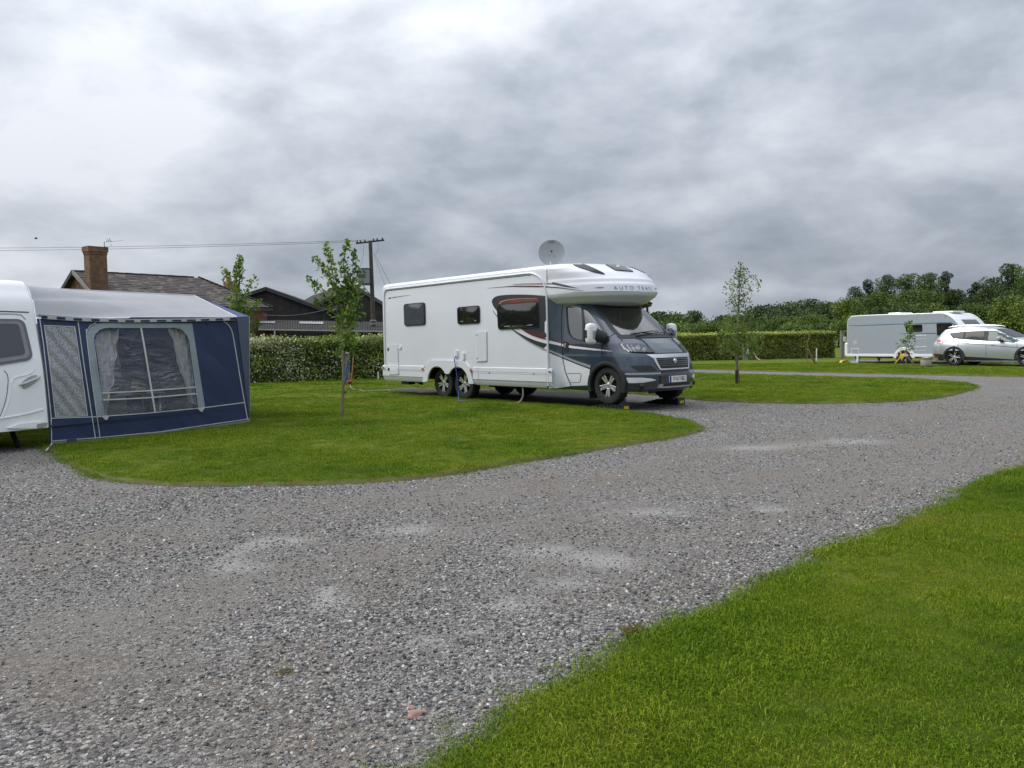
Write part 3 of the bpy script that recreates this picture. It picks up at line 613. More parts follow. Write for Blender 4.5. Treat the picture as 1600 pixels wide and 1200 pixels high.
T_BO = [bvh_body, bvh_over]
dec(strip([(802, 444.4), (820, 443.6), (855, 443.4), (864, 443.7)], [.3, 1.0, 1.5, 1.7]), DEC_D, T_BO, .006); dec([(862.5, 441.2), (866, 441.0), (885, 445.6), (903.7, 450.5), (884, 448.4), (863, 444.6)], DEC_D, T_BO, .006)
dec(strip([(762, 450.2), (785, 448.4), (804, 447.2), (830, 447.2), (851, 447.8), (870, 449.2), (892, 452.0), (912, 454.6)], [.3, .9, 1.7, 2.0, 1.9, 1.6, 1.0, .3]), DEC_D, T_BO, .004); dec(strip([(800, 447.9), (830, 447.9), (851, 448.4), (870, 449.8)], [.4, 1.0, 1.0, .4]), DEC_R, T_BO, .007)
# little model mark at the rear: a dark block and a tapering row of dashes
dec([(607.1, 465.2), (610.9, 464.6), (611, 466.5), (607.3, 467.1)], SEAMM)
for k in range(11):
    x = 612 + k * 2.75; y = 465.3 - k * .41; hgt = 1.7 - k * .12; dec([(x, y - hgt / 2), (x + 2.0, y - .3 - hgt / 2), (x + 2.0, y - .3 + hgt / 2), (x, y + hgt / 2)], SEAMM if k % 3 else DEC_S)
# ---- cab: white lower flank, stripes, seams
dec(catmull([(857.6, 551), (868, 555.6), (880.6, 560.6), (900, 568.6), (922, 577.2)], 3) + [(921, 585), (919.4, 602), (892, 603), (872, 606.4), (857.8, 607)], WHITE, T_C, .006)
dec(catmull([(858, 545.8), (880.6, 555.6), (900, 563.4), (923, 570.8)], 3) + catmull([(922, 576.6), (900, 568.2), (880.6, 560.2), (858, 550.6)], 3), DEC_S, T_C, .005)
dec(catmull([(858, 549.0), (880.6, 558.6), (900, 566.6), (922, 574.8)], 3) + catmull([(922, 577.0), (900, 568.6), (880.6, 560.6), (858, 551)], 3), DEC_D, T_C, .008)
dec(catmull([(858, 532), (876, 536.4), (889, 539.6), (915, 543.0), (940, 546.0), (956, 548.6)], 3) + catmull([(956, 549.2), (940, 548.2), (915, 546.2), (889, 543.4), (876, 540.4), (858, 536.4)], 3), WHITE, T_C, .005)
dec(strip([(858, 530.2), (876, 534.4), (900, 539.4), (940, 544.8)], [1.1, 1.0, .8, .4]), DEC_R, T_C, .005)
def seam(pts, w=.8, m=SEAMM, tr=T_C, mirror=True): return line('seam', pts, w, tr, m, mh, .009, mirror)
seam([(879.4, 475.2), (877.4, 490), (877, 520), (878.6, 555), (884, 582), (892.6, 602.4)], 1.3)
seam(catmull([(879.4, 475.4), (890, 473.6), (905, 473.8), (913, 477), (922, 484.5), (935, 500), (946, 517.5), (951.5, 527), (949, 533.5), (941, 537)], 3), .9)
seam([(941, 537), (940.4, 550), (940, 564)], .7); seam([(951.5, 527), (960, 521.4)], .6); seam([(886, 583.4), (907.6, 583.4), (908.4, 586), (906.8, 596), (905, 597.6), (890.6, 597.6)], .6)
w = decal('door_window_frame', DOORWIN, T_C, BLACK, mh, .004, 4., .0, mirror=False) if False else None
rim_out, rim_in = DOORWIN, shrink(DOORWIN, 2.0)
for i in range(0): pass
def ringdecal(name, outer, inner, trees, m, off, mirror):
    nO = len(outer); vs, fs = [], []
    for q in (outer, inner):
        for x, y in q:
            h = cast(x, y, trees); n = h[1] if h[1].dot(Vector(CO) - h[0]) > 0 else -h[1]; vs.append(ml(np.array(h[0] + n * off)))
    for q in (outer, inner):
        for x, y in q:
            h = cast(x, y, trees); n = h[1] if h[1].dot(Vector(CO) - h[0]) > 0 else -h[1]; vs.append(ml(np.array(h[0] - n * .02)))
    for i in range(nO):
        j = (i + 1) % nO; fs += [(i, j, nO + j, nO + i), (nO + i, nO + j, 3 * nO + j, 3 * nO + i), (i, j, 2 * nO + j, 2 * nO + i)]
    MB().add(vs, fs).build(name, m, mh)
    if mirror: MB().add([(x, -y, z_) for x, y, z_ in vs], fs).build(name, m, mh)
ringdecal('window_frame', rim_out, rim_in, T_C, BLACK, .006, True)
decal('door_window', shrink(DOORWIN, 1.0), T_C, CABGLASS, mh, -.006, 4., .007, True)
decal('window_bar', strip([(909.6, 479), (911.6, 506), (911.8, 534)], 3.4), T_C, BLACK, mh, .003, 4., .01, True)
# ---- windscreen and its surround
def wpt(y, z_, off=0.):
    zz, xf, x0, W, n = CAB.par(z_); x = x0 + (xf - x0) * max(0, 1 - (abs(y) / W) ** n) ** (1 / n); return np.array((x + off * .75, y, z_ + off * .65))
rows = []; rowsf = []
for z_ in np.linspace(1.425, 2.04, 16): rows.append([wpt(t * ws_half(z_), z_, .004) for t in np.linspace(-1, 1, 31)])
MB().grid(rows).build('windscreen', CABGLASS, mh, smooth=True, angle=180)
mb = MB()
for s in (-1, 1): mb.grid([[wpt(s * (ws_half(z_) + d), z_, .007) for d in (-.045, -.02, .03)] for z_ in np.linspace(1.425, 2.05, 14)])
mb.grid([[wpt(t * ws_half(1.43), 1.40 + dz, .007) for t in np.linspace(-1, 1, 31)] for dz in (0, .045)]); mb.grid([[wpt(t * ws_half(2.0), 1.985 + dz, .008) for t in np.linspace(-1, 1, 31)] for dz in (0, .08)])
mb.build('windscreen_seal', BLACK, mh, smooth=True)
# scuttle, wipers
MB().grid([[wpt(t * .86, 1.375 + dz, .012) for t in np.linspace(-1, 1, 25)] for dz in (0, .03, .05)]).build('scuttle', BLACK, mh, smooth=True)
for pts in ([(-.55, 1.40), (-.3, 1.43), (.1, 1.455), (.42, 1.455)], [(.62, 1.40), (.45, 1.46), (.70, 1.62), (.77, 1.68)]):
    MB().tube([wpt(y, z_, .03) for y, z_ in pts], .012, 6).build('wiper', BLACK, mh)
MB().tube([wpt(y, z_, .03) for y, z_ in ((-.62, 1.44), (0, 1.49), (.2, 1.485))], .01, 5).build('wiper', BLACK, mh)
# ---- bonnet shut lines, bumper, grille, lamps, plate
seam([(969.6, 525.4), (970.2, 534.4)], .7, mirror=True); seam(catmull([(972, 524.6), (985, 526.6), (1003, 531.2), (1012, 540), (1023, 551.6)], 3), 1.0)
def fr(y, z_, off=0.):                         # a point on the nose
    zz, xf, x0, W, n = CAB.par(z_); x = x0 + (xf - x0) * max(0, 1 - (abs(y) / W) ** n) ** (1 / n); return np.array((x + off, y * (1 + off * .3), z_))
def nose_patch(name, rowsz, m, parent, off, back=.05, n=21, smooth=True):
    """rowsz: list of (z, y0, y1)"""
    top = [[fr(y0 + (y1 - y0) * t, z_, off) for t in np.linspace(0, 1, n)] for z_, y0, y1 in rowsz]
    bot = [[p - np.array((back, 0, 0)) for p in r] for r in top]; mb = MB(); mb.grid(top); k = len(top)
    mb.grid([top[0], bot[0]]); mb.grid([top[-1], bot[-1]]); mb.grid([[r[0] for r in top], [r[0] for r in bot]]); mb.grid([[r[-1] for r in top], [r[-1] for r in bot]])
    return mb.build(name, m, parent, smooth=smooth, angle=35)
nose_patch('bonnet_lip', [(1.085, -.50, .50), (1.066, -.52, .52)], BLACK, mh, .006)
nose_patch('silver_band', [(1.066, -.66, .66), (1.03, -.60, .60), (.995, -.55, .55)], CHROME, mh, .012)
gr = nose_patch('grille', [(1.0, -.50, .50), (.9, -.475, .475), (.79, -.43, .43)], BLACK, mh, .006)
for z_, hw in ((.965, .475), (.925, .465), (.885, .455), (.845, .44)): nose_patch('grille_bar', [(z_ + .011, -hw, hw), (z_ - .011, -hw, hw)], DEC_D, gr, .022, .02)
for s in (-1, 1): nose_patch('grille_surround', [(1.0, s * .545, s * .49), (.9, s * .515, s * .465), (.79, s * .46, s * .42), (.77, s * .44, s * .41)], CHROME, gr, .018)
nose_patch('grille_surround', [(.79, -.44, .44), (.768, -.43, .43)], CHROME, gr, .018)
b = MB().lathe([(.001, .012), (.03, .012), (.046, .006), (.05, -.01)], fr(0, .925, .03), (1, 0, 0), 24); b.build('badge', CHROME, mh, smooth=True)
lg = nose_patch('lower_grille', [(.755, -.42, .42), (.715, -.42, .42)], BLACK, mh, .012)
bp_ = nose_patch('bumper', [(.72, -.40, .40), (.66, -.46, .46), (.50, -.46, .46), (.43, -.42, .42), (.39, -.40, .40)], DEC_D, mh, .03, .09)
nose_patch('skid_bar', [(.452, -.43, .43), (.425, -.43, .43)], CHROME, bp_, .05); nose_patch('intake', [(.50, -.40, .40), (.46, -.38, .38)], BLACK, bp_, .036)
for s in (-1, 1): nose_patch('skid_end', [(.50, s * .47, s * .42), (.43, s * .51, s * .43)], CHROME, bp_, .045)
pl = nose_patch('number_plate', [(.645, -.26, .26), (.525, -.26, .26)], mat('plate_white', (.72, .74, .74), .35), mh, .045, .015)
nose_patch('plate_band', [(.645, -.26, -.215), (.525, -.26, -.215)], mat('plate_blue', (.02, .04, .22), .35), pl, .0475, .002)
def text_mesh(s, size):
    c = bpy.data.curves.new('text', 'FONT'); c.body = s; c.size = size; c.align_x = 'CENTER'; c.align_y = 'CENTER'; c.fill_mode = 'FRONT' if hasattr(c, 'fill_mode') else None
    o = bpy.data.objects.new('text', c); COL.objects.link(o); dg = bpy.context.evaluated_depsgraph_get(); me = bpy.data.meshes.new_from_object(o.evaluated_get(dg)); bpy.data.objects.remove(o); return me
def wrapped_text(name, s, size, fn, m, parent, sx=1., cuts=0):
    me = text_mesh(s, size)
    bm = bmesh.new(); bm.from_mesh(me)
    for v in bm.verts: v.co = Vector(fn(v.co.x * sx, v.co.y))
    bm.to_mesh(me); bm.free(); me.name = name; me.materials.clear(); me.materials.append(m); o = bpy.data.objects.new(name, me); COL.objects.link(o); o.parent = parent; return o
INK = mat('black_ink', (.008, .008, .009), .4)
wrapped_text('plate_lettering', 'FY67 FBC', .105, lambda x, y: fr(x + .024, .585 + y, .0505), INK, pl, .86)
# fog lamp recesses, side bumper trim
for s in (-1, 1):
    f_ = nose_patch('bumper_corner', [(.60, s * .965, s * .52), (.52, s * .965, s * .52), (.40, s * .93, s * .50)], DEC_D, mh, .012, .04)
    nose_patch('white_flash', [(.635, s * .975, s * .82), (.615, s * .975, s * .66), (.585, s * .97, s * .56), (.57, s * .965, s * .60), (.535, s * .96, s * .80)], WHITE, mh, .022, .03)
    nose_patch('trim_line', [(.72, s * .985, s * .43), (.69, s * .985, s * .43)], DEC_S, mh, .008, .02)
    nose_patch('side_intake', [(.86, s * .93, s * .62), (.80, s * .90, s * .54), (.745, s * .84, s * .50)], BLACK, mh, .004, .02)
    MB().lathe([(.001, .02), (.035, .015), (.05, 0), (.055, -.03)], fr(s * .80, .475, .02), (1, s * .5, 0), 20).build('fog_lamp', BLACK, mh, smooth=True)
HL = catmull([(967.4, 536.6), (980, 536.8), (1003.7, 538.8), (1013, 543.5), (1022, 552.2), (1008, 552.4), (989, 551.6), (979.5, 548.4), (975, 545.4)], 4, True)
for mir in (0,):
    base = decal('headlight', HL, T_C, ALLOYD, mh, .006, 3.5, .02, True)
    decal('headlight_lens', shrink(HL, 1.0), T_C, glass_mat('lamp_cover', (.9, .92, .95), .06, .8), base, .028, 3.5, .0, False)
    for pts, w_, m_ in (([(970, 537.8), (976, 545), (983.5, 549.6)], 2.2, CHROME), ([(979, 538.8), (987, 549.8)], 1.6, CHROME), ([(985.5, 538.8), (993, 550.2)], 1.2, CHROME), ([(969, 537.4), (985, 537.8), (1002, 539.6)], 1.1, CHROME)):
        decal('reflector', strip(pts, w_), T_C, m_, base, .014, 4., .0, dense=False)
    for cx, cy, rr in ((996.5, 543.8, 4.2), (1006, 546.2, 3.6), (989.5, 545, 2.6)):
        decal('reflector', [(cx + rr * math.cos(a), cy + rr * .85 * math.sin(a)) for a in np.linspace(0, 2 * PI, 14, endpoint=False)], T_C, LAMP, base, .016, 3., .0)
# ---- handle, mirrors
h = decal('door_handle', quad_rr([(880.6, 533), (888.6, 534.6), (888.8, 548.4), (881.4, 547.4)], 2.5), T_C, BLACK, mh, .014, 3., .01, True)
decal('lock_barrel', rrect(883.2, 536.5, 885.0, 543.5, .8), T_C, CHROME, h, .026, 3., .0)
def mirror_unit(sgn):
    c = mside(923.5, 521.5, -1.24); cx, cz = c[0], c[2]; e = bpy.data.objects.new('door_mirror', None); COL.objects.link(e); e.parent = mh
    rows = []
    for k in range(17):
        t = k / 16; z_ = cz - .205 + .41 * t; q = max(.0, 1 - abs(2 * t - 1) ** 3.2) ** (1 / 3.2); wy, wx = .125 * (.35 + .65 * q), .085 * (.25 + .75 * q)
        rows.append([np.array((cx + wx * math.copysign(abs(math.cos(a)) ** .6, math.cos(a)), sgn * (1.235 + wy * math.copysign(abs(math.sin(a)) ** .6, math.sin(a))), z_)) for a in np.linspace(0, 2 * PI, 24, endpoint=False)])
    mb = MB(); mb.grid(rows, True); mb.add(rows[0], [tuple(range(24))]); mb.add(rows[-1], [tuple(range(24))]); mb.build('mirror_housing', WHITE2, e, smooth=True, angle=50)
    MB().box((cx - .099, sgn * 1.235 - .095, cz - .16), (cx - .08, sgn * 1.235 + .095, cz + .15)).build('mirror_glass', WGLASS, e)
    MB().tube([(cx + .03, sgn * 1.16, cz - .03), (cx + .10, sgn * 1.07, cz - .06), (cx + .16, sgn * 1.0, cz - .09)], [.10, .085, .07], 10, flat=1.4).build('mirror_arm', BLACK, e, smooth=True)
    y0 = sgn * 1.235
    MB().box((cx - .05, y0 + sgn * .118, cz - .075), (cx + .005, y0 + sgn * .132, cz + .07)).build('mirror_indicator', BLACK, e)
    MB().box((cx + .06, y0 - .05, cz - .10), (cx + .089, y0 + .07, cz + .06)).build('mirror_panel', DEC_S, e, bevel=.01)
mirror_unit(-1); mirror_unit(1)
# ---- cab interior
SEATM = mat('seat_cloth', (.16, .18, .16), .9, var=.15, bump=.2); INT = mat('cab_trim', (.018, .019, .02), .7)
MB().box((-1.44, -1.0, .5), (-1.40, 1.0, 2.2)).build('bulkhead', INT, mh)
db = MB(); db.grid([[np.array((x, y, z_)) for y in np.linspace(-.85, .85, 9)] for x, z_ in ((.42, 1.2), (.28, 1.36), (.0, 1.34), (-.12, 1.26), (-.1, .9))]); db.build('dashboard', INT, mh, smooth=True)
MB().lathe([(.19, -.015), (.205, 0), (.19, .015), (.175, 0)], (-.32, -.42, 1.32), (-.5, 0, .87), 28, True).build('steering_wheel', INT, mh, smooth=True)
for y in (-.45, .45):
    sb = MB(); sb.obox((-.75, y, .98), (.26, 0, 0), (0, .25, 0), (0, 0, .09)); sb.obox((-1.05, y, 1.40), (.07, 0, .02), (0, .24, 0), (-.08, 0, .38)); sb.obox((-1.12, y, 1.86), (.05, 0, .01), (0, .14, 0), (-.01, 0, .10)); sb.build('cab_seat', SEATM, mh, bevel=.06)
# ---- overcab: text, skylights, crease lines
def ov(y, z_, off=0.):
    zz, xf, x0, W, n = OVER.par(z_); q = max(0, 1 - (abs(y) / W) ** n) ** (1 / n); x = x0 + (xf - x0) * q; nx_, ny_ = q, abs(y) / W * .9; L_ = math.hypot(nx_, ny_); return np.array((x + off * nx_ / L_, y + math.copysign(off * ny_ / L_, y), z_))
LOGO = mat('logo_grey', (.10, .105, .115), .35, metal=.3)
def arc_y(u, z_=2.36):                        # arc length along the nose -> y
    return AY(u)
_ys = np.linspace(-1.15, 1.15, 231); _pts = [ov(y, 2.36) for y in _ys]; _s = np.concatenate([[0], np.cumsum([np.linalg.norm(_pts[i + 1] - _pts[i]) for i in range(230)])]); _s -= _s[115]
def AY(u): return float(np.interp(u, _s, _ys))
wrapped_text('lettering', 'A U T O · T R A I L', .10, lambda x, y: ov(AY(x - .245), 2.357 + y, .004), LOGO, mh, 1.17)
for s in (-1, 1): MB().grid([[ov(AY(s * (.66 + .17 * t) - .245), 2.36 + .012 + dz * (.3 + t * (1 - t) * 3), .005) for t in np.linspace(0, 1, 12)] for dz in (-.008, .008)]).build('lettering_flourish', LOGO, mh)
SKG = mat('skylight_acrylic', (.014, .014, .017), .12, var=.1, spec=.25)
td = decal('roof_skylight', catmull([(889.8, 409.2), (898, 409.2), (910, 412.4), (928, 419.6), (944.8, 428.4), (930, 426.2), (912, 420.6), (898, 415.2)], 4, True), T_O, SKG, mh, .014, 3.5, .02, True)
ck = decal('roof_skylight', [(936.5, 409.6), (944, 410.0), (962, 413.6), (976, 417.8), (989, 424.8), (975, 424.0), (961.4, 422.8), (950, 415.8)], T_O, SKG, mh, .022, 3.5, .02)
# ---- roof kit: dish, vent, aerial
dish = bpy.data.objects.new('satellite_dish', None); COL.objects.link(dish); dish.parent = mh
pc = ml(on_plane(862, 395.0, MO + ML * -.35, ML)); cdir = ml(CO) - pc; cdir[2] = 0; cdir /= np.linalg.norm(cdir); ax = np.array((cdir[0], cdir[1], .12)); ax /= np.linalg.norm(ax)
DM = mat('dish_paint', (.29, .31, .315), .55, var=.04)
prof_d = [(.001, -.055), (.10, -.05), (.19, -.034), (.277, -.002), (.285, .004), (.285, -.008), (.19, -.046), (.001, -.07)]
MB().lathe(prof_d, pc, ax, 44).build('reflector_dish', DM, dish, smooth=True, angle=50)
side_v = np.cross((0, 0, 1), ax); side_v /= np.linalg.norm(side_v); upv = np.cross(ax, side_v)
MB().lathe([(.001, -.03), (.016, -.03), (.016, -.06)], pc + upv * .045, ax, 12).build('feed_hole', INK, dish)
for s in (-1, 1): MB().lathe([(.001, -.03), (.006, -.03), (.006, -.06)], pc + side_v * s * .055 - upv * .055, ax, 8).build('bolt', INK, dish)
for k in range(6): MB().obox(pc + upv * (.232 + (k % 2) * .003) + side_v * (-.058 + .022 * k) - ax * .004, side_v * .0085, upv * .009, ax * .004).build('dish_lettering', LOGO, dish)
MB().tube([pc - ax * .10 - np.array((0, 0, .06)), (pc[0] - ax[0] * .2, pc[1] - ax[1] * .2, 3.0), (pc[0] - ax[0] * .2, pc[1] - ax[1] * .2, 2.92)], .03, 8).build('dish_mount', WHITE2, dish, smooth=True)
MB().box((-4.05, .1, 2.92), (-3.65, .5, 2.99)).build('roof_vent', WHITE2, mh, bevel=.03)
MB().tube([(-1.5, -.98, 2.88), (-1.5, -.98, 2.97)], .012, 6).build('roof_fitting', WHITE2, mh)
# ---- tail end bits
for s in (-1, 1): MB().box((XR - .03, s * 1.02 - .06, .95), (XR + .05, s * 1.02 + .06, 1.5)).build('tail_lamp', mat('tail_lens', (.35, .02, .02), .2), mh)
# ---- separate things at the motorhome
YEL = mat('yellow_label', (.62, .46, .03), .5)
def ramp_block(sgn, label):
    r = thing('levelling_ramp', label, 'levelling ramp', mw((.036, sgn * .86, 0)), MA - PI / 2, 'levelling ramps under the front wheels'); hw = .115
    pr = [(-.58, .006), (-.20, .095), (.26, .108), (.30, .15), (.34, .15), (.36, .006)]
    MB().prism([np.array((x, -hw, z_)) for x, z_ in pr], (0, 2 * hw, 0)).build('ramp_body', BLACK, r)
    for k in range(9):
        x = -.48 + k * .095; zt = np.interp(x, [-.58, -.2, .26], [.006, .095, .108]); MB().box((x - .018, -hw - .014, .004), (x + .018, hw + .014, max(zt + .006, .02))).build('rib', BLACK, r)
    MB().box((.34, -.06, .03), (.366, .06, .085)).build('end_label', YEL, r)
ramp_block(-1, 'black ribbed levelling ramp with yellow label under the near front wheel of the motorhome'); ramp_block(1, 'black ribbed levelling ramp with yellow label under the far front wheel of the motorhome')
CBL = mat('blue_cable', (.03, .07, .25), .5); s0 = mside(711.8, 557, -1.24)
cb = [mw(p) for p in ((s0[0], -1.225, 1.04), (s0[0] - .03, -1.25, .95), (s0[0] + .02, -1.245, .7), (s0[0] + .06, -1.24, .4), (s0[0] + .10, -1.25, .15), (s0[0] + .35, -1.45, .05), (s0[0] + .62, -1.62, .05), (s0[0] + .9, -1.4, .03), (s0[0] + 1.2, -.6, .03))]
tag(MB().tube(catmull(cb, 5), .011, 6).build('hook_up_cable', CBL, smooth=True), 'blue electric cable hanging from the motorhome side over the rear wheel', 'cable')
s1 = mside(816, 607, -1.05)
tag(MB().tube(catmull([mw(p) for p in ((s1[0], -1.05, .42), (s1[0] + .05, -1.08, .36), (s1[0] + .10, -1.12, .2), (s1[0] + .06, -1.16, .08), (s1[0] + .0, -1.25, .03), (s1[0] - .15, -1.35, .03))], 5), .016, 7).build('waste_hose', mat('hose_beige', (.28, .25, .2), .6), smooth=True), 'short beige waste hose hanging from below the motorhome skirt', 'hose')
# ================================================================== AWNING AND ITS CARAVAN (left)
AA = gp(78, 700); AB = gp(391, 664); E1 = (AB - AA) / np.linalg.norm(AB - AA); E2 = np.array((-E1[1], E1[0], 0)); LAW = float(np.linalg.norm(AB - AA))
def aw(u, d, z_): return AA + E1 * u + E2 * d + np.array((0, 0, z_))          # awning frame -> world
NAVY = mat('navy_canvas', (.020, .035, .095), .75, var=.12, scale=3, bump=.15, bscale=25); NAVY2 = mat('blue_canvas', (.030, .060, .15), .75, var=.1, scale=3, bump=.12, bscale=25)
CANVAS = mat('grey_canvas', (.64, .645, .68), .7, var=.06, scale=2, bump=.15, bscale=10); FRAME = mat('grey_frame_canvas', (.26, .30, .335), .75, var=.08, scale=5, bump=.4, bscale=18)
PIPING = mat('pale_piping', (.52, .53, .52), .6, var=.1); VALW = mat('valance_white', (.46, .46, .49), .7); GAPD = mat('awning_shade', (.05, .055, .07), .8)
PVC = glass_mat('clear_vinyl', (.86, .88, .92), .05, .9)
_t = PVC.node_tree; _g = [n for n in _t.nodes if n.type == 'BSDF_GLOSSY'][0]; _g.inputs['Roughness'].default_value = .08
_n = N(_t, 'ShaderNodeTexNoise', i_Scale=3.2, i_Detail=6., i_Roughness=.6, i_Distortion=1.2); _c = N(_t, 'ShaderNodeTexCoord'); _m = N(_t, 'ShaderNodeMapping'); _m.inputs['Scale'].default_value = (1., 1., 3.2); _m.inputs['Rotation'].default_value = (.5, .3, 0)
_t.links.new(_c.outputs['Object'], _m.inputs[0]); _t.links.new(_m.outputs[0], _n.inputs[0]); _b = N(_t, 'ShaderNodeBump', i_Strength=1., i_Distance=.16); _t.links.new(_n.outputs[0], _b.inputs['Height']); _t.links.new(_b.outputs[0], _g.inputs['Normal'])
CURT = mat('curtain_print', (.36, .42, .56), .85, scale=14, col2=(.70, .60, .50), bump=.1); 
def lace_mat():
    m = bpy.data.materials.new('lace'); m.use_nodes = True; t = m.node_tree; b = t.nodes['Principled BSDF']; c = N(t, 'ShaderNodeTexCoord')
    mp_ = N(t, 'ShaderNodeMapping'); mp_.inputs['Rotation'].default_value = (0, R(-52), math.atan2(E1[1], E1[0]) * 0); t.links.new(c.outputs['Object'], mp_.inputs[0])
    # folds run diagonally down the panel: measured along a fixed direction in the panel
    vm = N(t, 'ShaderNodeVectorMath', operation='DOT_PRODUCT'); t.links.new(c.outputs['Object'], vm.inputs[0]); vm.inputs[1].default_value = tuple(E1 * .83 + np.array((0, 0, .56)))
    nz_ = N(t, 'ShaderNodeTexNoise', i_Scale=3., i_Detail=3.); t.links.new(c.outputs['Object'], nz_.inputs[0])
    ad = N(t, 'ShaderNodeMath', operation='MULTIPLY_ADD'); t.links.new(nz_.outputs[0], ad.inputs[0]); ad.inputs[1].default_value = .12; t.links.new(vm.outputs['Value'], ad.inputs[2])
    mu = N(t, 'ShaderNodeMath', operation='MULTIPLY'); t.links.new(ad.outputs[0], mu.inputs[0]); mu.inputs[1].default_value = 42.; sn = N(t, 'ShaderNodeMath', operation='SINE'); t.links.new(mu.outputs[0], sn.inputs[0])
    vo = N(t, 'ShaderNodeTexVoronoi', i_Scale=75.); t.links.new(c.outputs['Object'], vo.inputs['Vector'])
    r = ramp(t, [(.15, (.50, .51, .53)), (.6, (.20, .21, .225))]); t.links.new(vo.outputs['Distance'], r.inputs[0]); t.links.new(r.outputs[0], b.inputs['Base Color']); b.inputs['Roughness'].default_value = .8
    bp = N(t, 'ShaderNodeBump', i_Strength=.7, i_Distance=.016); t.links.new(sn.outputs[0], bp.inputs['Height']); t.links.new(bp.outputs[0], b.inputs['Normal']); return m
LACE = lace_mat()
_t = NAVY.node_tree; _pb = _t.nodes['Principled BSDF']; _tl = N(_t, 'ShaderNodeBsdfTranslucent'); _tl.inputs[0].default_value = (.16, .18, .26, 1); _mx = N(_t, 'ShaderNodeMixShader'); _mx.inputs[0].default_value = .08
_t.links.new(_pb.outputs[0], _mx.inputs[1]); _t.links.new(_tl.outputs[0], _mx.inputs[2]); _t.links.new(_mx.outputs[0], _t.nodes['Material Output'].inputs[0])
_t = CANVAS.node_tree; _pb = _t.nodes['Principled BSDF']; _tl = N(_t, 'ShaderNodeBsdfTranslucent'); _tl.inputs[0].default_value = (.75, .76, .80, 1); _mx = N(_t, 'ShaderNodeMixShader'); _mx.inputs[0].default_value = .5
_t.links.new(_pb.outputs[0], _mx.inputs[1]); _t.links.new(_tl.outputs[0], _mx.inputs[2]); _t.links.new(_mx.outputs[0], _t.nodes['Material Output'].inputs[0])
SIL = [(-.03, .285), (-.016, .53), (.038, 1.06), (.138, 1.5), (.211, 1.854), (.266, 2.032), (.362, 2.169), (.46, 2.29)]
def sil_d(z_): return float(np.interp(z_, [p[1] for p in SIL], [p[0] for p in SIL]))
awn = thing('caravan_awning', 'navy and grey fabric awning with a curtained window fixed to the white caravan', 'awning', AA, 0)
def al(p): return np.asarray(p, float) - AA
# --- near wall as a ruled, slightly rumpled sheet
PANE = [(147, 530), (149.5, 522), (155, 516.5), (165, 513.2), (274.5, 513.2), (284, 516), (290.5, 523), (294, 532), (308, 637.5), (163.5, 649.3), (156, 594)]
nu, nv = 120, 66; rows = []
for j in range(nv + 1):
    t = j / nv; l = np.array((0.0, sil_d(t * 1.785) if t > .16 else 0., t * 1.785)); r_ = np.array((LAW + (3.095 - LAW) * t, 0, 1.835 * t)); row = []
    for i in range(nu + 1):
        s = i / nu; p = l + (r_ - l) * s; sag = -.012 * math.sin(PI * s) * math.sin(PI * t); w_ = (.011 * noise.noise((p[0] * 2.6 + p[2] * 3.0, p[2] * .9 - p[0] * .8, 4)) + .005 * noise.noise((p[0] * 8 + p[2] * 7, p[2] * 2 - p[0] * 2, 7))) * min(1, 8 * s * (1 - s)); row.append(E1 * p[0] + E2 * (p[1] + sag + w_) + np.array((0, 0, p[2])))
    rows.append(row)
wallmb = MB().grid(rows); bvh_wall = BVHTree.FromPolygons([tuple(AA + np.array(v)) for v in wallmb.v], wallmb.f)
pin = shrink(PANE, .8); fs = []
for f in wallmb.f:
    c = AA + sum(np.array(wallmb.v[k]) for k in f) / 4; q = to_px(c)
    if not inside(np.array([q]), pin)[0]: fs.append(f)
wall = MB().add(wallmb.v, fs).build('near_wall', NAVY, awn, smooth=True, fixn=False)
T_W = [bvh_wall]
def adec(name, poly, m, off=.004, par=None, step=6., back=.004, dense=True): return decal(name, poly, T_W, m, par or awn, off, step, back, False, al, True, dense)
# window: grey frame of four pieces round the clear pane, bars, curtains behind
GF = [(135.5, 528), (137, 518), (142, 510.5), (150, 506), (165, 504.6), (300, 505.5), (320, 636), (309.5, 637.4), (295, 531), (290.5, 522), (284, 515.2), (274.5, 512.4), (165, 512.6), (155, 515.8), (149, 521.6), (146.3, 530), (155.5, 594), (163, 649.6), (152, 650.2)]
fr_ = adec('window_frame', GF, FRAME, .005)
pane = decal('window_pane', PANE, T_W, PVC, awn, -.002, 4., .0, False, al)
for pts, w_ in (([(220.4, 512.8), (228, 556), (242.2, 644)], 2.3), ([(160, 614.2), (230, 610.6), (306, 605)], 1.9), ([(161, 625), (232, 621.4), (308, 615)], 1.9)): adec('window_bar', strip(pts, w_), PIPING, .006, fr_, 5, .004, False)
def curtain(poly, seed):
    top = [p for p in poly]; o = decal('curtain', poly, T_W, CURT, awn, -.07, 3.0, .0, False, al)
    for v in o.data.vertices: 
        q = v.co; a = (np.array(q) @ E1); v.co += Vector(E2) * (.022 * math.sin(a * 62 + q.z * 4 + seed) + .01 * math.sin(a * 140))
    return o
curtain([(145, 529), (153, 516), (165, 511.5), (184.5, 511.5), (183.7, 529.5), (179, 576), (175.5, 604.5), (169.5, 612), (168, 649), (162, 650), (153, 590)], 0); curtain([(266, 511.5), (280, 511.5), (297, 529.5), (311, 637), (301, 630), (291, 594), (279, 558), (271.5, 529.5)], 2)
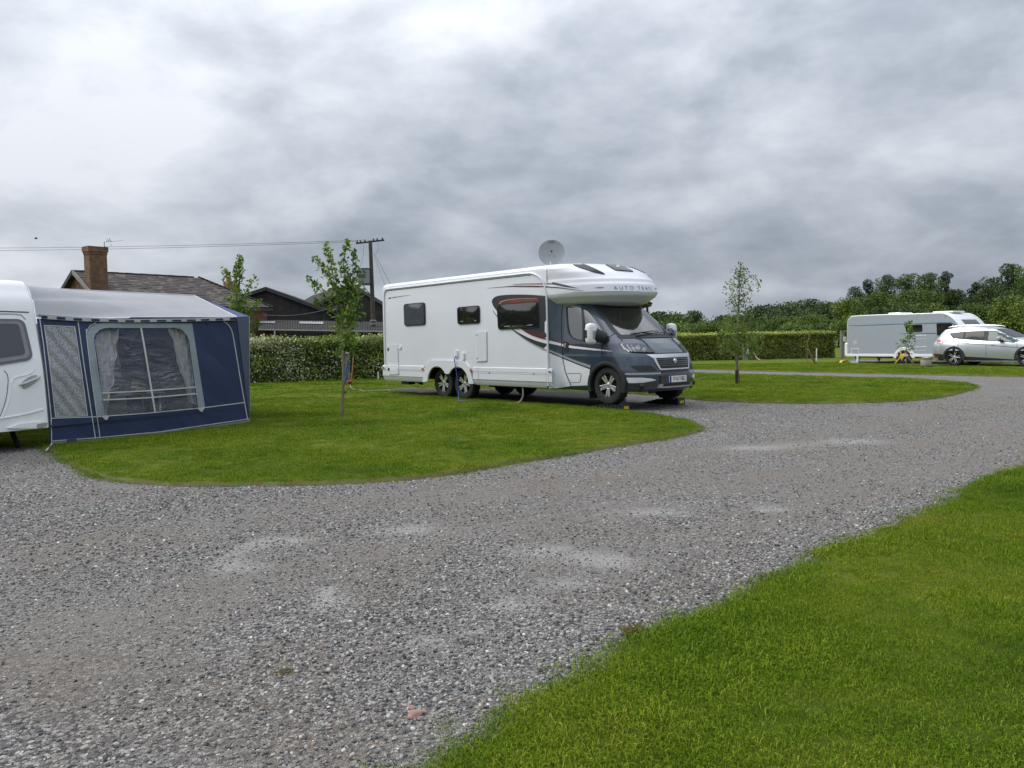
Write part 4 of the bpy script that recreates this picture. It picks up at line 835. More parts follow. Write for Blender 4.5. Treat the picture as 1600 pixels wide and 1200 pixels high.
# mesh side panel, pipings, kick board
lp = adec('mesh_panel', [(70, 509.5), (116, 511.5), (135.5, 648.6), (87.5, 650.6)], LACE, .005)
for pts in ([(69, 508.6), (116.6, 510.6)], [(69, 508.6), (78, 575), (86.6, 651.4)], [(116.6, 510.6), (127, 580), (136.4, 649.4)], [(86.6, 651.4), (136.4, 649.4)]): adec('panel_piping', strip(pts, 1.0), PIPING, .008, lp, 6, .006, False)
for pts, w_ in (([(79.5, 653.6), (154, 651), (230, 645.5), (320, 636.8), (388.6, 628)], 1.3), ([(121.6, 502.6), (131, 570), (149.6, 690)], 1.2), ([(134.5, 514), (135.4, 530), (142, 585), (157, 690)], 1.0), ([(150, 504.4), (141, 508.6), (135.6, 517), (134.6, 527)], 1.0), ([(62, 499), (68, 540), (79.6, 650), (80.6, 694)], 1.2)): adec('piping', strip(pts, w_), PIPING, .008, awn, 6, .006, False)
adec('piping', strip(catmull([(349, 502), (356, 507), (362, 517), (366, 536), (375, 590), (386.6, 655)], 3), 1.1), PIPING, .008, awn, 6, .006, False)
adec('piping', strip([(369.4, 497), (378, 566), (388, 645), (391, 664)], 1.5), PIPING, .012, awn, 6, .01, False)
for p in ((165, 651.2), (314, 638.2)): adec('peg_tab', [(p[0] - 7, p[1] - 1), (p[0] + 6, p[1] - 2), (p[0] + 1.5, p[1] + 5), (p[0] - .5, p[1] + 5)], PIPING, .010, awn, 4, .004, False)
adec('ground_strip', strip([(81, 692), (150, 687.4), (230, 679.2), (320, 668), (390, 657.6)], 3.2), mat('ground_strip', (.20, .21, .22), .7), .014, awn, 6, .01, False)
adec('ground_strip', strip([(82, 689), (150, 684), (250, 674.6), (389, 654.4)], 1.0), PIPING, .016, awn, 6, .01, False)
MB().obox(al(gp(113, 697)) + np.array((0, 0, .05)), E1 * .06, E2 * .012, (0, 0, .05)).build('weight_pocket', GAPD, awn)
# --- roof, hip, walls out of sight
def awl(u, d, z_): return E1 * u + E2 * d + np.array((0, 0, z_))
edge_l = catmull([(0, .205, 1.80), (0, .27, 2.03), (0, .37, 2.17), (0, .6, 2.285), (0, 1.1, 2.315), (0, 1.9, 2.33)], 5); m_ = len(edge_l)
edge_r = [np.array((3.095, -.02, 1.845)) + (np.array((3.6, 1.9, 2.31)) - np.array((3.095, -.02, 1.845))) * (k / (m_ - 1)) for k in range(m_)]
rows = []
for k in range(m_):
    row = []; t = k / (m_ - 1)
    for i in range(61):
        s = i / 60; p = edge_l[k] + (edge_r[k] - edge_l[k]) * s; fold = .075 * math.exp(-s * 3.0) * (abs(math.sin(t * 9 - s * 4.5 + .6)) - .6) * math.sin(PI * t) ** .5 + .012 * noise.noise((s * 9 + t * 5, t * 9 - s * 3, 2)) * math.sin(PI * t); sag = -.05 * math.sin(PI * s) * math.sin(PI * t); row.append(awl(p[0], p[1], p[2] + sag + fold))
    rows.append(row)
MB().grid(rows).build('roof_panel', CANVAS, awn, smooth=True)
MB().tube([rows[-1][i] + np.array((0, 0, .004)) for i in range(0, 61, 5)], .012, 5).build('ridge_piping', PIPING, awn)
FCw = atY(389, 494, 16.0) - AA; FBw = atY(390, 646, 16.0) - AA; FBw[2] = .0
uF, dF = FCw @ E1, FCw @ E2
TRl = awl(3.095, -.02, 1.845); R1l = awl(3.6, 1.9, 2.31); R0l = awl(0, 1.9, 2.33); TR2 = awl(3.095, 3.82, 1.845); TL2 = awl(0, 3.6, 1.8); B1 = awl(LAW, 0, 0); B2 = awl(LAW, 3.8, 0)
MB().add([TRl, FCw, R1l], [(0, 1, 2)]).build('hip_panel', NAVY2, awn); MB().add([FCw, TR2, R1l], [(0, 1, 2)]).build('hip_panel', NAVY2, awn)
MB().tube([TRl, R1l], .012, 5).build('hip_piping', PIPING, awn); MB().tube([FCw, R1l], .01, 5).build('hip_piping', NAVY2, awn)
MB().add([R0l, R1l, TR2, TL2], [(0, 1, 2, 3)]).build('roof_panel', CANVAS, awn)
MB().add([B1, FBw, FCw, TRl], [(0, 1, 2, 3)]).build('front_wall', NAVY, awn); MB().add([FBw, B2, TR2, FCw], [(0, 1, 2, 3)]).build('front_wall', NAVY, awn); MB().add([B2, awl(0, 3.8, 0), TL2, TR2], [(0, 1, 2, 3)]).build('back_wall', FRAME, awn)
MB().tube([FBw, FCw], .012, 6).build('corner_piping', PIPING, awn)
MB().add([awl(0, 0, .012), B1 + (0, 0, .012), FBw + (0, 0, .012), B2 + (0, 0, .012), awl(0, 3.8, .012)], [(0, 1, 2, 3, 4)]).build('ground_sheet', mat('ground_sheet', (.22, .225, .23), .9), awn)
# --- valance under the eave with navy blocks
def epx(x, top):   # eave line in pixels
    return float(np.interp(x, [57, 120, 200, 300, 369], [490.6, 495.6, 498.6, 497.4, 494.6] if top else [497.6, 501.8, 503.9, 502.2, 500.4]))
up_ = MB().grid([[E1 * u_ + E2 * d_ + np.array((0, 0, zz)) for u_, d_ in ((-.2, .21), (0, .205), (3.095, -.02), (3.3, -.03))] for zz in (1.5, 2.1)]); T_E = [BVHTree.FromPolygons([tuple(AA + np.array(v)) for v in up_.v], up_.f)]
def edec(name, poly, m, off, par, step=8., back=.03): return decal(name, poly, T_E, m, par, off, step, back, False, al, True, True)
val = edec('valance', [(x, epx(x, 1)) for x in range(60, 370, 10)] + [(x, epx(x, 0)) for x in range(368, 59, -10)], VALW, .035, awn)
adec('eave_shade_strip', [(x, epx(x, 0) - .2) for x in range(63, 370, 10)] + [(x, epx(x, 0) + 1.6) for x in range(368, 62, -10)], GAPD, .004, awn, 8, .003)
for a, b in ((64, 72), (87, 100), (113, 126), (141, 153.5), (168, 182), (194, 207.5), (218, 232), (243, 257.5), (267, 281), (290, 303.5), (312, 325), (335, 346.5), (357, 367)):
    edec('valance_block', [(a, epx(a, 1) + 1.9), (b, epx(b, 1) + 1.9), (b + .4, epx(b, 0) - .7), (a + .4, epx(a, 0) - .7)], NAVY, .040, val, 6, .003)
for pts in ([(80.5, 694), (77.5, 699), (72, 703.5)],):
    w_ = [gp(x, y, .04 if i else .12) - AA for i, (x, y) in enumerate(pts)]; MB().tube(w_, .012, 6).build('guy_strap', PIPING, awn)
# --- what shows through the window: a folding table and two striped cushions
tb = thing('folding_table', 'small white-legged folding table seen inside the awning window', 'table', aw(1.75, 1.15, .012), math.atan2(E1[1], E1[0]))
MB().box((-.55, -.3, .56), (.55, .3, .60)).build('table_top', mat('table_top', (.16, .16, .17), .5), tb, bevel=.01)
for x in (-.46, .46):
    for y in (-.25, .25): MB().tube([(x, y, 0), (x, y, .56)], .016, 8).build('leg', PIPING, tb)
GS = mat('green_stripe', (.08, .22, .12), .8); GW = mat('white_stripe', (.5, .52, .5), .8); RD = mat('red_cloth', (.22, .05, .05), .8)
for k, (du, lab) in enumerate(((-.28, 'left green and white striped cushion on the table inside the awning'), (.18, 'right green and white striped cushion on the table inside the awning'))):
    c = thing('striped_cushion', lab, 'cushion', aw(1.75 + du, 1.05, .612), math.atan2(E1[1], E1[0]) + .2 * (k * 2 - 1), 'striped cushions in the awning')
    for q in range(6): MB().obox((0, 0, .018 + q * .033), (.115 - .006 * q, 0, .022 * (1 - 2 * k)), (0, .06, 0), (0, 0, .0155)).build('stripe', (RD if q == 0 else (GS if q % 2 else GW)), c, bevel=.008)

# --- the white caravan
WCAR = mat('caravan_white', (.84, .85, .86), .3, var=.02, coat=.4); FRG = mat('window_surround_grey', (.13, .135, .15), .5, var=.1)
cv = thing('touring_caravan', 'white touring caravan at the edge of the picture with grey framed end window', 'caravan', AA, 0)
pf = SIL + [(.60, 2.325), (1.0, 2.345), (1.6, 2.347), (3.2, 2.347), (4.7, 2.345), (5.3, 2.335), (5.75, 2.2), (5.95, 1.7), (6.0, .6), (5.9, .285)]; pf = catmull(pf, 4)
us = [0.0, -.02, -.06, -2.14, -2.18, -2.2]; ins = [.03, .008, 0, 0, .008, .03]; rows = []
cen = np.array((3.0, 1.3))
for u, i_ in zip(us, ins):
    rows.append([awl(u, *(np.array(p) + (cen - np.array(p)) / np.linalg.norm(cen - np.array(p)) * i_)) for p in pf])
cmb = MB().grid(rows); k = len(pf)
cmb.add(rows[0], [tuple(range(k))]); cmb.add(rows[-1], [tuple(range(k))])
bvh_cv = BVHTree.FromPolygons([tuple(AA + np.array(v)) for v in cmb.v], cmb.f); T_V = [bvh_cv]
cmb.build('body', WCAR, cv, smooth=True, angle=30)
def cdec(name, poly, m, off=.004, par=None, step=8., back=.006, dense=True): return decal(name, poly, T_V, m, par or cv, off, step, back, False, al, True, dense)
cdec('trim_rail', strip([(-120, 486), (0, 486.4), (54, 488.2)], 1.5), SEAMM, .006, None, 8, .006, False)
cdec('trim_rail', strip([(-120, 490), (20, 490.6), (33, 492.2), (40, 499)], 1.6), GREYSEAM, .004, None, 8, .006, False)
wn = cdec('window_surround', quad_rr([(-200, 496), (37, 499), (52, 562), (-200, 603)], 12, 6), FRG, .018)
cdec('window_inner', quad_rr([(-190, 500.5), (33, 502.6), (46, 559.5), (-190, 596)], 9, 6), mat('surround_light', (.22, .22, .24), .5), .024, wn, 8, 0)
cdec('window_pane', quad_rr([(-180, 505.5), (27.6, 506.6), (38.6, 553.8), (-180, 587)], 6, 5), mat('end_window', (.045, .048, .062), .06, var=.05, coat=.5), .030, wn, 8, 0)
hd = cdec('handle_recess', catmull([(33.6, 599), (41, 591.4), (52, 586.2), (60, 587.6), (57, 596), (46, 604.6), (36.5, 608)], 3, True), mat('recess_grey', (.36, .37, .36), .5), .003)
p0, p1 = [np.array(cast(x, y, T_V)[0]) - AA for x, y in ((31, 601.4), (61.5, 588.6))]; nrm = -E2
MB().tube([p0, p0 * .8 + p1 * .2 + nrm * .05, p0 * .2 + p1 * .8 + nrm * .05, p1], .018, 8).build('grab_handle', mat('handle_grey', (.45, .46, .46), .4), cv, smooth=True)
cdec('seam', strip(catmull([(6, 579), (11.6, 586), (12.4, 600), (9, 625), (0, 650), (-12, 672)], 3), 1.0), SEAMM, .003, None, 8, .004, False)
cdec('moulding_ridge', strip(catmull([(-60, 668), (0, 654.5), (40, 647), (77, 637)], 3), 1.6), WCAR, .012, None, 8, .006, False)
cdec('moulding_ridge', strip(catmull([(52, 575), (50, 581), (40, 586), (24, 590), (18, 598), (16, 620), (4, 652)], 3), 1.2), WCAR, .008, None, 8, .006, False)
cdec('bumper', [(-60, 679), (2, 672), (30, 662), (77.6, 657.5), (78, 668.6), (0, 684.6), (-60, 697)], WCAR, .028, None, 8, .03)
cdec('bumper_recess', quad_rr([(56, 662.5), (72, 660), (71, 666.4), (55.4, 668.4)], 2), mat('recess_grey2', (.30, .31, .30), .5), .032, None, 4, 0)
MB().add([awl(-.1, .35, .27), awl(-.1, 5.8, .27), awl(-2.1, 5.8, .27), awl(-2.1, .35, .27)], [(0, 1, 2, 3)]).build('chassis', DARKU, cv)
MB().add([awl(-.15, 2.2, .3), awl(-.15, 2.4, .3), awl(-2.0, 2.4, .3), awl(-2.0, 2.2, .3)], [(0, 1, 2, 3)]).build('axle', DARKU, cv)
for u in (-.12, -2.08): MB().lathe([(.05, -.09), (.29, -.09), (.32, -.06), (.32, .06), (.29, .09), (.05, .09)], awl(u - (.1 if u > -1 else -.1), 2.6, .32), E1, 28).build('tyre', RUBBER, cv, smooth=True)
for u in (-.25, -1.95):
    MB().bar(awl(u, .55, .27), awl(u, .35, .02), .05, .04).build('corner_steady', DARKU, cv)
# ================================================================== FAR CARAVAN AND CAR
class Frame:
    def __init__(s, o, a):
        s.o = np.array((o[0], o[1], 0.)); s.d = np.array((math.sin(a), -math.cos(a), 0)); s.l = np.array((math.cos(a), math.sin(a), 0)); s.rz = a - PI / 2
    def w(s, p): return s.o + s.d * p[0] + s.l * p[1] + np.array((0, 0, p[2]))
    def inv(s, p): v = np.asarray(p, float) - s.o; return np.array((v @ s.d, v @ s.l, v[2]))
    def side(s, x, y, w=0.): return s.inv(on_plane(x, y, s.o + s.l * w, s.l))
    def tree(s, mb): return BVHTree.FromPolygons([tuple(s.w(v)) for v in mb.v], mb.f)
FC_ = Frame(gp(1412, 569.8), R(34)); GZ = LZ + .006
cvr = thing('touring_caravan', 'silver sided touring caravan standing behind the parked car', 'caravan', FC_.o, FC_.rz)
SILV = mat('caravan_silver', (.37, .405, .45), .35, metal=.1, var=.03, coat=.3); TEAL = mat('teal_stripe', (.02, .13, .24), .35)
pr = [FC_.side(*p) for p in ((1323.2, 556), (1322.6, 530), (1323.2, 504), (1325, 498.6), (1328.5, 495.2), (1334, 493.3), (1380, 491), (1430, 489.6), (1467, 488.4), (1476, 489.4), (1483, 492.2), (1490, 497.4), (1497, 505), (1504, 515), (1509.5, 528), (1511, 545), (1508, 556.5))]
pr = [(p[0], p[2]) for p in pr]; zb = pr[0][1]; pr[-1] = (pr[-1][0], zb); prs = [tuple(q) for q in catmull(pr, 3)]; cen = np.array((sum(p[0] for p in prs) / len(prs), 1.3)); CWD = 2.25
rows = []
for y, i_ in ((0, .05), (.02, .012), (.06, 0), (CWD - .06, 0), (CWD - .02, .012), (CWD, .05)):
    rows.append([np.array((p[0], y, p[1])) + (lambda v: np.array((v[0], 0, v[1])) / np.linalg.norm(v) * i_)(cen - np.array(p)) for p in prs])
cm = MB().grid(rows); k = len(prs); cm.add(rows[0], [tuple(range(k))]); cm.add(rows[-1], [tuple(range(k))]); cm.grid([[r[0] for r in rows], [r[-1] for r in rows]])
cm.build('body', WCAR, cvr, smooth=True, angle=35)
plane = MB().add([(-8, -.001, 0), (8, -.001, 0), (8, -.001, 4), (-8, -.001, 4)], [(0, 1, 2, 3)]); T_F = [FC_.tree(plane)]
def fdec(name, poly, m, off=.004, par=None, step=6., back=.004, tr=None): return decal(name, poly, tr or T_F, m, par or cvr, off, step, back, False, FC_.inv, True)
inner = [np.array(to_px(FC_.w((p[0], 0, p[1])))) for p in prs]
fdec('side_panel', shrink(inner, 1.2), SILV, .006)
fdec('teal_line', strip([(1327, 508.8), (1345, 508.6), (1380, 507.2), (1420, 505.8), (1440, 505.6), (1470, 504.4), (1487, 504.4), (1497, 511)], [.6, .8, 1.1, .9, 1.1, 1.3, 1.6, 2.4]), TEAL, .010); fdec('teal_line', strip([(1407, 521.2), (1430, 520.4), (1463, 521)], [.3, .9, .9]), mat('dark_line', (.04, .05, .07), .4), .010)
for q in (((1415.2, 508), (1441, 506.8), (1441.3, 518.2), (1416, 519)), ((1463.4, 505.4), (1487.4, 504.8), (1488, 520), (1464.4, 524.5))):
    w_ = fdec('window', quad_rr(q, 2.5), BLACK, .02); fdec('pane', quad_rr(shrink(q, .7), 2.), WGLASS, .026, w_, 6, 0)
for q in (((1431, 523.8), (1448, 523.2), (1448, 529.2), (1431, 530)), ((1430.6, 541.4), (1448, 541.2), (1448, 547.4), (1430.6, 548)), ((1330.2, 544.2), (1342, 544), (1342, 553.8), (1330.4, 554.2)), ((1334, 533), (1338, 532.8), (1338.1, 537.6), (1334.1, 537.8))):
    w_ = fdec('vent_hatch', q, WCAR, .012, None, 5); fdec('hatch_panel', shrink(q, .8), SILV, .016, w_, 5, 0)
zs_ = zb
MB().box((pr[0][0] - .02, -.02, zb - .02), (pr[-1][0], -.002, zb + .10)).build('skirt', WCAR, cvr, bevel=.01)
MB().box((pr[0][0] - .14, -.0, zb - .02), (pr[0][0] + .16, CWD, zb + .62)).build('rear_bumper', WCAR, cvr, bevel=.05)
rows = []
for a in np.linspace(0, PI, 24): c, sn = math.cos(a), math.sin(a); rows.append([np.array((.02 + r_ * c, y_, .31 + r_ * sn * .95)) for r_, y_ in ((.36, .06), (.36, -.035), (.48, -.04), (.50, -.004))])
MB().grid(rows).build('wheel_arch', WCAR, cvr, smooth=True)
MB().lathe([(.001, -.012), (.36, -.012)], (.02, 0, .31), (0, 1, 0), 28).build('wheel_well', DARKU, cvr)
wheel(.02, -1, .30 + GZ, .62, 'wheel', cvr, .19, .2, .02, .17)
MB().box((pr[0][0] + .3, .2, .30), (pr[-1][0] - .3, CWD - .2, zb + .02)).build('chassis', DARKU, cvr)
MB().box((pr[0][0] + 1.6, -.0, .28), (pr[0][0] + 2.1, .3, .36)).build('step', DARKU, cvr)
fx = pr[0][0] + .55
for y in (.25, CWD - .25): MB().bar((fx, y, zb), (fx - .15, y, GZ + .05), .06, .05).build('corner_steady', DARKU, cvr); MB().bar((fx - .3, y, zb), (fx - .12, y, GZ + .05), .04, .04).build('corner_steady', DARKU, cvr)
# roof boxes, front window
zr = max(p[1] for p in prs)
for x0, x1, h_ in ((-1.05, -.45, .07), (1.0, 1.9, .045)): MB().box((x0, .5, zr - .03), (x1, 1.5, zr + h_)).build('roof_vent', WCAR, cvr, bevel=.03)
for t0, t1, z0, z1, nm in ((.0, 0, 0, 0, ''),):
    pass
def front_pt(t, y, off):       # along the nose profile
    i0 = prs.index(min(prs, key=lambda p: abs(p[1] - zr) + abs(p[0] - 2.6))); seg = prs[i0:]; f_ = t * (len(seg) - 1); k = min(int(f_), len(seg) - 2); p = np.array(seg[k]) * (1 - f_ + k) + np.array(seg[k + 1]) * (f_ - k); d = np.array(seg[k + 1]) - np.array(seg[k]); n = np.array((-d[1], d[0])); n /= np.linalg.norm(n); n = n if n[0] > -.2 else -n; n = n if n @ (p - cen) > 0 else -n; return np.array((p[0] + n[0] * off, y, p[1] + n[1] * off))
for t0, t1, y0, y1, nm in ((.40, .62, .22, CWD - .22, 'front_window'), (.06, .24, .5, CWD - .5, 'front_skylight')):
    MB().grid([[front_pt(t, y, .012) for y in np.linspace(y0, y1, 4)] for t in np.linspace(t0, t1, 8)]).build(nm, WGLASS, cvr, smooth=True)
fdec('camera_dot', rrect(1476.8, 493, 1478.4, 494.8, .6), BLACK, .012)
hx = pr[-1][0]
MB().bar((hx - .2, CWD / 2 - .3, .40), (hx + 1.2, CWD / 2, .42), .06, .08).build('drawbar', DARKU, cvr); MB().bar((hx - .2, CWD / 2 + .3, .40), (hx + 1.2, CWD / 2, .42), .06, .08).build('drawbar', DARKU, cvr); MB().tube([(hx + .9, CWD / 2, .6), (hx + .9, CWD / 2, .12)], .03).build('jockey_wheel', DARKU, cvr)
# ---- car
FCAR = Frame(gp(1490, 573.2), R(35)); car = thing('estate_car', 'silver five-door estate car parked in front of the silver caravan', 'car', FCAR.o, FCAR.rz)
SILP = mat('car_silver', (.50, .53, .56), .3, metal=.55, var=.03, coat=.8); CLAD = mat('car_cladding', (.022, .023, .025), .6); CGL = mat('privacy_glass', (.012, .012, .016), .08, spec=.22)
top = [(-.94, .52), (-.955, .80), (-.92, 1.0), (-.83, 1.14), (-.64, 1.43), (-.50, 1.565), (-.15, 1.645), (.55, 1.675), (1.05, 1.645), (1.42, 1.555), (2.12, 1.19), (2.30, 1.125), (2.95, 1.045), (3.34, .93), (3.52, .74), (3.56, .55)]
xs_ = np.concatenate([np.linspace(-.955, -.5, 14), np.linspace(-.45, 2.1, 26), np.linspace(2.15, 3.56, 20)])
tx, tz = [p[0] for p in top[1:]], [p[1] * .955 for p in top[1:]]; CW = .92
rows = []
for x in xs_:
    zt = float(np.interp(x, tx, tz)); e = min((x + .955) / .5, (3.56 - x) / .75, 1.); e = max(e, 0); plan = .80 + .20 * (1 - (1 - e) ** 2.4); W = CW * plan
    gh = float(np.interp(x, [-.95, -.7, 2.0, 2.3], [1.0, .97, 1.0, 1.0])); belt = .96
    zl = .19 if -.7 < x < 3.3 else .28; p = [(W * .94, zl), (W, .40), (W * 1.005, .62), (W * .99, .80)]
    if zt > belt + .02:
        wr = CW * np.interp(x, [-.9, -.4, 1.3, 2.1], [.72, .70, .70, .84]) * min(1, plan + .05); hh = zt - belt
        p += [(W * .975, .93), (W * .95, belt), (W * .95 + (wr - W * .95) * .55, belt + hh * .5), (wr, belt + hh * .84), (wr * .93, belt + hh * .95), (wr * .6, zt), (0, zt + .012)]
    else:
        zz = max(zt, .5); p = [(W * .94, zl), (W, min(.40, zz * .6)), (W * 1.005, min(.62, zz * .75)), (W * .99, min(.80, zz * .86)), (W * .97, zz * .93), (W * .93, zz * .965), (W * .88, zz * .985), (W * .75, zz * .995), (W * .6, zz), (W * .3, zz + .005), (0, zz + .008)]
    # arch flares
    for xc in (0., 2.69): p = [(y + (.02 * max(0, 1 - abs(x - xc) / .5) if .45 < z_ < .85 else 0), z_) for y, z_ in p]
    rows.append([np.array((x, -y + CW, z_ + GZ)) for y, z_ in p] + [np.array((x, y + CW, z_ + GZ)) for y, z_ in p[-2::-1]])
cb_ = MB().grid(rows); cb_.add(rows[0], [tuple(range(len(rows[0])))]); cb_.add(rows[-1], [tuple(range(len(rows[0])))])
T_K = [FCAR.tree(cb_)]
def wheel_hole(c): return any((c[0] - xc) ** 2 + (c[2] - .36 - GZ) ** 2 < .36 ** 2 for xc in (0, 2.69)) and abs(c[1] - CW) > .6
fs = [f for f in cb_.f if not wheel_hole(sum(np.array(cb_.v[i]) for i in f) / len(f))]
MB().add(cb_.v, fs).build('body', SILP, car, smooth=True, angle=40)
MB().box((-.7, .25, .24), (3.3, 1.6, .85)).build('underbody', DARKU, car)
for xc in (0., 2.69):
    for sg in (0, 1):
        rws = []
        for a in np.linspace(R(-12), R(192), 26): c, sn = math.cos(a), math.sin(a); yb = CW - (CW + .022) * (1 if sg == 0 else -1); rws.append([np.array((xc + r_ * c, yb + dy * (1 if sg == 0 else -1), .355 + GZ + r_ * sn)) for r_, dy in ((.34, .2), (.345, .0), (.43, -.004), (.445, .03))])
        MB().grid(rws).build('arch_trim', CLAD, car, smooth=True)
    w1 = wheel(xc, -1, .352 + GZ, .70, 'wheel', car, .245, .1 + xc, .0, .22, .026); w1.location.y = .03
    w2 = wheel(xc, 1, .352 + GZ, .70, 'wheel', car, .245, .1 + xc, .0, .22, .026); w2.location.y = 2 * CW - .03
def kdec(name, poly, m, off=.005, par=None, step=4., back=.004): return decal(name, poly, T_K, m, par or car, off, step, back, False, FCAR.inv, True)
GH = catmull([(1483, 520.8), (1500, 518.8), (1520, 517.4), (1545, 516.8), (1560, 518), (1578, 523.4), (1597.5, 536)], 3) + [(1580, 535.2), (1540, 532.6), (1505, 530.2), (1489, 528.6)]
w_ = kdec('glazing', GH, CLAD, .004)
for q, m_ in (([(1485.5, 521.6), (1496, 520.2), (1506.4, 519.4), (1505, 529.2), (1491, 528)], CGL), ([(1509, 519.2), (1523, 518.2), (1538, 517.9), (1537.6, 531.2), (1508, 529.4)], CGL), ([(1544.4, 518), (1558, 518.8), (1575, 523.6), (1591, 533.6), (1586, 534.6), (1544.2, 531.8)], mat('clear_side_glass', (.05, .085, .07), .08, spec=.3))): kdec('side_window', q, m_, .009, w_, 4, 0)
kdec('tail_lamp', [(1463.5, 532.2), (1468, 531), (1482, 531.2), (1477, 535.4), (1470, 537.4), (1464.5, 536.8)], mat('tail_red', (.45, .03, .03), .15, coat=.8), .012); kdec('tail_lamp', [(1466, 534.6), (1474, 535.2), (1470, 537.2), (1466, 536.6)], mat('tail_clear', (.55, .45, .42), .2), .016)
kdec('rear_cladding', [(1459.5, 552), (1474, 554), (1477, 556), (1473.5, 563), (1464, 562.6), (1460.5, 558)], CLAD, .010); kdec('rear_reflector', [(1461.6, 553.8), (1468, 554.6), (1467.6, 557.8), (1461.8, 557)], mat('reflector_red', (.2, .02, .02), .3), .016)
kdec('sill_cladding', [(1507, 557), (1560, 560), (1592, 562), (1592, 569.6), (1550, 568.8), (1505, 567.6)], CLAD, .010)
for pts in ([(1478, 535.8), (1500, 536.4), (1540, 538.8), (1580, 542.4), (1600, 543.6)],): kdec('crease', strip(pts, .7), SEAMM, .003)
for pts in ([(1540.6, 532.8), (1540.6, 545), (1540.4, 557)], [(1497.4, 529.4), (1496.6, 538), (1497.4, 546)], [(1589, 536), (1589.4, 550), (1588, 560)]): kdec('seam', strip(pts, .45), SEAMM, .003)
for x, y in ((1509.5, 535.2), (1550.5, 538.4)): kdec('door_handle', quad_rr([(x - 2.6, y - 1), (x + 3, y - .6), (x + 3, y + 1.2), (x - 2.6, y + .9)], .8), SILP, .03, None, 3)
for s in (0, 1):
    y0 = -.10 if s == 0 else 2 * CW + .10; mb = MB(); mb.lathe([(.001, -.11), (.06, -.10), (.085, -.03), (.085, .05), (.06, .10), (.001, .115)], (1.73, y0, 1.13), (0, 1, 0), 14); o = mb.build('door_mirror', SILP, car, smooth=True)
    MB().box((1.74, min(y0, y0 + (.2 if s == 0 else -.2)), 1.03), (1.82, max(y0, y0 + (.2 if s == 0 else -.2)), 1.08)).build('mirror_stalk', CLAD, car)
for s in (.26, 2 * CW - .26): MB().tube(catmull([(-.35, s, 1.55 + GZ), (-.2, s, 1.60 + GZ), (.5, s, 1.635 + GZ), (1.1, s, 1.60 + GZ), (1.25, s, 1.55 + GZ)], 3), .017, 6).build('roof_rail', CHROME, car, smooth=True)
ws = []
for x in np.linspace(1.47, 2.16, 8): 
    zt = float(np.interp(x, tx, tz)); hw = float(np.interp(x, [1.47, 2.16], [.56, .70])); ws.append([np.array((x, CW + y, zt + GZ + .018 - .02 * (abs(y) / hw) ** 3)) for y in np.linspace(-hw, hw, 9)])
MB().grid(ws).build('windscreen', CGL, car, smooth=True)
rg = []
for x in np.linspace(-.80, -.60, 5): 
    zt = float(np.interp(x, tx, tz)); rg.append([np.array((x - .014, CW + y, zt + GZ + .01)) for y in np.linspace(-.58, .58, 7)])
MB().grid(rg).build('rear_window', CGL, car, smooth=True)
# ---- bits and pieces on the far pitch
YP = mat('yellow_plastic', (.62, .40, .03), .45); BEI = mat('barrel_beige', (.34, .32, .25), .6)
wl = thing('wheel_clamp', 'yellow wheel clamp fitted to the wheel of the silver caravan', 'wheel clamp', FC_.w((.02, -.16, GZ)), FC_.rz)
MB().bar((-.30, -.05, .02), (-.02, 0, .38), .05, .05).build('clamp_arm', YP, wl); MB().bar((-.10, 0, .60), (-.02, 0, .30), .05, .05).build('clamp_arm', YP, wl); MB().lathe([(.001, -.03), (.09, -.03), (.1, 0), (.001, .02)], (0, -.02, .32), (0, 1, 0), 18).build('clamp_hub', YP, wl); MB().bar((.02, 0, .32), (.18, 0, .50), .04, .04).build('clamp_arm', YP, wl)
pz = gp(1447, 574.4); br = thing('water_barrel', 'beige rolling water barrel standing between the caravan and the car', 'water barrel', (pz[0], pz[1], LZ), 0)
MB().lathe([(.001, 0), (.19, 0), (.205, .02), (.205, .33), (.185, .37), (.06, .385), (.05, .41), (.001, .41)], (0, 0, 0), (0, 0, 1), 28).build('barrel_body', BEI, br, smooth=True)
for z_ in (.035, .33): MB().lathe([(.20, -.018), (.222, -.015), (.222, .015), (.20, .018)], (0, 0, z_), (0, 0, 1), 28).build('barrel_ring', mat('barrel_rubber', (.05, .05, .05), .7), br, smooth=True)
p = gp(1317.5, 568.2); yr = thing('yellow_ramp', 'yellow plastic levelling wedge on the grass by the end of the silver caravan', 'levelling wedge', (p[0], p[1], LZ), .2)
MB().prism([(-.18, -.1, 0), (.18, -.1, 0), (.18, -.1, .10), (.10, -.1, .14), (-.10, -.1, .12)], (0, .2, 0)).build('wedge_body', YP, yr, bevel=.01); MB().prism([(-.05, -.108, .02), (.02, -.108, .02), (.02, -.108, .07), (-.05, -.108, .07)], (0, .006, 0)).build('wedge_opening', BLACK, yr)
p = gp(1336, 568.6); jp = thing('jack_pad', 'pale blue and white pad under the corner steady of the silver caravan', 'jack pad', (p[0], p[1], LZ), FC_.rz)
MB().box((-.2, -.1, 0), (.2, .1, .07)).build('pad_base', mat('pale_blue', (.35, .50, .55), .5), jp, bevel=.015); MB().box((.10, -.06, .07), (.2, .06, .34)).build('pad_bottle', mat('pad_white', (.7, .72, .72), .5), jp, bevel=.02)
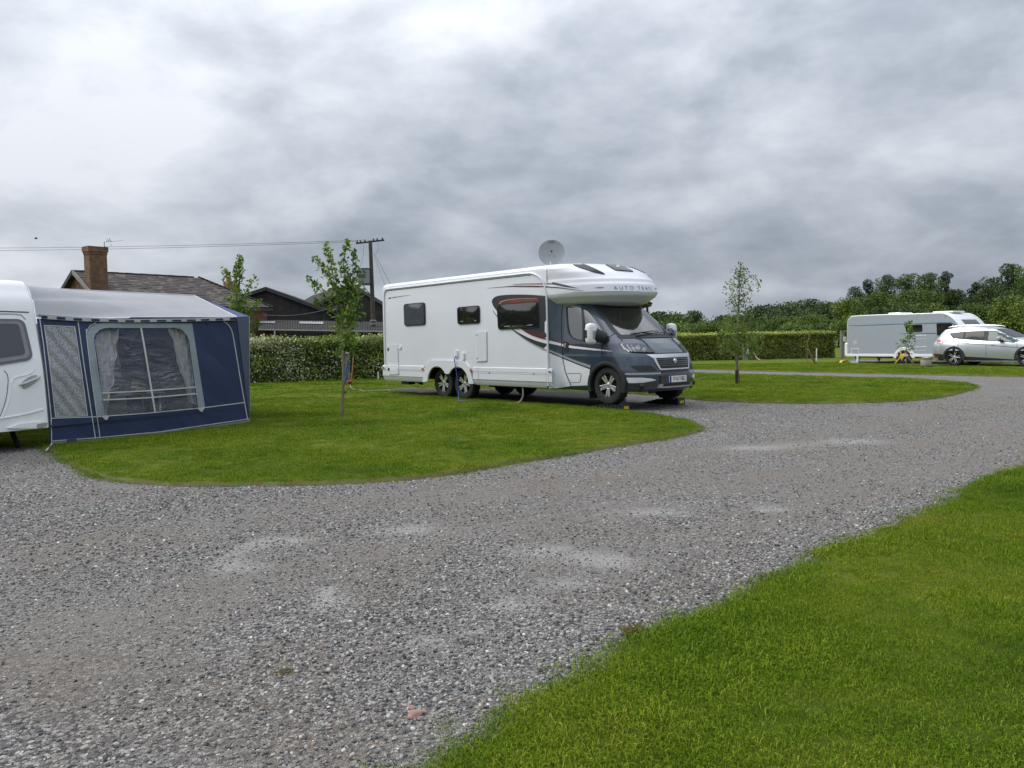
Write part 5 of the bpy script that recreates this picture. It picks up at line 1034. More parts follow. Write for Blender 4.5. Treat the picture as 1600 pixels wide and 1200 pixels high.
# ================================================================== BUILDINGS, POLE, WIRES (behind the left hedge)
def brick_mat(name, c1, c2, mortar, sc):
    m = bpy.data.materials.new(name); m.use_nodes = True; t = m.node_tree; b = t.nodes['Principled BSDF']; g = N(t, 'ShaderNodeNewGeometry'); s = N(t, 'ShaderNodeSeparateXYZ'); t.links.new(g.outputs['Position'], s.inputs[0])
    a = N(t, 'ShaderNodeMath', operation='MULTIPLY_ADD'); t.links.new(s.outputs[1], a.inputs[0]); a.inputs[1].default_value = .8; t.links.new(s.outputs[0], a.inputs[2]); c = N(t, 'ShaderNodeCombineXYZ'); t.links.new(a.outputs[0], c.inputs[0]); t.links.new(s.outputs[2], c.inputs[1])
    br = N(t, 'ShaderNodeTexBrick', i_Scale=sc); br.inputs['Color1'].default_value = (*c1, 1); br.inputs['Color2'].default_value = (*c2, 1); br.inputs['Mortar'].default_value = (*mortar, 1); br.inputs['Mortar Size'].default_value = .018; br.inputs['Brick Width'].default_value = .23; br.inputs['Row Height'].default_value = .08; t.links.new(c.outputs[0], br.inputs[0])
    n = N(t, 'ShaderNodeTexNoise', i_Scale=3., i_Detail=6.); t.links.new(g.outputs['Position'], n.inputs[0]); r = ramp(t, [(.3, (.55, .55, .55)), (.7, (1.25, 1.2, 1.15))]); t.links.new(n.outputs[0], r.inputs[0])
    mx = N(t, 'ShaderNodeMix', data_type='RGBA', blend_type='MULTIPLY'); mx.inputs[0].default_value = 1; t.links.new(br.outputs[0], mx.inputs[6]); t.links.new(r.outputs[0], mx.inputs[7]); t.links.new(mx.outputs[2], b.inputs['Base Color']); b.inputs['Roughness'].default_value = .9
    bp = N(t, 'ShaderNodeBump', i_Strength=.6, i_Distance=.02); t.links.new(br.outputs['Fac'], bp.inputs['Height']); bp.invert = True; t.links.new(bp.outputs[0], b.inputs['Normal']); return m
BRICK = brick_mat('old_brick', (.27, .105, .055), (.18, .07, .04), (.14, .115, .09), 1.)
SLATE = mat('old_slate', (.055, .044, .038), .85, scale=1.3, col2=(.105, .087, .076), bump=.3, bscale=8, detail=8, world_co=True)
SLATE2 = [mat('slate_dark', (.038, .034, .034), .85, scale=5, col2=(.07, .062, .06), world_co=True), mat('slate_pale', (.11, .092, .08), .85, scale=5, col2=(.155, .135, .122), world_co=True)]
TIMB = mat('black_boarding', (.016, .015, .015), .8, scale=2, col2=(.034, .031, .029), bump=.4, bscale=6, detail=8, world_co=True); TIMB2 = mat('worn_boarding', (.06, .045, .028), .85, scale=4, col2=(.022, .020, .018), world_co=True)
FASC = mat('grey_bargeboard', (.23, .225, .22), .7, var=.15); FASD = mat('dark_bargeboard', (.04, .038, .042), .7)
def V(*a): return np.array(a, float)
hL = atY(117, 424, 48.); hR = atY(310, 434, 54.); hz = (hL[2] + hR[2]) / 2; hL[2] = hR[2] = hz
hd_ = hR - hL; HLen = np.linalg.norm(hd_); hd_ /= HLen; hn = V(hd_[1], -hd_[0], 0)                    # hn: towards the camera
eC = atY(418, 481, 54.); RUN = 3.6; EAVE = eC[2]
hs = thing('brick_house', 'red brick house with a slate roof and tall chimney behind the awning', 'house', (hL[0], hL[1], 0), 0); H0 = V(hL[0], hL[1], 0)
def hloc(a, n_, z_): return hd_ * a + hn * n_ + V(0, 0, z_)
HIP = 3.3; wallz = EAVE + .05
MB().prism([hloc(.15, RUN - .3, 0), hloc(.15, -RUN + .3, 0), hloc(HLen + HIP - .3, -RUN + .3, 0), hloc(HLen + HIP - .3, RUN - .3, 0)], (0, 0, wallz)).build('wall', BRICK, hs)
MB().prism([hloc(.15, RUN - .3, wallz + .001), hloc(.15, -RUN + .3, wallz + .001), hloc(.15, 0, hz - .15)], hd_ * .25).build('gable_wall', BRICK, hs)
def slope(p_eL, p_eR, p_rR, p_rL, name='roof'):
    """slated slope: a deck and joined overlapping slates in courses"""
    deck = MB().add([p_eL, p_eR, p_rR, p_rL], [(0, 1, 2, 3)]).build(name, SLATE, hs)
    up = (p_rL - p_eL); L = np.linalg.norm(p_eL - p_rL); e = p_eR - p_eL; eL = np.linalg.norm(e); ed = e / eL; u0 = np.array(p_rL - p_eL); u0 = u0 - ed * (u0 @ ed); SL = np.linalg.norm(u0); u = u0 / SL; nrm = np.cross(ed, u); nrm = nrm if nrm[2] > 0 else -nrm
    mbs = [MB(), MB(), MB()]; g_ = .235; r_ = random.Random(3)
    for k in range(int(SL / g_)):
        t = k * g_; f0 = t / SL; a0 = (p_rL - p_eL) @ ed * f0; a1 = eL + ((p_rR - p_eL) @ ed - eL) * f0; x = a0 - (.17 if k % 2 else 0)
        while x < a1:
            w = .34; x0, x1 = max(x, a0), min(x + w - .012, a1)
            if x1 - x0 > .05:
                dz = r_.uniform(0, .012); c = p_eL + ed * (x0 + x1) / 2 + u * (t + .16 + r_.uniform(-.012, .012)) + nrm * (.03 + dz)
                mbs[0 if r_.random() < .62 else r_.choice((1, 2))].obox(c, ed * (x1 - x0) / 2, u * .17 - nrm * .012, nrm * .008)
            x += w
    for mb_, m_ in zip(mbs, [SLATE] + SLATE2):
        o = mb_.build('slate', m_, deck); o['kind'] = 'stuff'
    return deck
EZ = EAVE; s_eL, s_eR = hloc(-.15, RUN, EZ), hloc(HLen + HIP, RUN, EZ); rL_, rR_ = hloc(-.15, 0, hz), hloc(HLen, 0, hz)
slope(s_eL, s_eR, rR_, rL_); slope(hloc(HLen + HIP, RUN, EZ), hloc(HLen + HIP, -RUN, EZ), rR_ + hd_ * .001, rR_)
MB().add([hloc(-.15, -RUN, EZ), hloc(HLen + HIP, -RUN, EZ), rR_, rL_], [(0, 1, 2, 3)]).build('back_slope', SLATE, hs)
mb = MB(); mb2 = MB()
for k in range(int(HLen / .45)): mb.obox(rL_ + hd_ * (.2 + k * .45) + V(0, 0, .035), hd_ * .215, hn * .11, V(0, 0, .035 + .01 * (k % 2)))
mb.build('ridge_tiles', SLATE2[0], hs)
pth = [rR_ + V(0, 0, .06), hloc(HLen + HIP, RUN, EZ) + V(0, 0, .06)]; MB().tube(pth, .07, 6).build('hip_tiles', SLATE2[0], hs)
MB().bar(rL_ + V(0, 0, -.03), s_eL + V(0, 0, -.03), .06, .24).build('barge_board', FASC, hs); MB().bar(rL_ + V(0, 0, -.03), hloc(-.15, -RUN, EZ - .03), .06, .24).build('barge_board', FASD, hs)
MB().bar(s_eL + V(0, 0, -.12), s_eR + V(0, 0, -.12), .10, .14).build('gutter', FASD, hs)
# chimney 1: on the near slope close to the gable
cc = atY(151.5, 456, 47.2); ca = (cc - H0) @ hd_; cn_ = (cc - H0) @ hn; ctop = atY(151, 386, 47.2)[2]
def cbox(mb, a, n_, z0, z1, wa, wn): return mb.obox(hloc(a, n_, (z0 + z1) / 2), hd_ * wa, hn * wn, V(0, 0, (z1 - z0) / 2))
ch = cbox(MB(), ca, cn_, EZ, ctop - .45, .50, .37).build('chimney', BRICK, hs); cbox(MB(), ca, cn_, ctop - .45, ctop - .30, .53, .40).build('chimney_course', BRICK, ch); cbox(MB(), ca, cn_, ctop - .30, ctop, .57, .44).build('chimney_cap', BRICK, ch)
c2 = atY(360, 460, 57.); c2a, c2n = (c2 - H0) @ hd_, (c2 - H0) @ hn; z2 = atY(357, 440, 57.)[2]
ch2 = cbox(MB(), c2a, c2n, 3.2, z2, .33, .33).build('chimney', BRICK, hs); MB().lathe([(.17, 0), (.15, .5), (.17, .62), (.19, .68), (.12, .70), (.001, .70)], hloc(c2a - .1, c2n, z2), (0, 0, 1), 14).build('chimney_pot', mat('terracotta', (.19, .085, .05), .85), ch2, smooth=True)
# lower wing with its own eave right of the house
lw = atY(400, 482, 53.)
MB().prism([hloc(HLen + HIP - .2, RUN - .4, EZ - .9), hloc(HLen + HIP + 1.6, RUN - .4, EZ - 1.05), hloc(HLen + HIP + 1.6, -1, EZ - 1.05), hloc(HLen + HIP - .2, -1, EZ - .2)], (0, 0, .10)).build('wing_roof', SLATE, hs)
MB().prism([hloc(HLen + HIP - .3, RUN - .6, 0), hloc(HLen + HIP + 1.4, RUN - .6, 0), hloc(HLen + HIP + 1.4, -1, 0), hloc(HLen + HIP - .3, -1, 0)], (0, 0, EZ - 1.0)).build('wing_wall', BRICK, hs)
# aerial on the chimney
ab = H0 + hloc(ca + .5, cn_ + .1, ctop - .55); aer = thing('television_aerial', 'thin metal television aerial strapped to the tall brick chimney', 'aerial', ab, 0); top_ = atY(166.5, 376, 47.2) - ab; AER = mat('aerial_metal', (.25, .26, .27), .4, metal=.7)
MB().tube([(0, 0, 0), (0, 0, top_[2])], .022, 6).build('mast', AER, aer); a1 = atY(193, 375.6, 47.2) - ab; a0_ = atY(165, 378.4, 47.2) - ab; MB().tube([a0_, a1], .014, 5).build('boom', AER, aer)
for (xa, ya, xb, yb) in ((166, 378, 168.5, 372), (169, 378, 172, 372.4), (171, 372, 174.5, 378), (172, 381, 175, 384), (168, 376, 175, 377)): MB().tube([atY(xa, ya, 47.2) - ab, atY(xb, yb, 47.2) - ab], .012, 5).build('element', AER, aer)
# ---- barns
def gable_barn(name, label, apex, eL, eR, Y, depth, mat_roof, roofdir, lab):
    A_, L_, R_ = atY(*apex, Y), atY(*eL, Y), atY(*eR, Y); b0 = V(A_[0], A_[1], 0); t = thing(name, label, 'barn', b0, 0); back = V(*roofdir, 0) * depth
    A, L, Rr = A_ - b0, L_ - b0, R_ - b0
    MB().prism([V(L[0], L[1], 0), V(Rr[0], Rr[1], 0), Rr - V(0, 0, .08), A - V(0, 0, .08), L - V(0, 0, .08)], back).build('shell', TIMB, t)
    mb = MB(); mbw = MB(); wd = .16; x = L[0]; r_ = random.Random(5)
    while x < Rr[0]:
        xc = x + wd / 2; zt = np.interp(xc, [L[0], 0, Rr[0]], [L[2], A[2], Rr[2]]) - .1; Yc = np.interp(xc, [L[0], Rr[0]], [L[1], Rr[1]])
        (mbw if lab and (-.0 < xc - .8 < .55 or -.6 > xc > -.75) else mb).box((x + .008, Yc - .03 - r_.uniform(0, .015), .0), (x + wd - .008, Yc + .01, zt)); x += wd
    o = mb.build('board', TIMB, t); o['kind'] = 'stuff'
    if mbw.v: o = mbw.build('worn_board', TIMB2, t); o['kind'] = 'stuff'
    for P_, nm in ((L, 'roof'), (Rr, 'roof')):
        d = P_ - A; e = A + d * 1.06; MB().prism([A + V(0, -.25, 0), e + V(0, -.25, 0), e + back, A + back], (0, 0, .07)).build(nm, mat_roof, t); MB().bar(A + V(0, -.27, -.05), e + V(0, -.27, -.05), .05, .24).build('barge_board', FASD if lab else mat('barge_grey', (.09, .085, .085), .7), t)
    return t
ROOFG = mat('sheet_roof', (.05, .049, .047), 1., spec=.05, scale=2, col2=(.075, .072, .068), bump=.2, bscale=4, detail=8, world_co=True)
gable_barn('timber_barn', 'black boarded barn with a low gable just right of the house', (417, 450), (318, 483), (503, 482), 58., 12., ROOFG, (-.1, 1), True)
gable_barn('timber_barn', 'black boarded barn with a grey roof behind the utility pole', (551, 444), (495, 476), (606, 478), 63., 16., ROOFG, (-.42, .9), False)
# lean-to with corrugated roof
l0, l1 = atY(404, 513.4, 50.), atY(600, 516.5, 50.); l2, l3 = atY(600, 503, 55.), atY(404, 499.6, 55.)
b0 = V(l0[0], l0[1], 0); lt = thing('lean_to_shed', 'low black shed with a corrugated sheet roof in front of the barns', 'shed', b0, 0)
MB().prism([V(0, .25, 0), V(l1[0] - l0[0], .25, 0), V(l1[0] - l0[0], 5.2, 0), V(0, 5.2, 0)], (0, 0, min(l0[2], l1[2]) - .12)).build('wall', TIMB, lt)
rows = []; n_ = 200
for (pa, pb) in ((l0, l1), (l3, l2)):
    rows.append([pa + (pb - pa) * (i / n_) + V(0, 0, .03 * math.sin(i * PI * .5 * 1.0)) - b0 for i in range(n_ + 1)])
MB().grid(rows).build('corrugated_roof', ROOFG, lt)
for a, b in ((405, 430), (468, 505)):
    t0, t1 = (a - 404) / 196, (b - 404) / 196; q = [l0 + (l1 - l0) * t0, l0 + (l1 - l0) * t1, l3 + (l2 - l3) * t1, l3 + (l2 - l3) * t0]; q = [q[0] * .45 + q[3] * .55, q[1] * .45 + q[2] * .55, q[2] * .8 + q[1] * .2, q[3] * .8 + q[0] * .2]; MB().add([p - b0 + V(0, 0, .05) for p in q], [(0, 1, 2, 3)]).build('roof_light', mat('roof_light_sheet', (.72, .74, .76), .15, coat=.5), lt)
MB().bar(l0 - b0 + V(0, -.06, -.05), l1 - b0 + V(0, -.06, -.05), .1, .09).build('gutter', mat('gutter_grey', (.30, .31, .32), .5), lt); dp = atY(429, 514, 49.95) - b0; MB().tube([dp, (dp[0], dp[1], 0)], .045, 8).build('downpipe', mat('pipe_grey', (.42, .43, .44), .5), lt)
# ---- utility pole with transformer
pbase = V(*atY(585, 540, 52.)[:2], 0); ptop = atY(578.5, 376, 52.); up_ = thing('utility_pole', 'leaning brown wooden utility pole with a crossarm and transformer', 'utility pole', pbase, 0); PT = ptop - pbase; WOODP = mat('pole_wood', (.058, .043, .034), .85, scale=5, col2=(.09, .067, .054), bump=.3, bscale=20)
MB().tube([(0, 0, 0), PT * .5, PT], [.165, .14, .115], 12).build('post', WOODP, up_, smooth=True)
x0, x1 = atY(556, 380.4, 51.8) - pbase, atY(600.5, 375.2, 52.2) - pbase; DM_ = mat('dark_metal', (.05, .05, .055), .6, metal=.4); MB().bar(x0, x1, .09, .10).build('crossarm', DM_, up_)
for t in (.05, .16, .32, .62, .75, .93): q = x0 + (x1 - x0) * t; MB().lathe([(.03, 0), (.065, .03), (.04, .07), (.06, .10), (.03, .14), (.001, .15)], q + V(0, 0, .04), (0, 0, 1), 10).build('insulator', DM_, up_, smooth=True)
TG = mat('transformer_grey', (.22, .25, .26), .5, metal=.2); q0, q1 = atY(560.5, 421, 51.7) - pbase, atY(578, 443.5, 51.7) - pbase; cxm = (q0 + q1) / 2; wx, wz = abs(q1[0] - q0[0]) / 2, abs(q1[2] - q0[2]) / 2
tr_ = MB().obox(cxm, V(wx, 0, 0), V(0, .35, 0), V(0, 0, wz)).build('transformer', TG, up_, bevel=.03); MB().obox(cxm + V(0, 0, wz + .02), V(wx * 1.05, 0, 0), V(0, .38, 0), V(0, 0, .03)).build('transformer_lid', DM_, tr_); MB().prism([cxm + V(-wx, -.36, -.1), cxm + V(wx * .4, -.36, -.1), cxm + V(wx * .4, -.55, .12), cxm + V(-wx * 1.15, -.55, .12), ], (0, 0, .06)).build('bushing_shelf', TG, tr_)
for k in range(3): c = cxm + V(-wx * .95 + k * .24, -.5, .17); MB().tube([c, c + V(-.13, -.05, .22)], [.045, .03], 8).build('bushing', INK, tr_)
MB().bar(q1 + V(-.7, 0, -.06), q1 + V(.25, 0, -.06), .08, .06).build('bracket', DM_, up_); MB().bar(q1 + V(-.45, 0, -.1), PT * ((q1[2] - .85) / PT[2]), .04, .04).build('brace', DM_, up_)
for zf in (.355, .33, .295): c = PT * zf; MB().lathe([(.16, -.06), (.20, -.05), (.20, .05), (.16, .06)], c, PT, 14).build('pole_collar', TG, up_)
WIRE = mat('wire', (.10, .105, .115), .6)
def wire(name, pts, r_, label, n_=20):
    return tag(MB().tube(pts, r_, 4, cap=False).build(name, WIRE), label, 'wire')
def sagline(a, b, s, n_=24): return [a + (b - a) * (k / n_) - V(0, 0, 4 * s * (k / n_) * (1 - k / n_)) for k in range(n_ + 1)]
far = (-420, 384, 66.), (-420, 387.5, 64.)
wire('overhead_wire', sagline(pbase + x0 + (x1 - x0) * .32 + V(0, 0, .15), atY(-420, 383.6, 66.), .35), .013, 'upper overhead wire running left from the utility pole across the sky'); wire('overhead_wire', sagline(pbase + x0 + V(0, 0, .12), atY(-420, 388.6, 64.), .35), .013, 'lower overhead wire running left from the utility pole across the sky')
wire('stay_wire', [atY(583.6, 394, 52.), atY(640, 500, 54.)], .012, 'upper steep stay wire from the utility pole down behind the motorhome'); wire('stay_wire', [atY(584, 398.6, 52.), atY(622, 500, 50.)], .012, 'lower steep stay wire from the utility pole down behind the motorhome')
for k, (pts, lab) in enumerate((([(555, 388, 51.8), (553.5, 400, 51.8), (552.4, 408, 51.7), (558, 424, 51.5)], 'thin drop wire left of the pole down to the transformer'), ([(568.4, 383, 51.8), (567.4, 398, 51.7), (562.4, 419.6, 51.5)], 'thin drop wire beside the pole down to the transformer'), ([(590.4, 379, 52.), (591, 388, 52.), (588, 397, 52.)], 'short drop wire right of the pole top'))):
    wire('drop_wire', catmull([atY(*p) for p in pts], 5), .009, lab)
wire('service_cable', sagline(atY(412, 492, 51.), atY(580, 455, 52.), .55), .016, 'dark service cable sagging from the lean-to shed up to the pole')
# ---- timber shelter half hidden behind the motorhome
ps = atY(1012, 475, 30.); b0 = V(ps[0], ps[1], 0); sh = thing('timber_cabin', 'brown timber cabin eave showing beside the motorhome windscreen', 'cabin', b0, 0); BRN = mat('cabin_timber', (.13, .085, .035), .8, var=.2, scale=6)
zr0 = atY(1003, 471, 30.)[2]; zr1 = ps[2]
MB().prism([V(-1.6, -.1, zr1 + .75), V(.16, -.1, zr1 - .02), V(.16, 3, zr1 - .02), V(-1.6, 3, zr1 + .75)], (0, 0, .06)).build('roof', BLACK, sh); MB().prism([V(-1.55, -.05, zr1 + .66), V(.14, -.05, zr1 - .09), V(.14, 2.9, zr1 - .09), V(-1.55, 2.9, zr1 + .66)], (0, 0, .05)).build('roof_lining', BRN, sh)
MB().prism([V(-1.6, .3, 0), V(-.15, .3, 0), V(-.15, 2.7, 0), V(-1.6, 2.7, 0)], (0, 0, zr1 + .0)).build('wall', BRN, sh); MB().box((-.05, 0, 0), (.03, .08, zr1 - .05)).build('post', BLACK, sh)
# ---- birds
def bird(name, px, py, Y, span, label, rot):
    p = atY(px, py, Y); t = thing(name, label, 'bird', p, rot); s = span / 2
    mb = MB(); mb.tube([(-.5 * s, 0, -.02 * s), (-.2 * s, 0, 0), (.15 * s, 0, 0), (.38 * s, 0, .03 * s)], [.03 * s, .10 * s, .10 * s, .03 * s], 8)
    for sg in (-1, 1):
        w_ = [(.15, .0, .05), (.18, .5, .35), (-.05, 1.0, .22), (-.22, .62, .26), (-.2, .0, .05)]; mb.add([(a * s, sg * b * s, c * s) for a, b, c in w_], [(0, 1, 2, 3, 4)])
    mb.add([(-.45 * s, -.05 * s, 0), (-.45 * s, .05 * s, 0), (-.75 * s, .12 * s, 0), (-.75 * s, -.12 * s, 0)], [(0, 1, 2, 3)]); mb.build('body', mat('bird_dark', (.02, .02, .024), .7), t)
bird('bird', 56.5, 373, 60., .60, 'dark bird flying over the left caravan', .6); bird('bird', 850, 319.5, 110., .3, 'tiny distant bird high above the motorhome roof', 1.5)
# ================================================================== VEGETATION
def leaf_cloud(name, P, size, m, parent, tint=None, nbias=None, aspect=.55):
    P = np.asarray(P, float); n = len(P); size = np.broadcast_to(np.asarray(size, float), (n,))
    nv_ = rng.normal(size=(n, 3)); 
    if nbias is not None: nv_ = nv_ + np.asarray(nbias)
    nv_ /= np.linalg.norm(nv_, axis=1)[:, None]; t = rng.normal(size=(n, 3)); u = np.cross(nv_, t); u /= np.linalg.norm(u, axis=1)[:, None]; w = np.cross(nv_, u)
    a, b = u * size[:, None] / 2, w * size[:, None] * aspect / 2
    V4 = np.stack([P - a, P - a * .1 - b, P + a, P - a * .1 + b], 1).reshape(-1, 3)
    V4 = V4 + 0; V4[2::4] -= nv_ * size[:, None] * .12; V4[0::4] -= nv_ * size[:, None] * .12
    me = bpy.data.meshes.new(name); me.vertices.add(4 * n); me.vertices.foreach_set('co', V4.ravel().astype(np.float32)); me.loops.add(4 * n); me.loops.foreach_set('vertex_index', np.arange(4 * n, dtype=np.int32)); me.polygons.add(n); me.polygons.foreach_set('loop_start', np.arange(0, 4 * n, 4, dtype=np.int32)); me.update(calc_edges=True)
    tt = rng.random(n) if tint is None else tint; at = me.attributes.new('tint', 'FLOAT', 'POINT'); at.data.foreach_set('value', np.repeat(np.clip(tt, 0, 1), 4).astype(np.float32)); me.materials.append(m)
    o = bpy.data.objects.new(name, me); COL.objects.link(o); o.parent = parent; return o
BARK = mat('young_bark', (.13, .11, .08), .85, scale=12, col2=(.20, .175, .135), bump=.3, bscale=40); BARKD = mat('old_bark', (.05, .04, .03), .9, var=.3)
LEAF_A = leaf_mat('cherry_leaf', [(.06, .115, .014), (.115, .20, .024), (.19, .285, .04), (.28, .35, .07)]); LEAF_B = leaf_mat('birch_leaf', [(.055, .10, .016), (.10, .165, .026), (.16, .23, .04), (.23, .29, .07)])
def young_tree(name, label, cat, base, Y, limbs, leafm, lsize, per_m, r0, spread=.10, stake=None, group=None, extra=None, leafless=.25):
    b = gp(*base) if Y is None else V(*atY(base[0], base[1], Y)[:2], 0); b[2] = 0; t = thing(name, label, cat, b, 0, group); Y0 = b[1]; LP = []; LS = []; r_ = random.Random(len(label)); mb = MB()
    for li, (pts, ra, dens, dy) in enumerate(limbs):
        w = [atY(x, y, Y0 + dy * k / max(1, len(pts) - 1) * (1 if li else 0)) - b for k, (x, y) in enumerate(pts)]
        if li == 0: w[0][2] = 0
        c = catmull(w, 6); L = [0]
        for i in range(1, len(c)): L.append(L[-1] + np.linalg.norm(c[i] - c[i - 1]))
        rad = [ra * (1 - .78 * q / L[-1]) for q in L]
        if li == 0: MB().tube(c, rad, 8).build('trunk', BARK, t, smooth=True)
        else: mb.tube(c, rad, 6)
        if dens:
            for k in range(int(L[-1] * per_m * dens)):
                q = L[-1] * (leafless + (1 - leafless) * r_.random()); i = min(np.searchsorted(L, q), len(c) - 1); p = c[i]; sp = spread * (.5 + 1.0 * (1 - q / L[-1]) ** .7) * (r_.random() ** .5)
                d = np.array([r_.gauss(0, 1) for _ in range(3)]); d /= np.linalg.norm(d); LP.append(p + d * sp); LS.append(lsize * r_.uniform(.6, 1.15))
                if k % 9 == 0: mb.tube([p, p + d * sp], [.004, .002], 3, cap=False)
    if mb.v: mb.build('branches', BARK, t, smooth=True)
    if extra: 
        for (cx, cy, rx, ry, n_) in extra:
            for _ in range(n_):
                a, q = r_.uniform(0, 2 * PI), math.sqrt(r_.random()); p = atY(cx + rx * q * math.cos(a), cy + ry * q * math.sin(a), Y0 + r_.gauss(0, rx * Y0 / F * .55)) - b; LP.append(p); LS.append(lsize * r_.uniform(.6, 1.15))
    lp = np.array(LP); tn = np.clip(.5 + .9 * np.array([noise.noise(Vector(p) * 3.1) for p in lp]) + rng.normal(0, .16, len(lp)), 0, 1)
    leaf_cloud('crown', lp, np.array(LS), leafm, t, tn, (0, 0, .6)); return t
YT1 = young_tree('young_tree', 'slim young tree with upright leafy branches on the lawn left of the motorhome', 'tree', (535, 655), None, [
    ([(534.5, 655), (536, 610), (538, 560), (540, 520), (541, 480)], .032, .12, 0), ([(540, 520), (532, 480), (524, 450), (518, 415), (509, 380)], .018, 1.5, .15), ([(541, 490), (546, 455), (537, 420), (538, 400), (545, 378)], .016, 1.4, -.2), ([(538, 505), (515, 470), (499, 452), (488, 440), (481, 435)], .014, .9, .2), ([(540, 500), (555, 470), (561, 452), (563, 440)], .012, .9, -.1),
    ([(541, 480), (550, 450), (553, 430), (556, 410), (553, 395)], .012, 1.3, .25), ([(530, 470), (518, 440), (508, 425), (497, 410), (492, 402)], .012, 1.1, -.2), ([(540, 500), (522, 490), (505, 478), (492, 470)], .010, .8, -.15), ([(540, 510), (556, 500), (563, 492), (566, 480)], .010, 1.0, .15), ([(539, 525), (528, 520), (520, 510)], .008, 1.0, .1), ([(540, 535), (550, 528), (556, 520)], .008, 1.0, -.1), ([(538, 548), (532, 545), (528, 552)], .006, 1.6, 0), ([(539, 545), (546, 548), (548, 552)], .006, 1.6, 0), ([(541, 485), (543, 450), (540, 430)], .01, 1.4, 0)],
    LEAF_A, .105, 78, .03, .12, extra=[(541, 500, 15, 26, 200), (535, 455, 18, 20, 90), (543, 535, 13, 14, 110)])
for px in ((533, 655), (544.5, 655)): pass
YT2 = young_tree('young_tree', 'leafy young tree rising behind the awning in front of the barn', 'tree', (374, 606), 19.5, [
    ([(376, 640), (376, 560), (375, 500), (374, 450), (375, 403)], .03, 1.3, 0), ([(375, 480), (362, 450), (354, 430), (348, 419)], .014, .9, .2), ([(375, 470), (388, 450), (396, 438), (399, 432)], .014, .9, -.2), ([(375, 500), (365, 480), (357, 462)], .012, 1.2, .2), ([(376, 505), (392, 490), (402, 478), (405, 470)], .012, 1.2, -.15), ([(376, 530), (392, 515), (402, 505)], .012, 1.2, .1), ([(376, 530), (362, 515), (355, 500)], .012, 1.0, .1), ([(374, 455), (368, 430), (372, 412)], .01, 1.3, -.1)],
    LEAF_A, .12, 62, .03, .16, extra=[(375, 480, 16, 22, 120), (378, 510, 22, 18, 120), (375, 425, 8, 20, 30)])
BIR = young_tree('birch_tree', 'small birch with a sparse top on the grass island right of the motorhome', 'tree', (1150, 601), None, [
    ([(1150.5, 601), (1151, 580), (1152, 555), (1153, 520), (1154, 480), (1157, 412)], .04, .5, 0), ([(1153, 520), (1140, 505), (1130, 498)], .014, 1.2, .4), ([(1153, 515), (1170, 505), (1185, 495)], .014, 1.2, -.4), ([(1153, 540), (1135, 530), (1122, 520)], .014, 1.4, -.4), ([(1153, 540), (1175, 530), (1192, 520)], .014, 1.3, .4), ([(1154, 480), (1144, 462), (1138, 440)], .01, 1.0, .3), ([(1154, 478), (1168, 458), (1186, 442)], .01, 1.0, -.2), ([(1155, 465), (1164, 440), (1178, 430)], .008, .8, .3), ([(1154, 490), (1143, 478), (1137, 468)], .008, 1.0, .1), ([(1156, 445), (1150, 428), (1151, 418)], .008, 1.1, 0), ([(1153, 550), (1134, 546), (1126, 551)], .01, 1.4, .2), ([(1153, 552), (1172, 548), (1188, 546)], .01, 1.4, -.2), ([(1155, 450), (1162, 430), (1165, 420)], .008, 1.1, .1)],
    LEAF_B, .085, 75, .04, .22, extra=[(1150, 530, 32, 24, 700), (1165, 540, 30, 20, 380), (1155, 500, 24, 16, 240), (1156, 455, 15, 32, 190), (1160, 470, 16, 14, 70)])
WST = mat('stake_wood', (.15, .11, .065), .85, scale=10, col2=(.22, .17, .10), bump=.3, bscale=40)
p = gp(1156, 600.5); q = atY(1150, 560, p[1] - .1); tag(MB().bar((p[0], p[1], 0), q, .045, .045).build('tree_stake', WST), 'slanting wooden stake leaning against the birch trunk', 'stake')
p = gp(1150, 601.4); tag(MB().tube([(p[0], p[1] - .06, .0), (p[0], p[1] - .06, .42)], .042, 12).build('trunk_guard', BLACK), 'black plastic guard round the foot of the birch', 'trunk guard')
SAP = young_tree('sapling', 'thin sapling standing before the wheel of the silver caravan', 'tree', (1416, 573.6), None, [([(1415.6, 573.6), (1416.4, 550), (1418, 525), (1420, 500.5)], .02, .5, 0), ([(1417, 530), (1422, 522), (1427, 523)], .006, 1.5, 0), ([(1417, 545), (1411, 535), (1407, 530)], .006, 1.5, 0), ([(1416.5, 550), (1406, 542), (1398, 536)], .006, 1.0, .2), ([(1417, 550), (1424, 535), (1430, 528)], .006, 1.0, -.2)], LEAF_A, .13, 26, .02, .16, extra=[(1420, 506, 7, 6, 44), (1422, 514, 5, 7, 40), (1412, 533, 5, 3, 20), (1425, 546, 5, 2, 14), (1422, 527, 5, 3, 18)])
p, q = gp(1431, 573), atY(1417.4, 556, gp(1416, 573)[1]); tag(MB().bar((p[0], p[1], 0), q, .06, .06).build('tree_stake', WST), 'slanting stake propping the sapling by the silver caravan', 'stake')
SAP2 = young_tree('sapling', 'bare thin sapling in front of the right hedge', 'tree', (1261, 570.6), None, [([(1261, 570.6), (1261.4, 545), (1263, 530), (1267, 506)], .022, .45, 0), ([(1262, 535), (1268, 522), (1272, 512)], .008, .7, 0), ([(1262, 540), (1257, 528), (1256, 518)], .006, .7, .2)], LEAF_A, .11, 26, .02, .2, extra=[(1268, 512, 6, 6, 22)])
p, q = gp(1275, 569.6), atY(1262.5, 546, gp(1261, 570)[1]); tag(MB().bar((p[0], p[1], 0), q, .08, .07).build('tree_stake', WST), 'slanting stake propping the bare sapling before the right hedge', 'stake')
p = gp(1275.8, 565.2); tag(MB().tube([(p[0], p[1], 0), (p[0], p[1], .72)], .035, 8).build('marker_post', mat('post_white', (.6, .62, .6), .6)), 'thin white marker post in front of the right hedge', 'post')
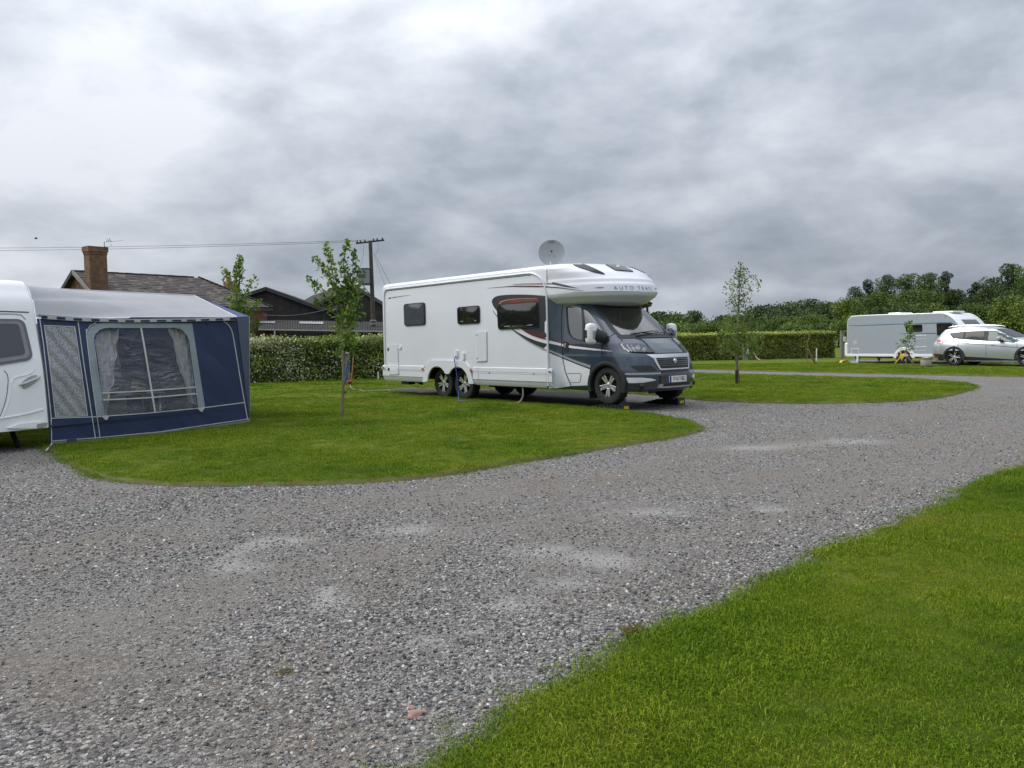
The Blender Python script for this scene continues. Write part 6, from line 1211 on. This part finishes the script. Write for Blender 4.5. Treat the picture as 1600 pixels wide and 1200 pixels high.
p = gp(591, 593.5); tag(MB().tube([(p[0], p[1], 0), (p[0], p[1], .30)], .03, 8).build('marker_post', MATS['post_white']), 'short white marker post at the hedge beside the motorhome rear', 'post')
# ---- hedges
HL1 = leaf_mat('laurel_leaf', [(.072, .115, .02), (.14, .20, .033), (.22, .29, .05), (.31, .375, .08), (.64, .62, .45)], .2); HL2 = leaf_mat('hornbeam_leaf', [(.085, .12, .026), (.165, .215, .045), (.27, .26, .075), (.30, .37, .07), (.48, .55, .13)], .2); HCORE = mat('hedge_core', (.03, .045, .016), .95, var=.4, scale=6)
def hedge(name, label, pts, hgt, wid, nleaf, lsz, m, tint_fn, seed, lump=.10):
    pts = [np.array(p, float) for p in pts]; b = V(*pts[0], 0); t = thing(name, label, 'hedge', b, 0); Ls = [0]
    for i in range(1, len(pts)): Ls.append(Ls[-1] + np.linalg.norm(pts[i] - pts[i - 1]))
    def at_(s):
        i = min(max(np.searchsorted(Ls, s) - 1, 0), len(pts) - 2); f = (s - Ls[i]) / (Ls[i + 1] - Ls[i]); d = (pts[i + 1] - pts[i]) / (Ls[i + 1] - Ls[i]); return pts[i] + (pts[i + 1] - pts[i]) * f, np.array((d[1], -d[0]))
    rows = []
    for k in range(41):
        p, n_ = at_(Ls[-1] * k / 40); c = V(*p, 0) - b; nn = V(*n_, 0); w = wid / 2 - .26; rows.append([c + nn * w + V(0, 0, 0), c + nn * w + V(0, 0, hgt - .36), c + nn * w * .5 + V(0, 0, hgt - .22), c - nn * w * .5 + V(0, 0, hgt - .22), c - nn * w + V(0, 0, hgt - .36), c - nn * w])
    mb = MB().grid(rows); mb.add(rows[0], [tuple(range(6))]); mb.add(rows[-1], [tuple(range(6))]); mb.build('core', HCORE, t)
    r_ = np.random.default_rng(seed); P = []; per = hgt + wid * .9
    for _ in range(nleaf):
        s = r_.random() * Ls[-1]; p, n_ = at_(s); nn = V(*n_, 0); q = r_.random() * per
        lu = lump * noise.noise((s * .9, q * 1.4, seed)) + lump * .6 * noise.noise((s * 2.6, q * 3, seed + 4)) - abs(r_.normal(0, .10))
        if q < hgt - .1: pos = V(*p, q) + nn * (wid / 2 + lu - .06)
        else: x = wid / 2 - (q - hgt); pos = V(*p, hgt + lu * 1.0 - .03 + max(0, r_.normal(0, .05))) + nn * x
        P.append(pos - b)
    P = np.array(P); leaf_cloud('foliage', P, lsz * r_.uniform(.6, 1.2, len(P)), m, t, tint_fn(P + b, r_), (0, -.4, .35)); return t
def t1(P, r_):
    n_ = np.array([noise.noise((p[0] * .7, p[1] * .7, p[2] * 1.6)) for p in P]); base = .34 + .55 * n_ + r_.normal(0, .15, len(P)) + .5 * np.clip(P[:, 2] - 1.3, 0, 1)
    blos = r_.random(len(P)) < np.clip(.14 + .7 * np.array([noise.noise((p[0] * .8 + 9, p[1] * .8, p[2] * 1.3)) for p in P]) + .30 * np.clip((-6.4 - P[:, 0]) / 1.5, 0, 1) + .12 * np.clip((P[:, 0] + 5.6) / 1., 0, 1), .02, .6); return np.where(blos, .98, np.clip(base, 0, .80))
def t2(P, r_):
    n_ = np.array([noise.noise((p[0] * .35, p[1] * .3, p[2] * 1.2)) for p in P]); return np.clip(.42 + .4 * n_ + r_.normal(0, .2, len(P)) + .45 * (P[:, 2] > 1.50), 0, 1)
hedge('hedge', 'clipped hedge with pale blossom between the awning and the motorhome', [(-24., 21.6), (-9.1, 28.7), (-5.0, 30.6), (3., 34.5)], 1.62, 1.1, 52000, .105, HL1, t1, 3, .16)
hedge('hedge', 'long clipped reddish hedge between the motorhome and the silver caravan', [(4., 47.2), (10.5, 47.0), (19.2, 48.0)], 1.60, 1.2, 40000, .12, HL2, t2, 8, .07)
# ---- wood behind: every tree its own crown and trunk
LT = [leaf_mat('oak_leaf', [(.020, .038, .009), (.040, .072, .015), (.070, .115, .022), (.11, .16, .035)], .2), leaf_mat('ash_leaf', [(.030, .056, .010), (.062, .11, .017), (.105, .165, .026), (.17, .235, .045)], .25), leaf_mat('pale_leaf', [(.045, .08, .012), (.095, .155, .02), (.16, .225, .032), (.25, .31, .06)], .25), leaf_mat('pine_leaf', [(.018, .030, .014), (.032, .052, .022), (.052, .08, .032), (.08, .11, .045)], .1)]
KIND = ['dark oak', 'mid green ash', 'pale yellow-green tree', 'dark pine']
wood = [(1030, 487, 195, 28, 0), (1062, 490, 190, 20, 1), (1088, 485, 195, 17, 0), (1108, 501, 140, 20, 2), (1140, 492, 180, 24, 0), (1190, 476, 170, 26, 0), (1232, 472, 165, 24, 0), (1262, 467, 160, 26, 0), (1182, 502, 120, 30, 1), (1228, 494, 112, 32, 1), (1266, 492, 104, 28, 2), (1296, 472, 140, 28, 0), (1325, 468, 96, 32, 2), (1334, 446, 130, 22, 0), (1358, 436, 130, 24, 3), (1386, 428, 126, 24, 0), (1374, 456, 90, 32, 1), (1422, 427, 112, 26, 1), (1454, 425, 108, 26, 1), (1478, 423, 112, 18, 3), (1434, 452, 85, 38, 1), (1488, 452, 86, 32, 0), (1528, 440, 106, 22, 3), (1554, 432, 100, 26, 0), (1584, 411, 96, 28, 0), (1616, 414, 90, 32, 1), (1572, 462, 75, 36, 2), (1526, 474, 78, 30, 1), (1628, 458, 72, 40, 2), (1670, 420, 84, 40, 0), (1720, 405, 80, 44, 1), (1150, 505, 150, 30, 1), (1020, 503, 150, 34, 1), (1062, 506, 146, 34, 2), (1210, 505, 128, 34, 0), (1262, 508, 96, 36, 1), (1310, 500, 92, 36, 0), (1350, 492, 84, 36, 2), (1400, 478, 80, 40, 0), (1455, 474, 80, 40, 1), (1245, 484, 150, 34, 0), (1165, 494, 170, 30, 0)]
wood = [(x, y, Y, hw * (1.5 if Y > 135 and k != 3 else 1.12), k) for x, y, Y, hw, k in wood]
order = {}
def ordw(n): return ['first', 'second', 'third', 'fourth', 'fifth', 'sixth', 'seventh', 'eighth', 'ninth', 'tenth', 'eleventh', 'twelfth', 'thirteenth', 'fourteenth', 'fifteenth', 'sixteenth', 'seventeenth', 'eighteenth'][n]
def wood_tree(x, ytop, Y, hw, kd, label, nl=5200, zmin=.8):
    top = atY(x, ytop, Y); b = V(top[0], top[1], 0); H_ = top[2]; W_ = hw * Y / F * 1.08; t = thing('woodland_tree', label, 'tree', b, 0, 'trees in the wood behind the hedge')
    mb = MB(); r_ = random.Random(int(x * 7 + Y)); mb.tube([(0, 0, 0), (r_.uniform(-.2, .2), 0, H_ * .35), (r_.uniform(-.3, .3), 0, H_ * .8)], [H_ * .028, H_ * .02, H_ * .006], 8)
    P = []; lob = []
    nlob = 40
    for k in range(nlob):
        f = (k + r_.random()) / nlob; zc_ = H_ * (.10 + .84 * f); wr = W_ * (1.55 - 1.05 * f ** 2.4 if kd != 3 else 1.3 - .9 * f); a = r_.uniform(0, 2 * PI); q = wr * r_.uniform(.05, .78); rad = W_ * r_.uniform(.30, .52) * (1 - .25 * f) * (.72 if kd == 3 else 1); lob.append((q * math.cos(a), q * math.sin(a), min(zc_, H_ - rad * .8), rad))
    lob.append((r_.uniform(-.12, .12) * W_, 0, H_ - W_ * .22, W_ * .24))
    for (cx, cy, cz, rad) in lob: mb.tube([(0, 0, H_ * .3), (cx * .6, cy * .6, (H_ * .3 + cz) / 2), (cx, cy, cz)], [H_ * .010, H_ * .006, H_ * .003], 5, cap=False)
    mb.build('trunk', BARKD, t)
    tot = sum(l[3] ** 2 for l in lob)
    TN = []
    for (cx, cy, cz, rad) in lob:
        n_ = int(nl * rad ** 2 / tot); d = rng.normal(size=(n_, 3)); d /= np.linalg.norm(d, axis=1)[:, None]; rr = rad * (.55 + .5 * rng.random(n_) ** .5) * (1 + .22 * np.array([noise.noise((v[0] * 2.2 + cx, v[1] * 2.2 + cy, v[2] * 2.2 + cz)) for v in d])); q = d * rr[:, None] * np.array((1, 1, .82)) + np.array((cx, cy, cz)); P.append(q); TN.append(np.full(n_, .42 + r_.gauss(0, .12)) + rng.normal(0, .18, n_))
    P = np.concatenate(P); TN = np.concatenate(TN); k = P[:, 2] > zmin; leaf_cloud('crown', P[k], rng.uniform(.6, 1.3, k.sum()) * W_ * .075, LT[kd], t, TN[k], (0, -.3, .5), .7); return t
wood.sort(key=lambda w_: w_[0]); cnt = {}
for (x, yt, Y, hw, kd) in wood:
    i = cnt.get(kd, 0); cnt[kd] = i + 1
    wood_tree(x, yt, Y, hw, kd, '%s, %s of its kind from the motorhome in the wood behind the hedge' % (KIND[kd], ordw(i)), 12000 if Y < 130 else 6500)
# ---- trees behind the photographer, seen only as reflections in the motorhome's windows: one mass
P = []; r2 = np.random.default_rng(4)
for k in range(26):
    a = R(-150 + 12.0 * k * 1.02) ; x, y = 55 * math.sin(R(80 + 200 * k / 25)) , 55 * math.cos(R(80 + 200 * k / 25)); 
    hh = r2.uniform(4, 7.5); n_ = 700; d = r2.normal(size=(n_, 3)); d /= np.linalg.norm(d, axis=1)[:, None]; P.append(np.array((x, y - 4, hh * .5)) + d * np.array((4.6, 4.6, hh * .5)) * (.6 + .4 * r2.random(n_)[:, None]))
for k in range(8):
    hh = r2.uniform(4.5, 6.5); n_ = 700; d = r2.normal(size=(n_, 3)); d /= np.linalg.norm(d, axis=1)[:, None]; P.append(np.array((-44, 4 + 4.6 * k, hh * .5)) + d * np.array((3.2, 3.2, hh * .5)) * (.6 + .4 * r2.random(n_)[:, None]))
P = np.concatenate(P); P = P[P[:, 2] > .1]
wd = leaf_cloud('distant_wood', P, 1.1, LT[0], None, None, (0, 0, .3), .8); tag(wd, 'belt of trees behind the viewpoint mirrored in the windows', 'wood', None, 'stuff')
# ================================================================== SMALL THINGS
def hook_post(px, py, hgt, label, w=.13, lid=True):
    p = gp(px, py); t = thing('hook_up_post', label, 'post', (p[0], p[1], 0), 0)
    MB().box((-w / 2, -w / 2, 0), (w / 2, w / 2, hgt)).build('post', mat('grey_post_wood', (.16, .15, .125), .85, scale=8, col2=(.22, .205, .17)), t, bevel=.008); MB().box((-.005, -w / 2 - .10, hgt - .62), (.15, -w / 2, hgt - .34)).build('socket_box', mat('socket_grey', (.50, .53, .54), .5), t, bevel=.015); return t, p
hp, p0_ = hook_post(541, 601.5, 1.66, 'wooden hook-up post with electric box behind the young lawn tree', .22)
MB().box((-.02, -.20, 1.40), (.10, -.11, 1.58)).build('meter_box', WHITE2, hp, bevel=.01)
def hang(name, pts, r_, m, label, cat='cable'): return tag(MB().tube(catmull(pts, 6), r_, 6).build(name, m, smooth=True), label, cat)
yq = p0_[1] - .2
hang('coiled_cable', [atY(543.5, 562, yq), atY(541.5, 575, yq), atY(538, 590, yq), atY(535, 597.6, yq), atY(539, 596, yq - .05), atY(543.6, 580, yq - .05), atY(544.6, 563, yq - .05)], .022, CBL, 'blue cable coiled and hung on the hook-up post behind the young tree')
ORG = mat('orange_cable', (.45, .22, .12), .5)
hang('hanging_cable', [atY(551.6, 548, yq), atY(552.4, 553, yq), atY(550.6, 575, yq), atY(549.4, 588, yq), atY(546.6, 596.5, yq)], .016, ORG, 'orange cable hanging beside the hook-up post')
pr_ = gp(547, 602.4); rl = thing('cable_reel', 'small red cable reel below the orange cable', 'cable reel', (pr_[0], pr_[1], LZ), .3); RED = mat('red_plastic', (.45, .02, .02), .4)
MB().lathe([(.02, -.01), (.15, -.01), (.155, .01), (.02, .015)], (0, 0, .10), (0, 0, 1), 24).build('reel_top', RED, rl, smooth=True); MB().lathe([(.055, 0), (.055, .10)], (0, 0, 0), (0, 0, 1), 16).build('reel_core', RED, rl, smooth=True); MB().lathe([(.02, -.008), (.11, -.008), (.11, .008), (.02, .008)], (0, 0, .012), (0, 0, 1), 24).build('reel_base', RED, rl, smooth=True)
hang('loose_cable', [gp(547, 602, .05), gp(549, 606, .05), gp(555, 609, .05), gp(562, 609, .05), gp(572, 611.5, .05), gp(592, 609.5, .05), gp(610, 609.6, .05)], .012, mat('grey_cable', (.30, .32, .33), .6), 'pale cable lying on the lawn from the red reel towards the motorhome')
hp2, _p = hook_post(1316, 561.4, 1.62, 'wooden hook-up post with electric box at the end of the right hedge', .19)
MB().box((-.09, -.12, 1.55), (.55, .02, 1.62)).build('cross_rail', MATS['grey_post_wood'], hp2)
hang('garden_hose', [atY(1174.5, 546, 46.), atY(1178, 553, 46.), atY(1183, 559.5, 45.6), gp(1189, 563.5, .05)], .035, MATS['hose_beige'], 'beige hose hanging from the right hedge onto the grass', 'hose')
hp3, _p = hook_post(1164.5, 563.5, 1.0, 'short grey post standing at the foot of the right hedge', .26)
# stones and weeds on the gravel
def boulder(px, py, s, m, label, seed, grp=None):
    p = gp(px, py); bm = bmesh.new(); bmesh.ops.create_icosphere(bm, subdivisions=3, radius=1); o_ = Vector((seed * 2.7, seed, 1))
    for v in bm.verts: k = 1 + .32 * noise.noise(v.co * 1.1 + o_) + .06 * noise.noise(v.co * 4 + o_); v.co = Vector((v.co.x * s * 1.25, v.co.y * s, v.co.z * s * .62)) * k
    me = bpy.data.meshes.new('stone'); bm.to_mesh(me); bm.free(); me.materials.append(m); me.shade_smooth(); o = bpy.data.objects.new('stone', me); COL.objects.link(o); o.location = (p[0], p[1], s * .3); o.rotation_euler = (0, 0, seed); return tag(o, label, 'stone', grp)
PINK = mat('pink_stone', (.24, .13, .105), .8, scale=30, col2=(.36, .22, .18), bump=.3, bscale=80); 
boulder(649, 1119, .024, PINK, 'largest pink stone lying on the gravel in the foreground', 1, 'pink stones on the gravel'); boulder(644, 1107.5, .013, PINK, 'small pink stone touching the far side of the largest pink stone', 2, 'pink stones on the gravel'); boulder(662, 1114, .013, PINK, 'small pink stone to the right of the largest pink stone', 3, 'pink stones on the gravel'); boulder(657, 1124, .012, STONE, 'small grey stone just in front of the pink stones', 4)
DRY = leaf_mat('dry_grass', [(.16, .13, .05), (.26, .21, .09), (.20, .20, .05), (.34, .28, .13)], .3)
def weed(px, py, n_, h_, label, m, sp):
    p = gp(px, py); t = thing('weed', label, 'plant', p, 0); Vv, Fv, T_ = [], [], []
    for k in range(n_):
        a, q = random.uniform(0, 2 * PI), random.random() * sp; x, y = q * math.cos(a), q * math.sin(a); L = random.uniform(.4, 1) * h_; b_ = random.uniform(0, 2 * PI); dx, dy = math.cos(b_) * L * .6, math.sin(b_) * L * .6; o = len(Vv); w = .0035; Vv += [(x - dy / L * w, y + dx / L * w, 0), (x + dy / L * w, y - dx / L * w, 0), (x + dx * .5, y + dy * .5, L * .7), (x + dx, y + dy, L * .8)]; Fv += [(o, o + 1, o + 2), (o + 1, o + 3, o + 2)]; T_ += [random.random()] * 4
    me = bpy.data.meshes.new('blades'); me.from_pydata(Vv, [], Fv); me.materials.append(m); at = me.attributes.new('tint', 'FLOAT', 'POINT'); at.data.foreach_set('value', np.array(T_, np.float32)); o = bpy.data.objects.new('blades', me); COL.objects.link(o); o.parent = t
weed(990, 994, 220, .06, 'dry yellow grass tuft at the gravel edge near the roadside lawn', DRY, .05); weed(886, 1078, 130, .05, 'small green weed at the gravel edge in the foreground', LEAF_A, .08); weed(440, 1053, 60, .025, 'flat brown withered weed on the gravel', DRY, .05); weed(1480, 918, 90, .05, 'clump of coarser green weed in the roadside lawn', LEAF_A, .12)
# ------------------------------------------------------------------ scattered stuff (geometry nodes instances on computed points)
def scatter(name, pts, rot, scl, variants, kind_label, cat, m):
    hid = bpy.data.collections.new(name + '_source')
    for v in variants:
        ob = bpy.data.objects.new(name + '_piece', v); hid.objects.link(ob)
    me = bpy.data.meshes.new(name); me.from_pydata(pts.tolist(), [], []); me.materials.append(m)
    a = me.attributes.new('rot', 'FLOAT_VECTOR', 'POINT'); a.data.foreach_set('vector', rot.astype(np.float32).ravel())
    a = me.attributes.new('scl', 'FLOAT_VECTOR', 'POINT'); a.data.foreach_set('vector', scl.astype(np.float32).ravel())
    a = me.attributes.new('pick', 'INT', 'POINT'); a.data.foreach_set('value', rng.integers(0, len(variants), len(pts)).astype(np.int32))
    ob = bpy.data.objects.new(name, me); COL.objects.link(ob)
    ng = bpy.data.node_groups.new(name, 'GeometryNodeTree')
    ng.interface.new_socket('Geometry', in_out='INPUT', socket_type='NodeSocketGeometry'); ng.interface.new_socket('Geometry', in_out='OUTPUT', socket_type='NodeSocketGeometry')
    gi = ng.nodes.new('NodeGroupInput'); go = ng.nodes.new('NodeGroupOutput'); ci = ng.nodes.new('GeometryNodeCollectionInfo'); ip = ng.nodes.new('GeometryNodeInstanceOnPoints')
    ci.inputs['Collection'].default_value = hid; ci.inputs['Separate Children'].default_value = True; ci.inputs['Reset Children'].default_value = True
    ip.inputs['Pick Instance'].default_value = True
    def na(nm, ty):
        n = ng.nodes.new('GeometryNodeInputNamedAttribute'); n.data_type = ty; n.inputs['Name'].default_value = nm; return n.outputs['Attribute']
    er = ng.nodes.new('FunctionNodeEulerToRotation'); ng.links.new(na('rot', 'FLOAT_VECTOR'), er.inputs[0]); ng.links.new(er.outputs[0], ip.inputs['Rotation'])
    ng.links.new(na('scl', 'FLOAT_VECTOR'), ip.inputs['Scale']); ng.links.new(na('pick', 'INT'), ip.inputs['Instance Index'])
    ng.links.new(gi.outputs[0], ip.inputs['Points']); ng.links.new(ci.outputs[0], ip.inputs['Instance']); ng.links.new(ip.outputs[0], go.inputs[0])
    md = ob.modifiers.new('scatter', 'NODES'); md.node_group = ng
    tag(ob, kind_label, cat, None, 'stuff'); return ob
def stone_mesh(i):
    bm = bmesh.new(); bmesh.ops.create_icosphere(bm, subdivisions=1 if i % 2 else 2, radius=1)
    off = Vector((i * 3.7, i * 1.3, 2)); s = Vector((random.uniform(.85, 1.25), random.uniform(.7, .95), random.uniform(.45, .7)))
    for v in bm.verts:
        k = 1 + .38 * noise.noise(v.co * .9 + off); v.co = Vector((v.co.x * s.x, v.co.y * s.y, v.co.z * s.z)) * k
    me = bpy.data.meshes.new('stone_piece'); bm.to_mesh(me); bm.free(); me.materials.append(STONE)
    if i % 2 == 0: me.shade_smooth()
    return me
def sample(x0, x1, y0, y1, dens):
    n = int((x1 - x0) * (y1 - y0) * dens); return np.stack([rng.uniform(x0, x1, n), rng.uniform(y0, y1, n)], 1)
def in_view(P, m=1.6):
    return np.abs(P[:, 0]) < P[:, 1] * .66 + m
def dust_at(P, A=None):
    A = dust if A is None else A; ix = np.clip(np.searchsorted(xs, P[:, 0]) - 1, 0, nx - 1); iy = np.clip(np.searchsorted(ys, P[:, 1]) - 1, 0, ny - 1); return A[iy, ix]
def nz(P, s, o=0.):
    return np.array([noise.fractal((p[0] * s + o, p[1] * s, 3.3), 1., 2., 3) for p in P])
Gs = []; sizes = []
for (y0, y1, dn, s0, s1) in ((.6, 3.4, 6200, .0045, .0135), (3.4, 5.0, 4600, .005, .0135), (5.0, 7.5, 2300, .0065, .015), (7.5, 11, 1000, .0075, .015), (11, 17, 420, .008, .0145)):
    P = sample(-.66 * y1 - 1.6, .66 * y1 + 1.6, y0, y1, dn); P = P[in_view(P)]
    P = P[(~inside(P, lawn_poly) & ~inside(P, right_poly)) | ((rng.random(len(P)) < .05) & ~inside(P, offset(lawn_poly, -.22)) & ~inside(P, offset(right_poly, -.22)))]
    loose = np.clip(.62 + .75 * nz(P, .5), .12, 1) * np.clip(1 - .75 * dust_at(P), .2, 1) * (1 - .6 * dust_at(P, track))
    # loose stones heap towards the right verge and the near end of the road
    keep = rng.random(len(P)) < np.clip(loose, 0, 1); P = P[keep]; loose = loose[keep]
    u = rng.random(len(P)) ** 3.0
    sizes.append(s0 + (s1 - s0) * u * (.55 + .45 * loose)); Gs.append(P)
P = np.concatenate(Gs); sz = np.concatenate(sizes)
scatter('gravel', np.column_stack([P, sz * .18]), np.column_stack([rng.normal(0, .35, len(P)), rng.normal(0, .35, len(P)), rng.uniform(0, 6.28, len(P))]),
        np.repeat(sz[:, None], 3, 1), [stone_mesh(i) for i in range(10)], 'loose grey gravel stones scattered over the road', 'gravel', STONE)
NGRAVEL = len(P)
def tuft_mesh(nb, rad, h0, h1, w, seed, lean=.9):
    r = random.Random(seed); V = []; Fc = []; T = []
    for b in range(nb):
        a = r.uniform(0, 2 * PI); d = rad * math.sqrt(r.random()); x, y = d * math.cos(a), d * math.sin(a)
        h = r.uniform(h0, h1); yaw = r.uniform(0, 2 * PI); ln = r.uniform(.15, lean); dx, dy = math.cos(yaw), math.sin(yaw); sx, sy = -dy * w / 2, dx * w / 2; o = len(V)
        x1, y1, z1 = x + dx * h * ln * .35, y + dy * h * ln * .35, h * .62; x2, y2, z2 = x + dx * h * ln, y + dy * h * ln, h * (1 - .35 * ln)
        V += [(x - sx, y - sy, 0), (x + sx, y + sy, 0), (x1 - sx * .8, y1 - sy * .8, z1), (x1 + sx * .8, y1 + sy * .8, z1), (x2, y2, z2)]
        Fc += [(o, o + 1, o + 3, o + 2), (o + 2, o + 3, o + 4)]; T += [r.random() ** 1.2] * 5
    me = bpy.data.meshes.new('grass_tuft'); me.from_pydata(V, [], Fc); me.materials.append(BLADE)
    at = me.attributes.new('tint', 'FLOAT', 'POINT'); at.data.foreach_set('value', np.array(T, np.float32)); return me
Gp = []; Gsz = []
def add_grass(poly, y0, y1, dn, s0, s1, marg=1.6, border=None):
    P = sample(-.66 * y1 - marg, .66 * y1 + marg, y0, y1, dn); P = P[in_view(P, marg)]; P = P[inside(P, offset(poly, -.02))]
    Gp.append(P); Gsz.append(rng.uniform(s0, s1, len(P)) * np.clip(1 + .6 * nz(P, .9, 5.), .75, 1.4))
add_grass(right_poly, .8, 4.2, 760, .75, 1.1); add_grass(right_poly, 4.2, 7, 480, .85, 1.25); add_grass(right_poly, 7, 14, 170, 1.0, 1.5)
add_grass(lawn_poly, 7, 12.5, 210, .9, 1.3); add_grass(lawn_poly, 12.5, 20, 120, 1.1, 1.6); add_grass(lawn_poly, 20, 40, 36, 1.5, 2.1)
# a ragged longer fringe along the verges
for poly, rngY, per in ((right_poly, (.8, 12), 110), (lawn_poly, (8, 24), 40)):
    q = np.array(poly); n = len(q)
    for i in range(n):
        a, b = q[i], q[(i + 1) % n]; L_ = np.linalg.norm(b - a)
        if L_ > 3 or not (rngY[0] < a[1] < rngY[1]) or abs(a[0]) > a[1] * .66 + 2: continue
        k = max(1, int(L_ * per)); t = rng.random(k)[:, None]; pr = np.array([-(b - a)[1], (b - a)[0]]) / (L_ + 1e-9)
        P = a + (b - a) * t + pr * (rng.normal(0, .05, k) * np.where(rng.random(k) < .15, 2.2, 1))[:, None]; Gp.append(P); Gsz.append(rng.uniform(.6, 1.15, k) * np.clip(1 + 1.2 * nz(P, 1.7, 2.), .5, 1.6))
P = np.concatenate(Gp); sz = np.concatenate(Gsz)
dist = np.hypot(P[:, 0], P[:, 1])
z = np.where(inside(P, offset(lawn_poly, -.05)) | inside(P, offset(right_poly, -.05)), LZ, .008)
scatter('grass', np.column_stack([P, z]), np.column_stack([rng.normal(0, .08, len(P)), rng.normal(0, .08, len(P)), rng.uniform(0, 6.28, len(P))]),
        np.column_stack([sz, sz, sz * rng.uniform(.7, 1.25, len(P))]), [tuft_mesh(54, .075, .007, .0245, .0025, i, 1.35) for i in range(8)], 'short mown green grass of the lawns', 'grass', BLADE)
print('gravel', NGRAVEL, 'grass tufts', len(P))
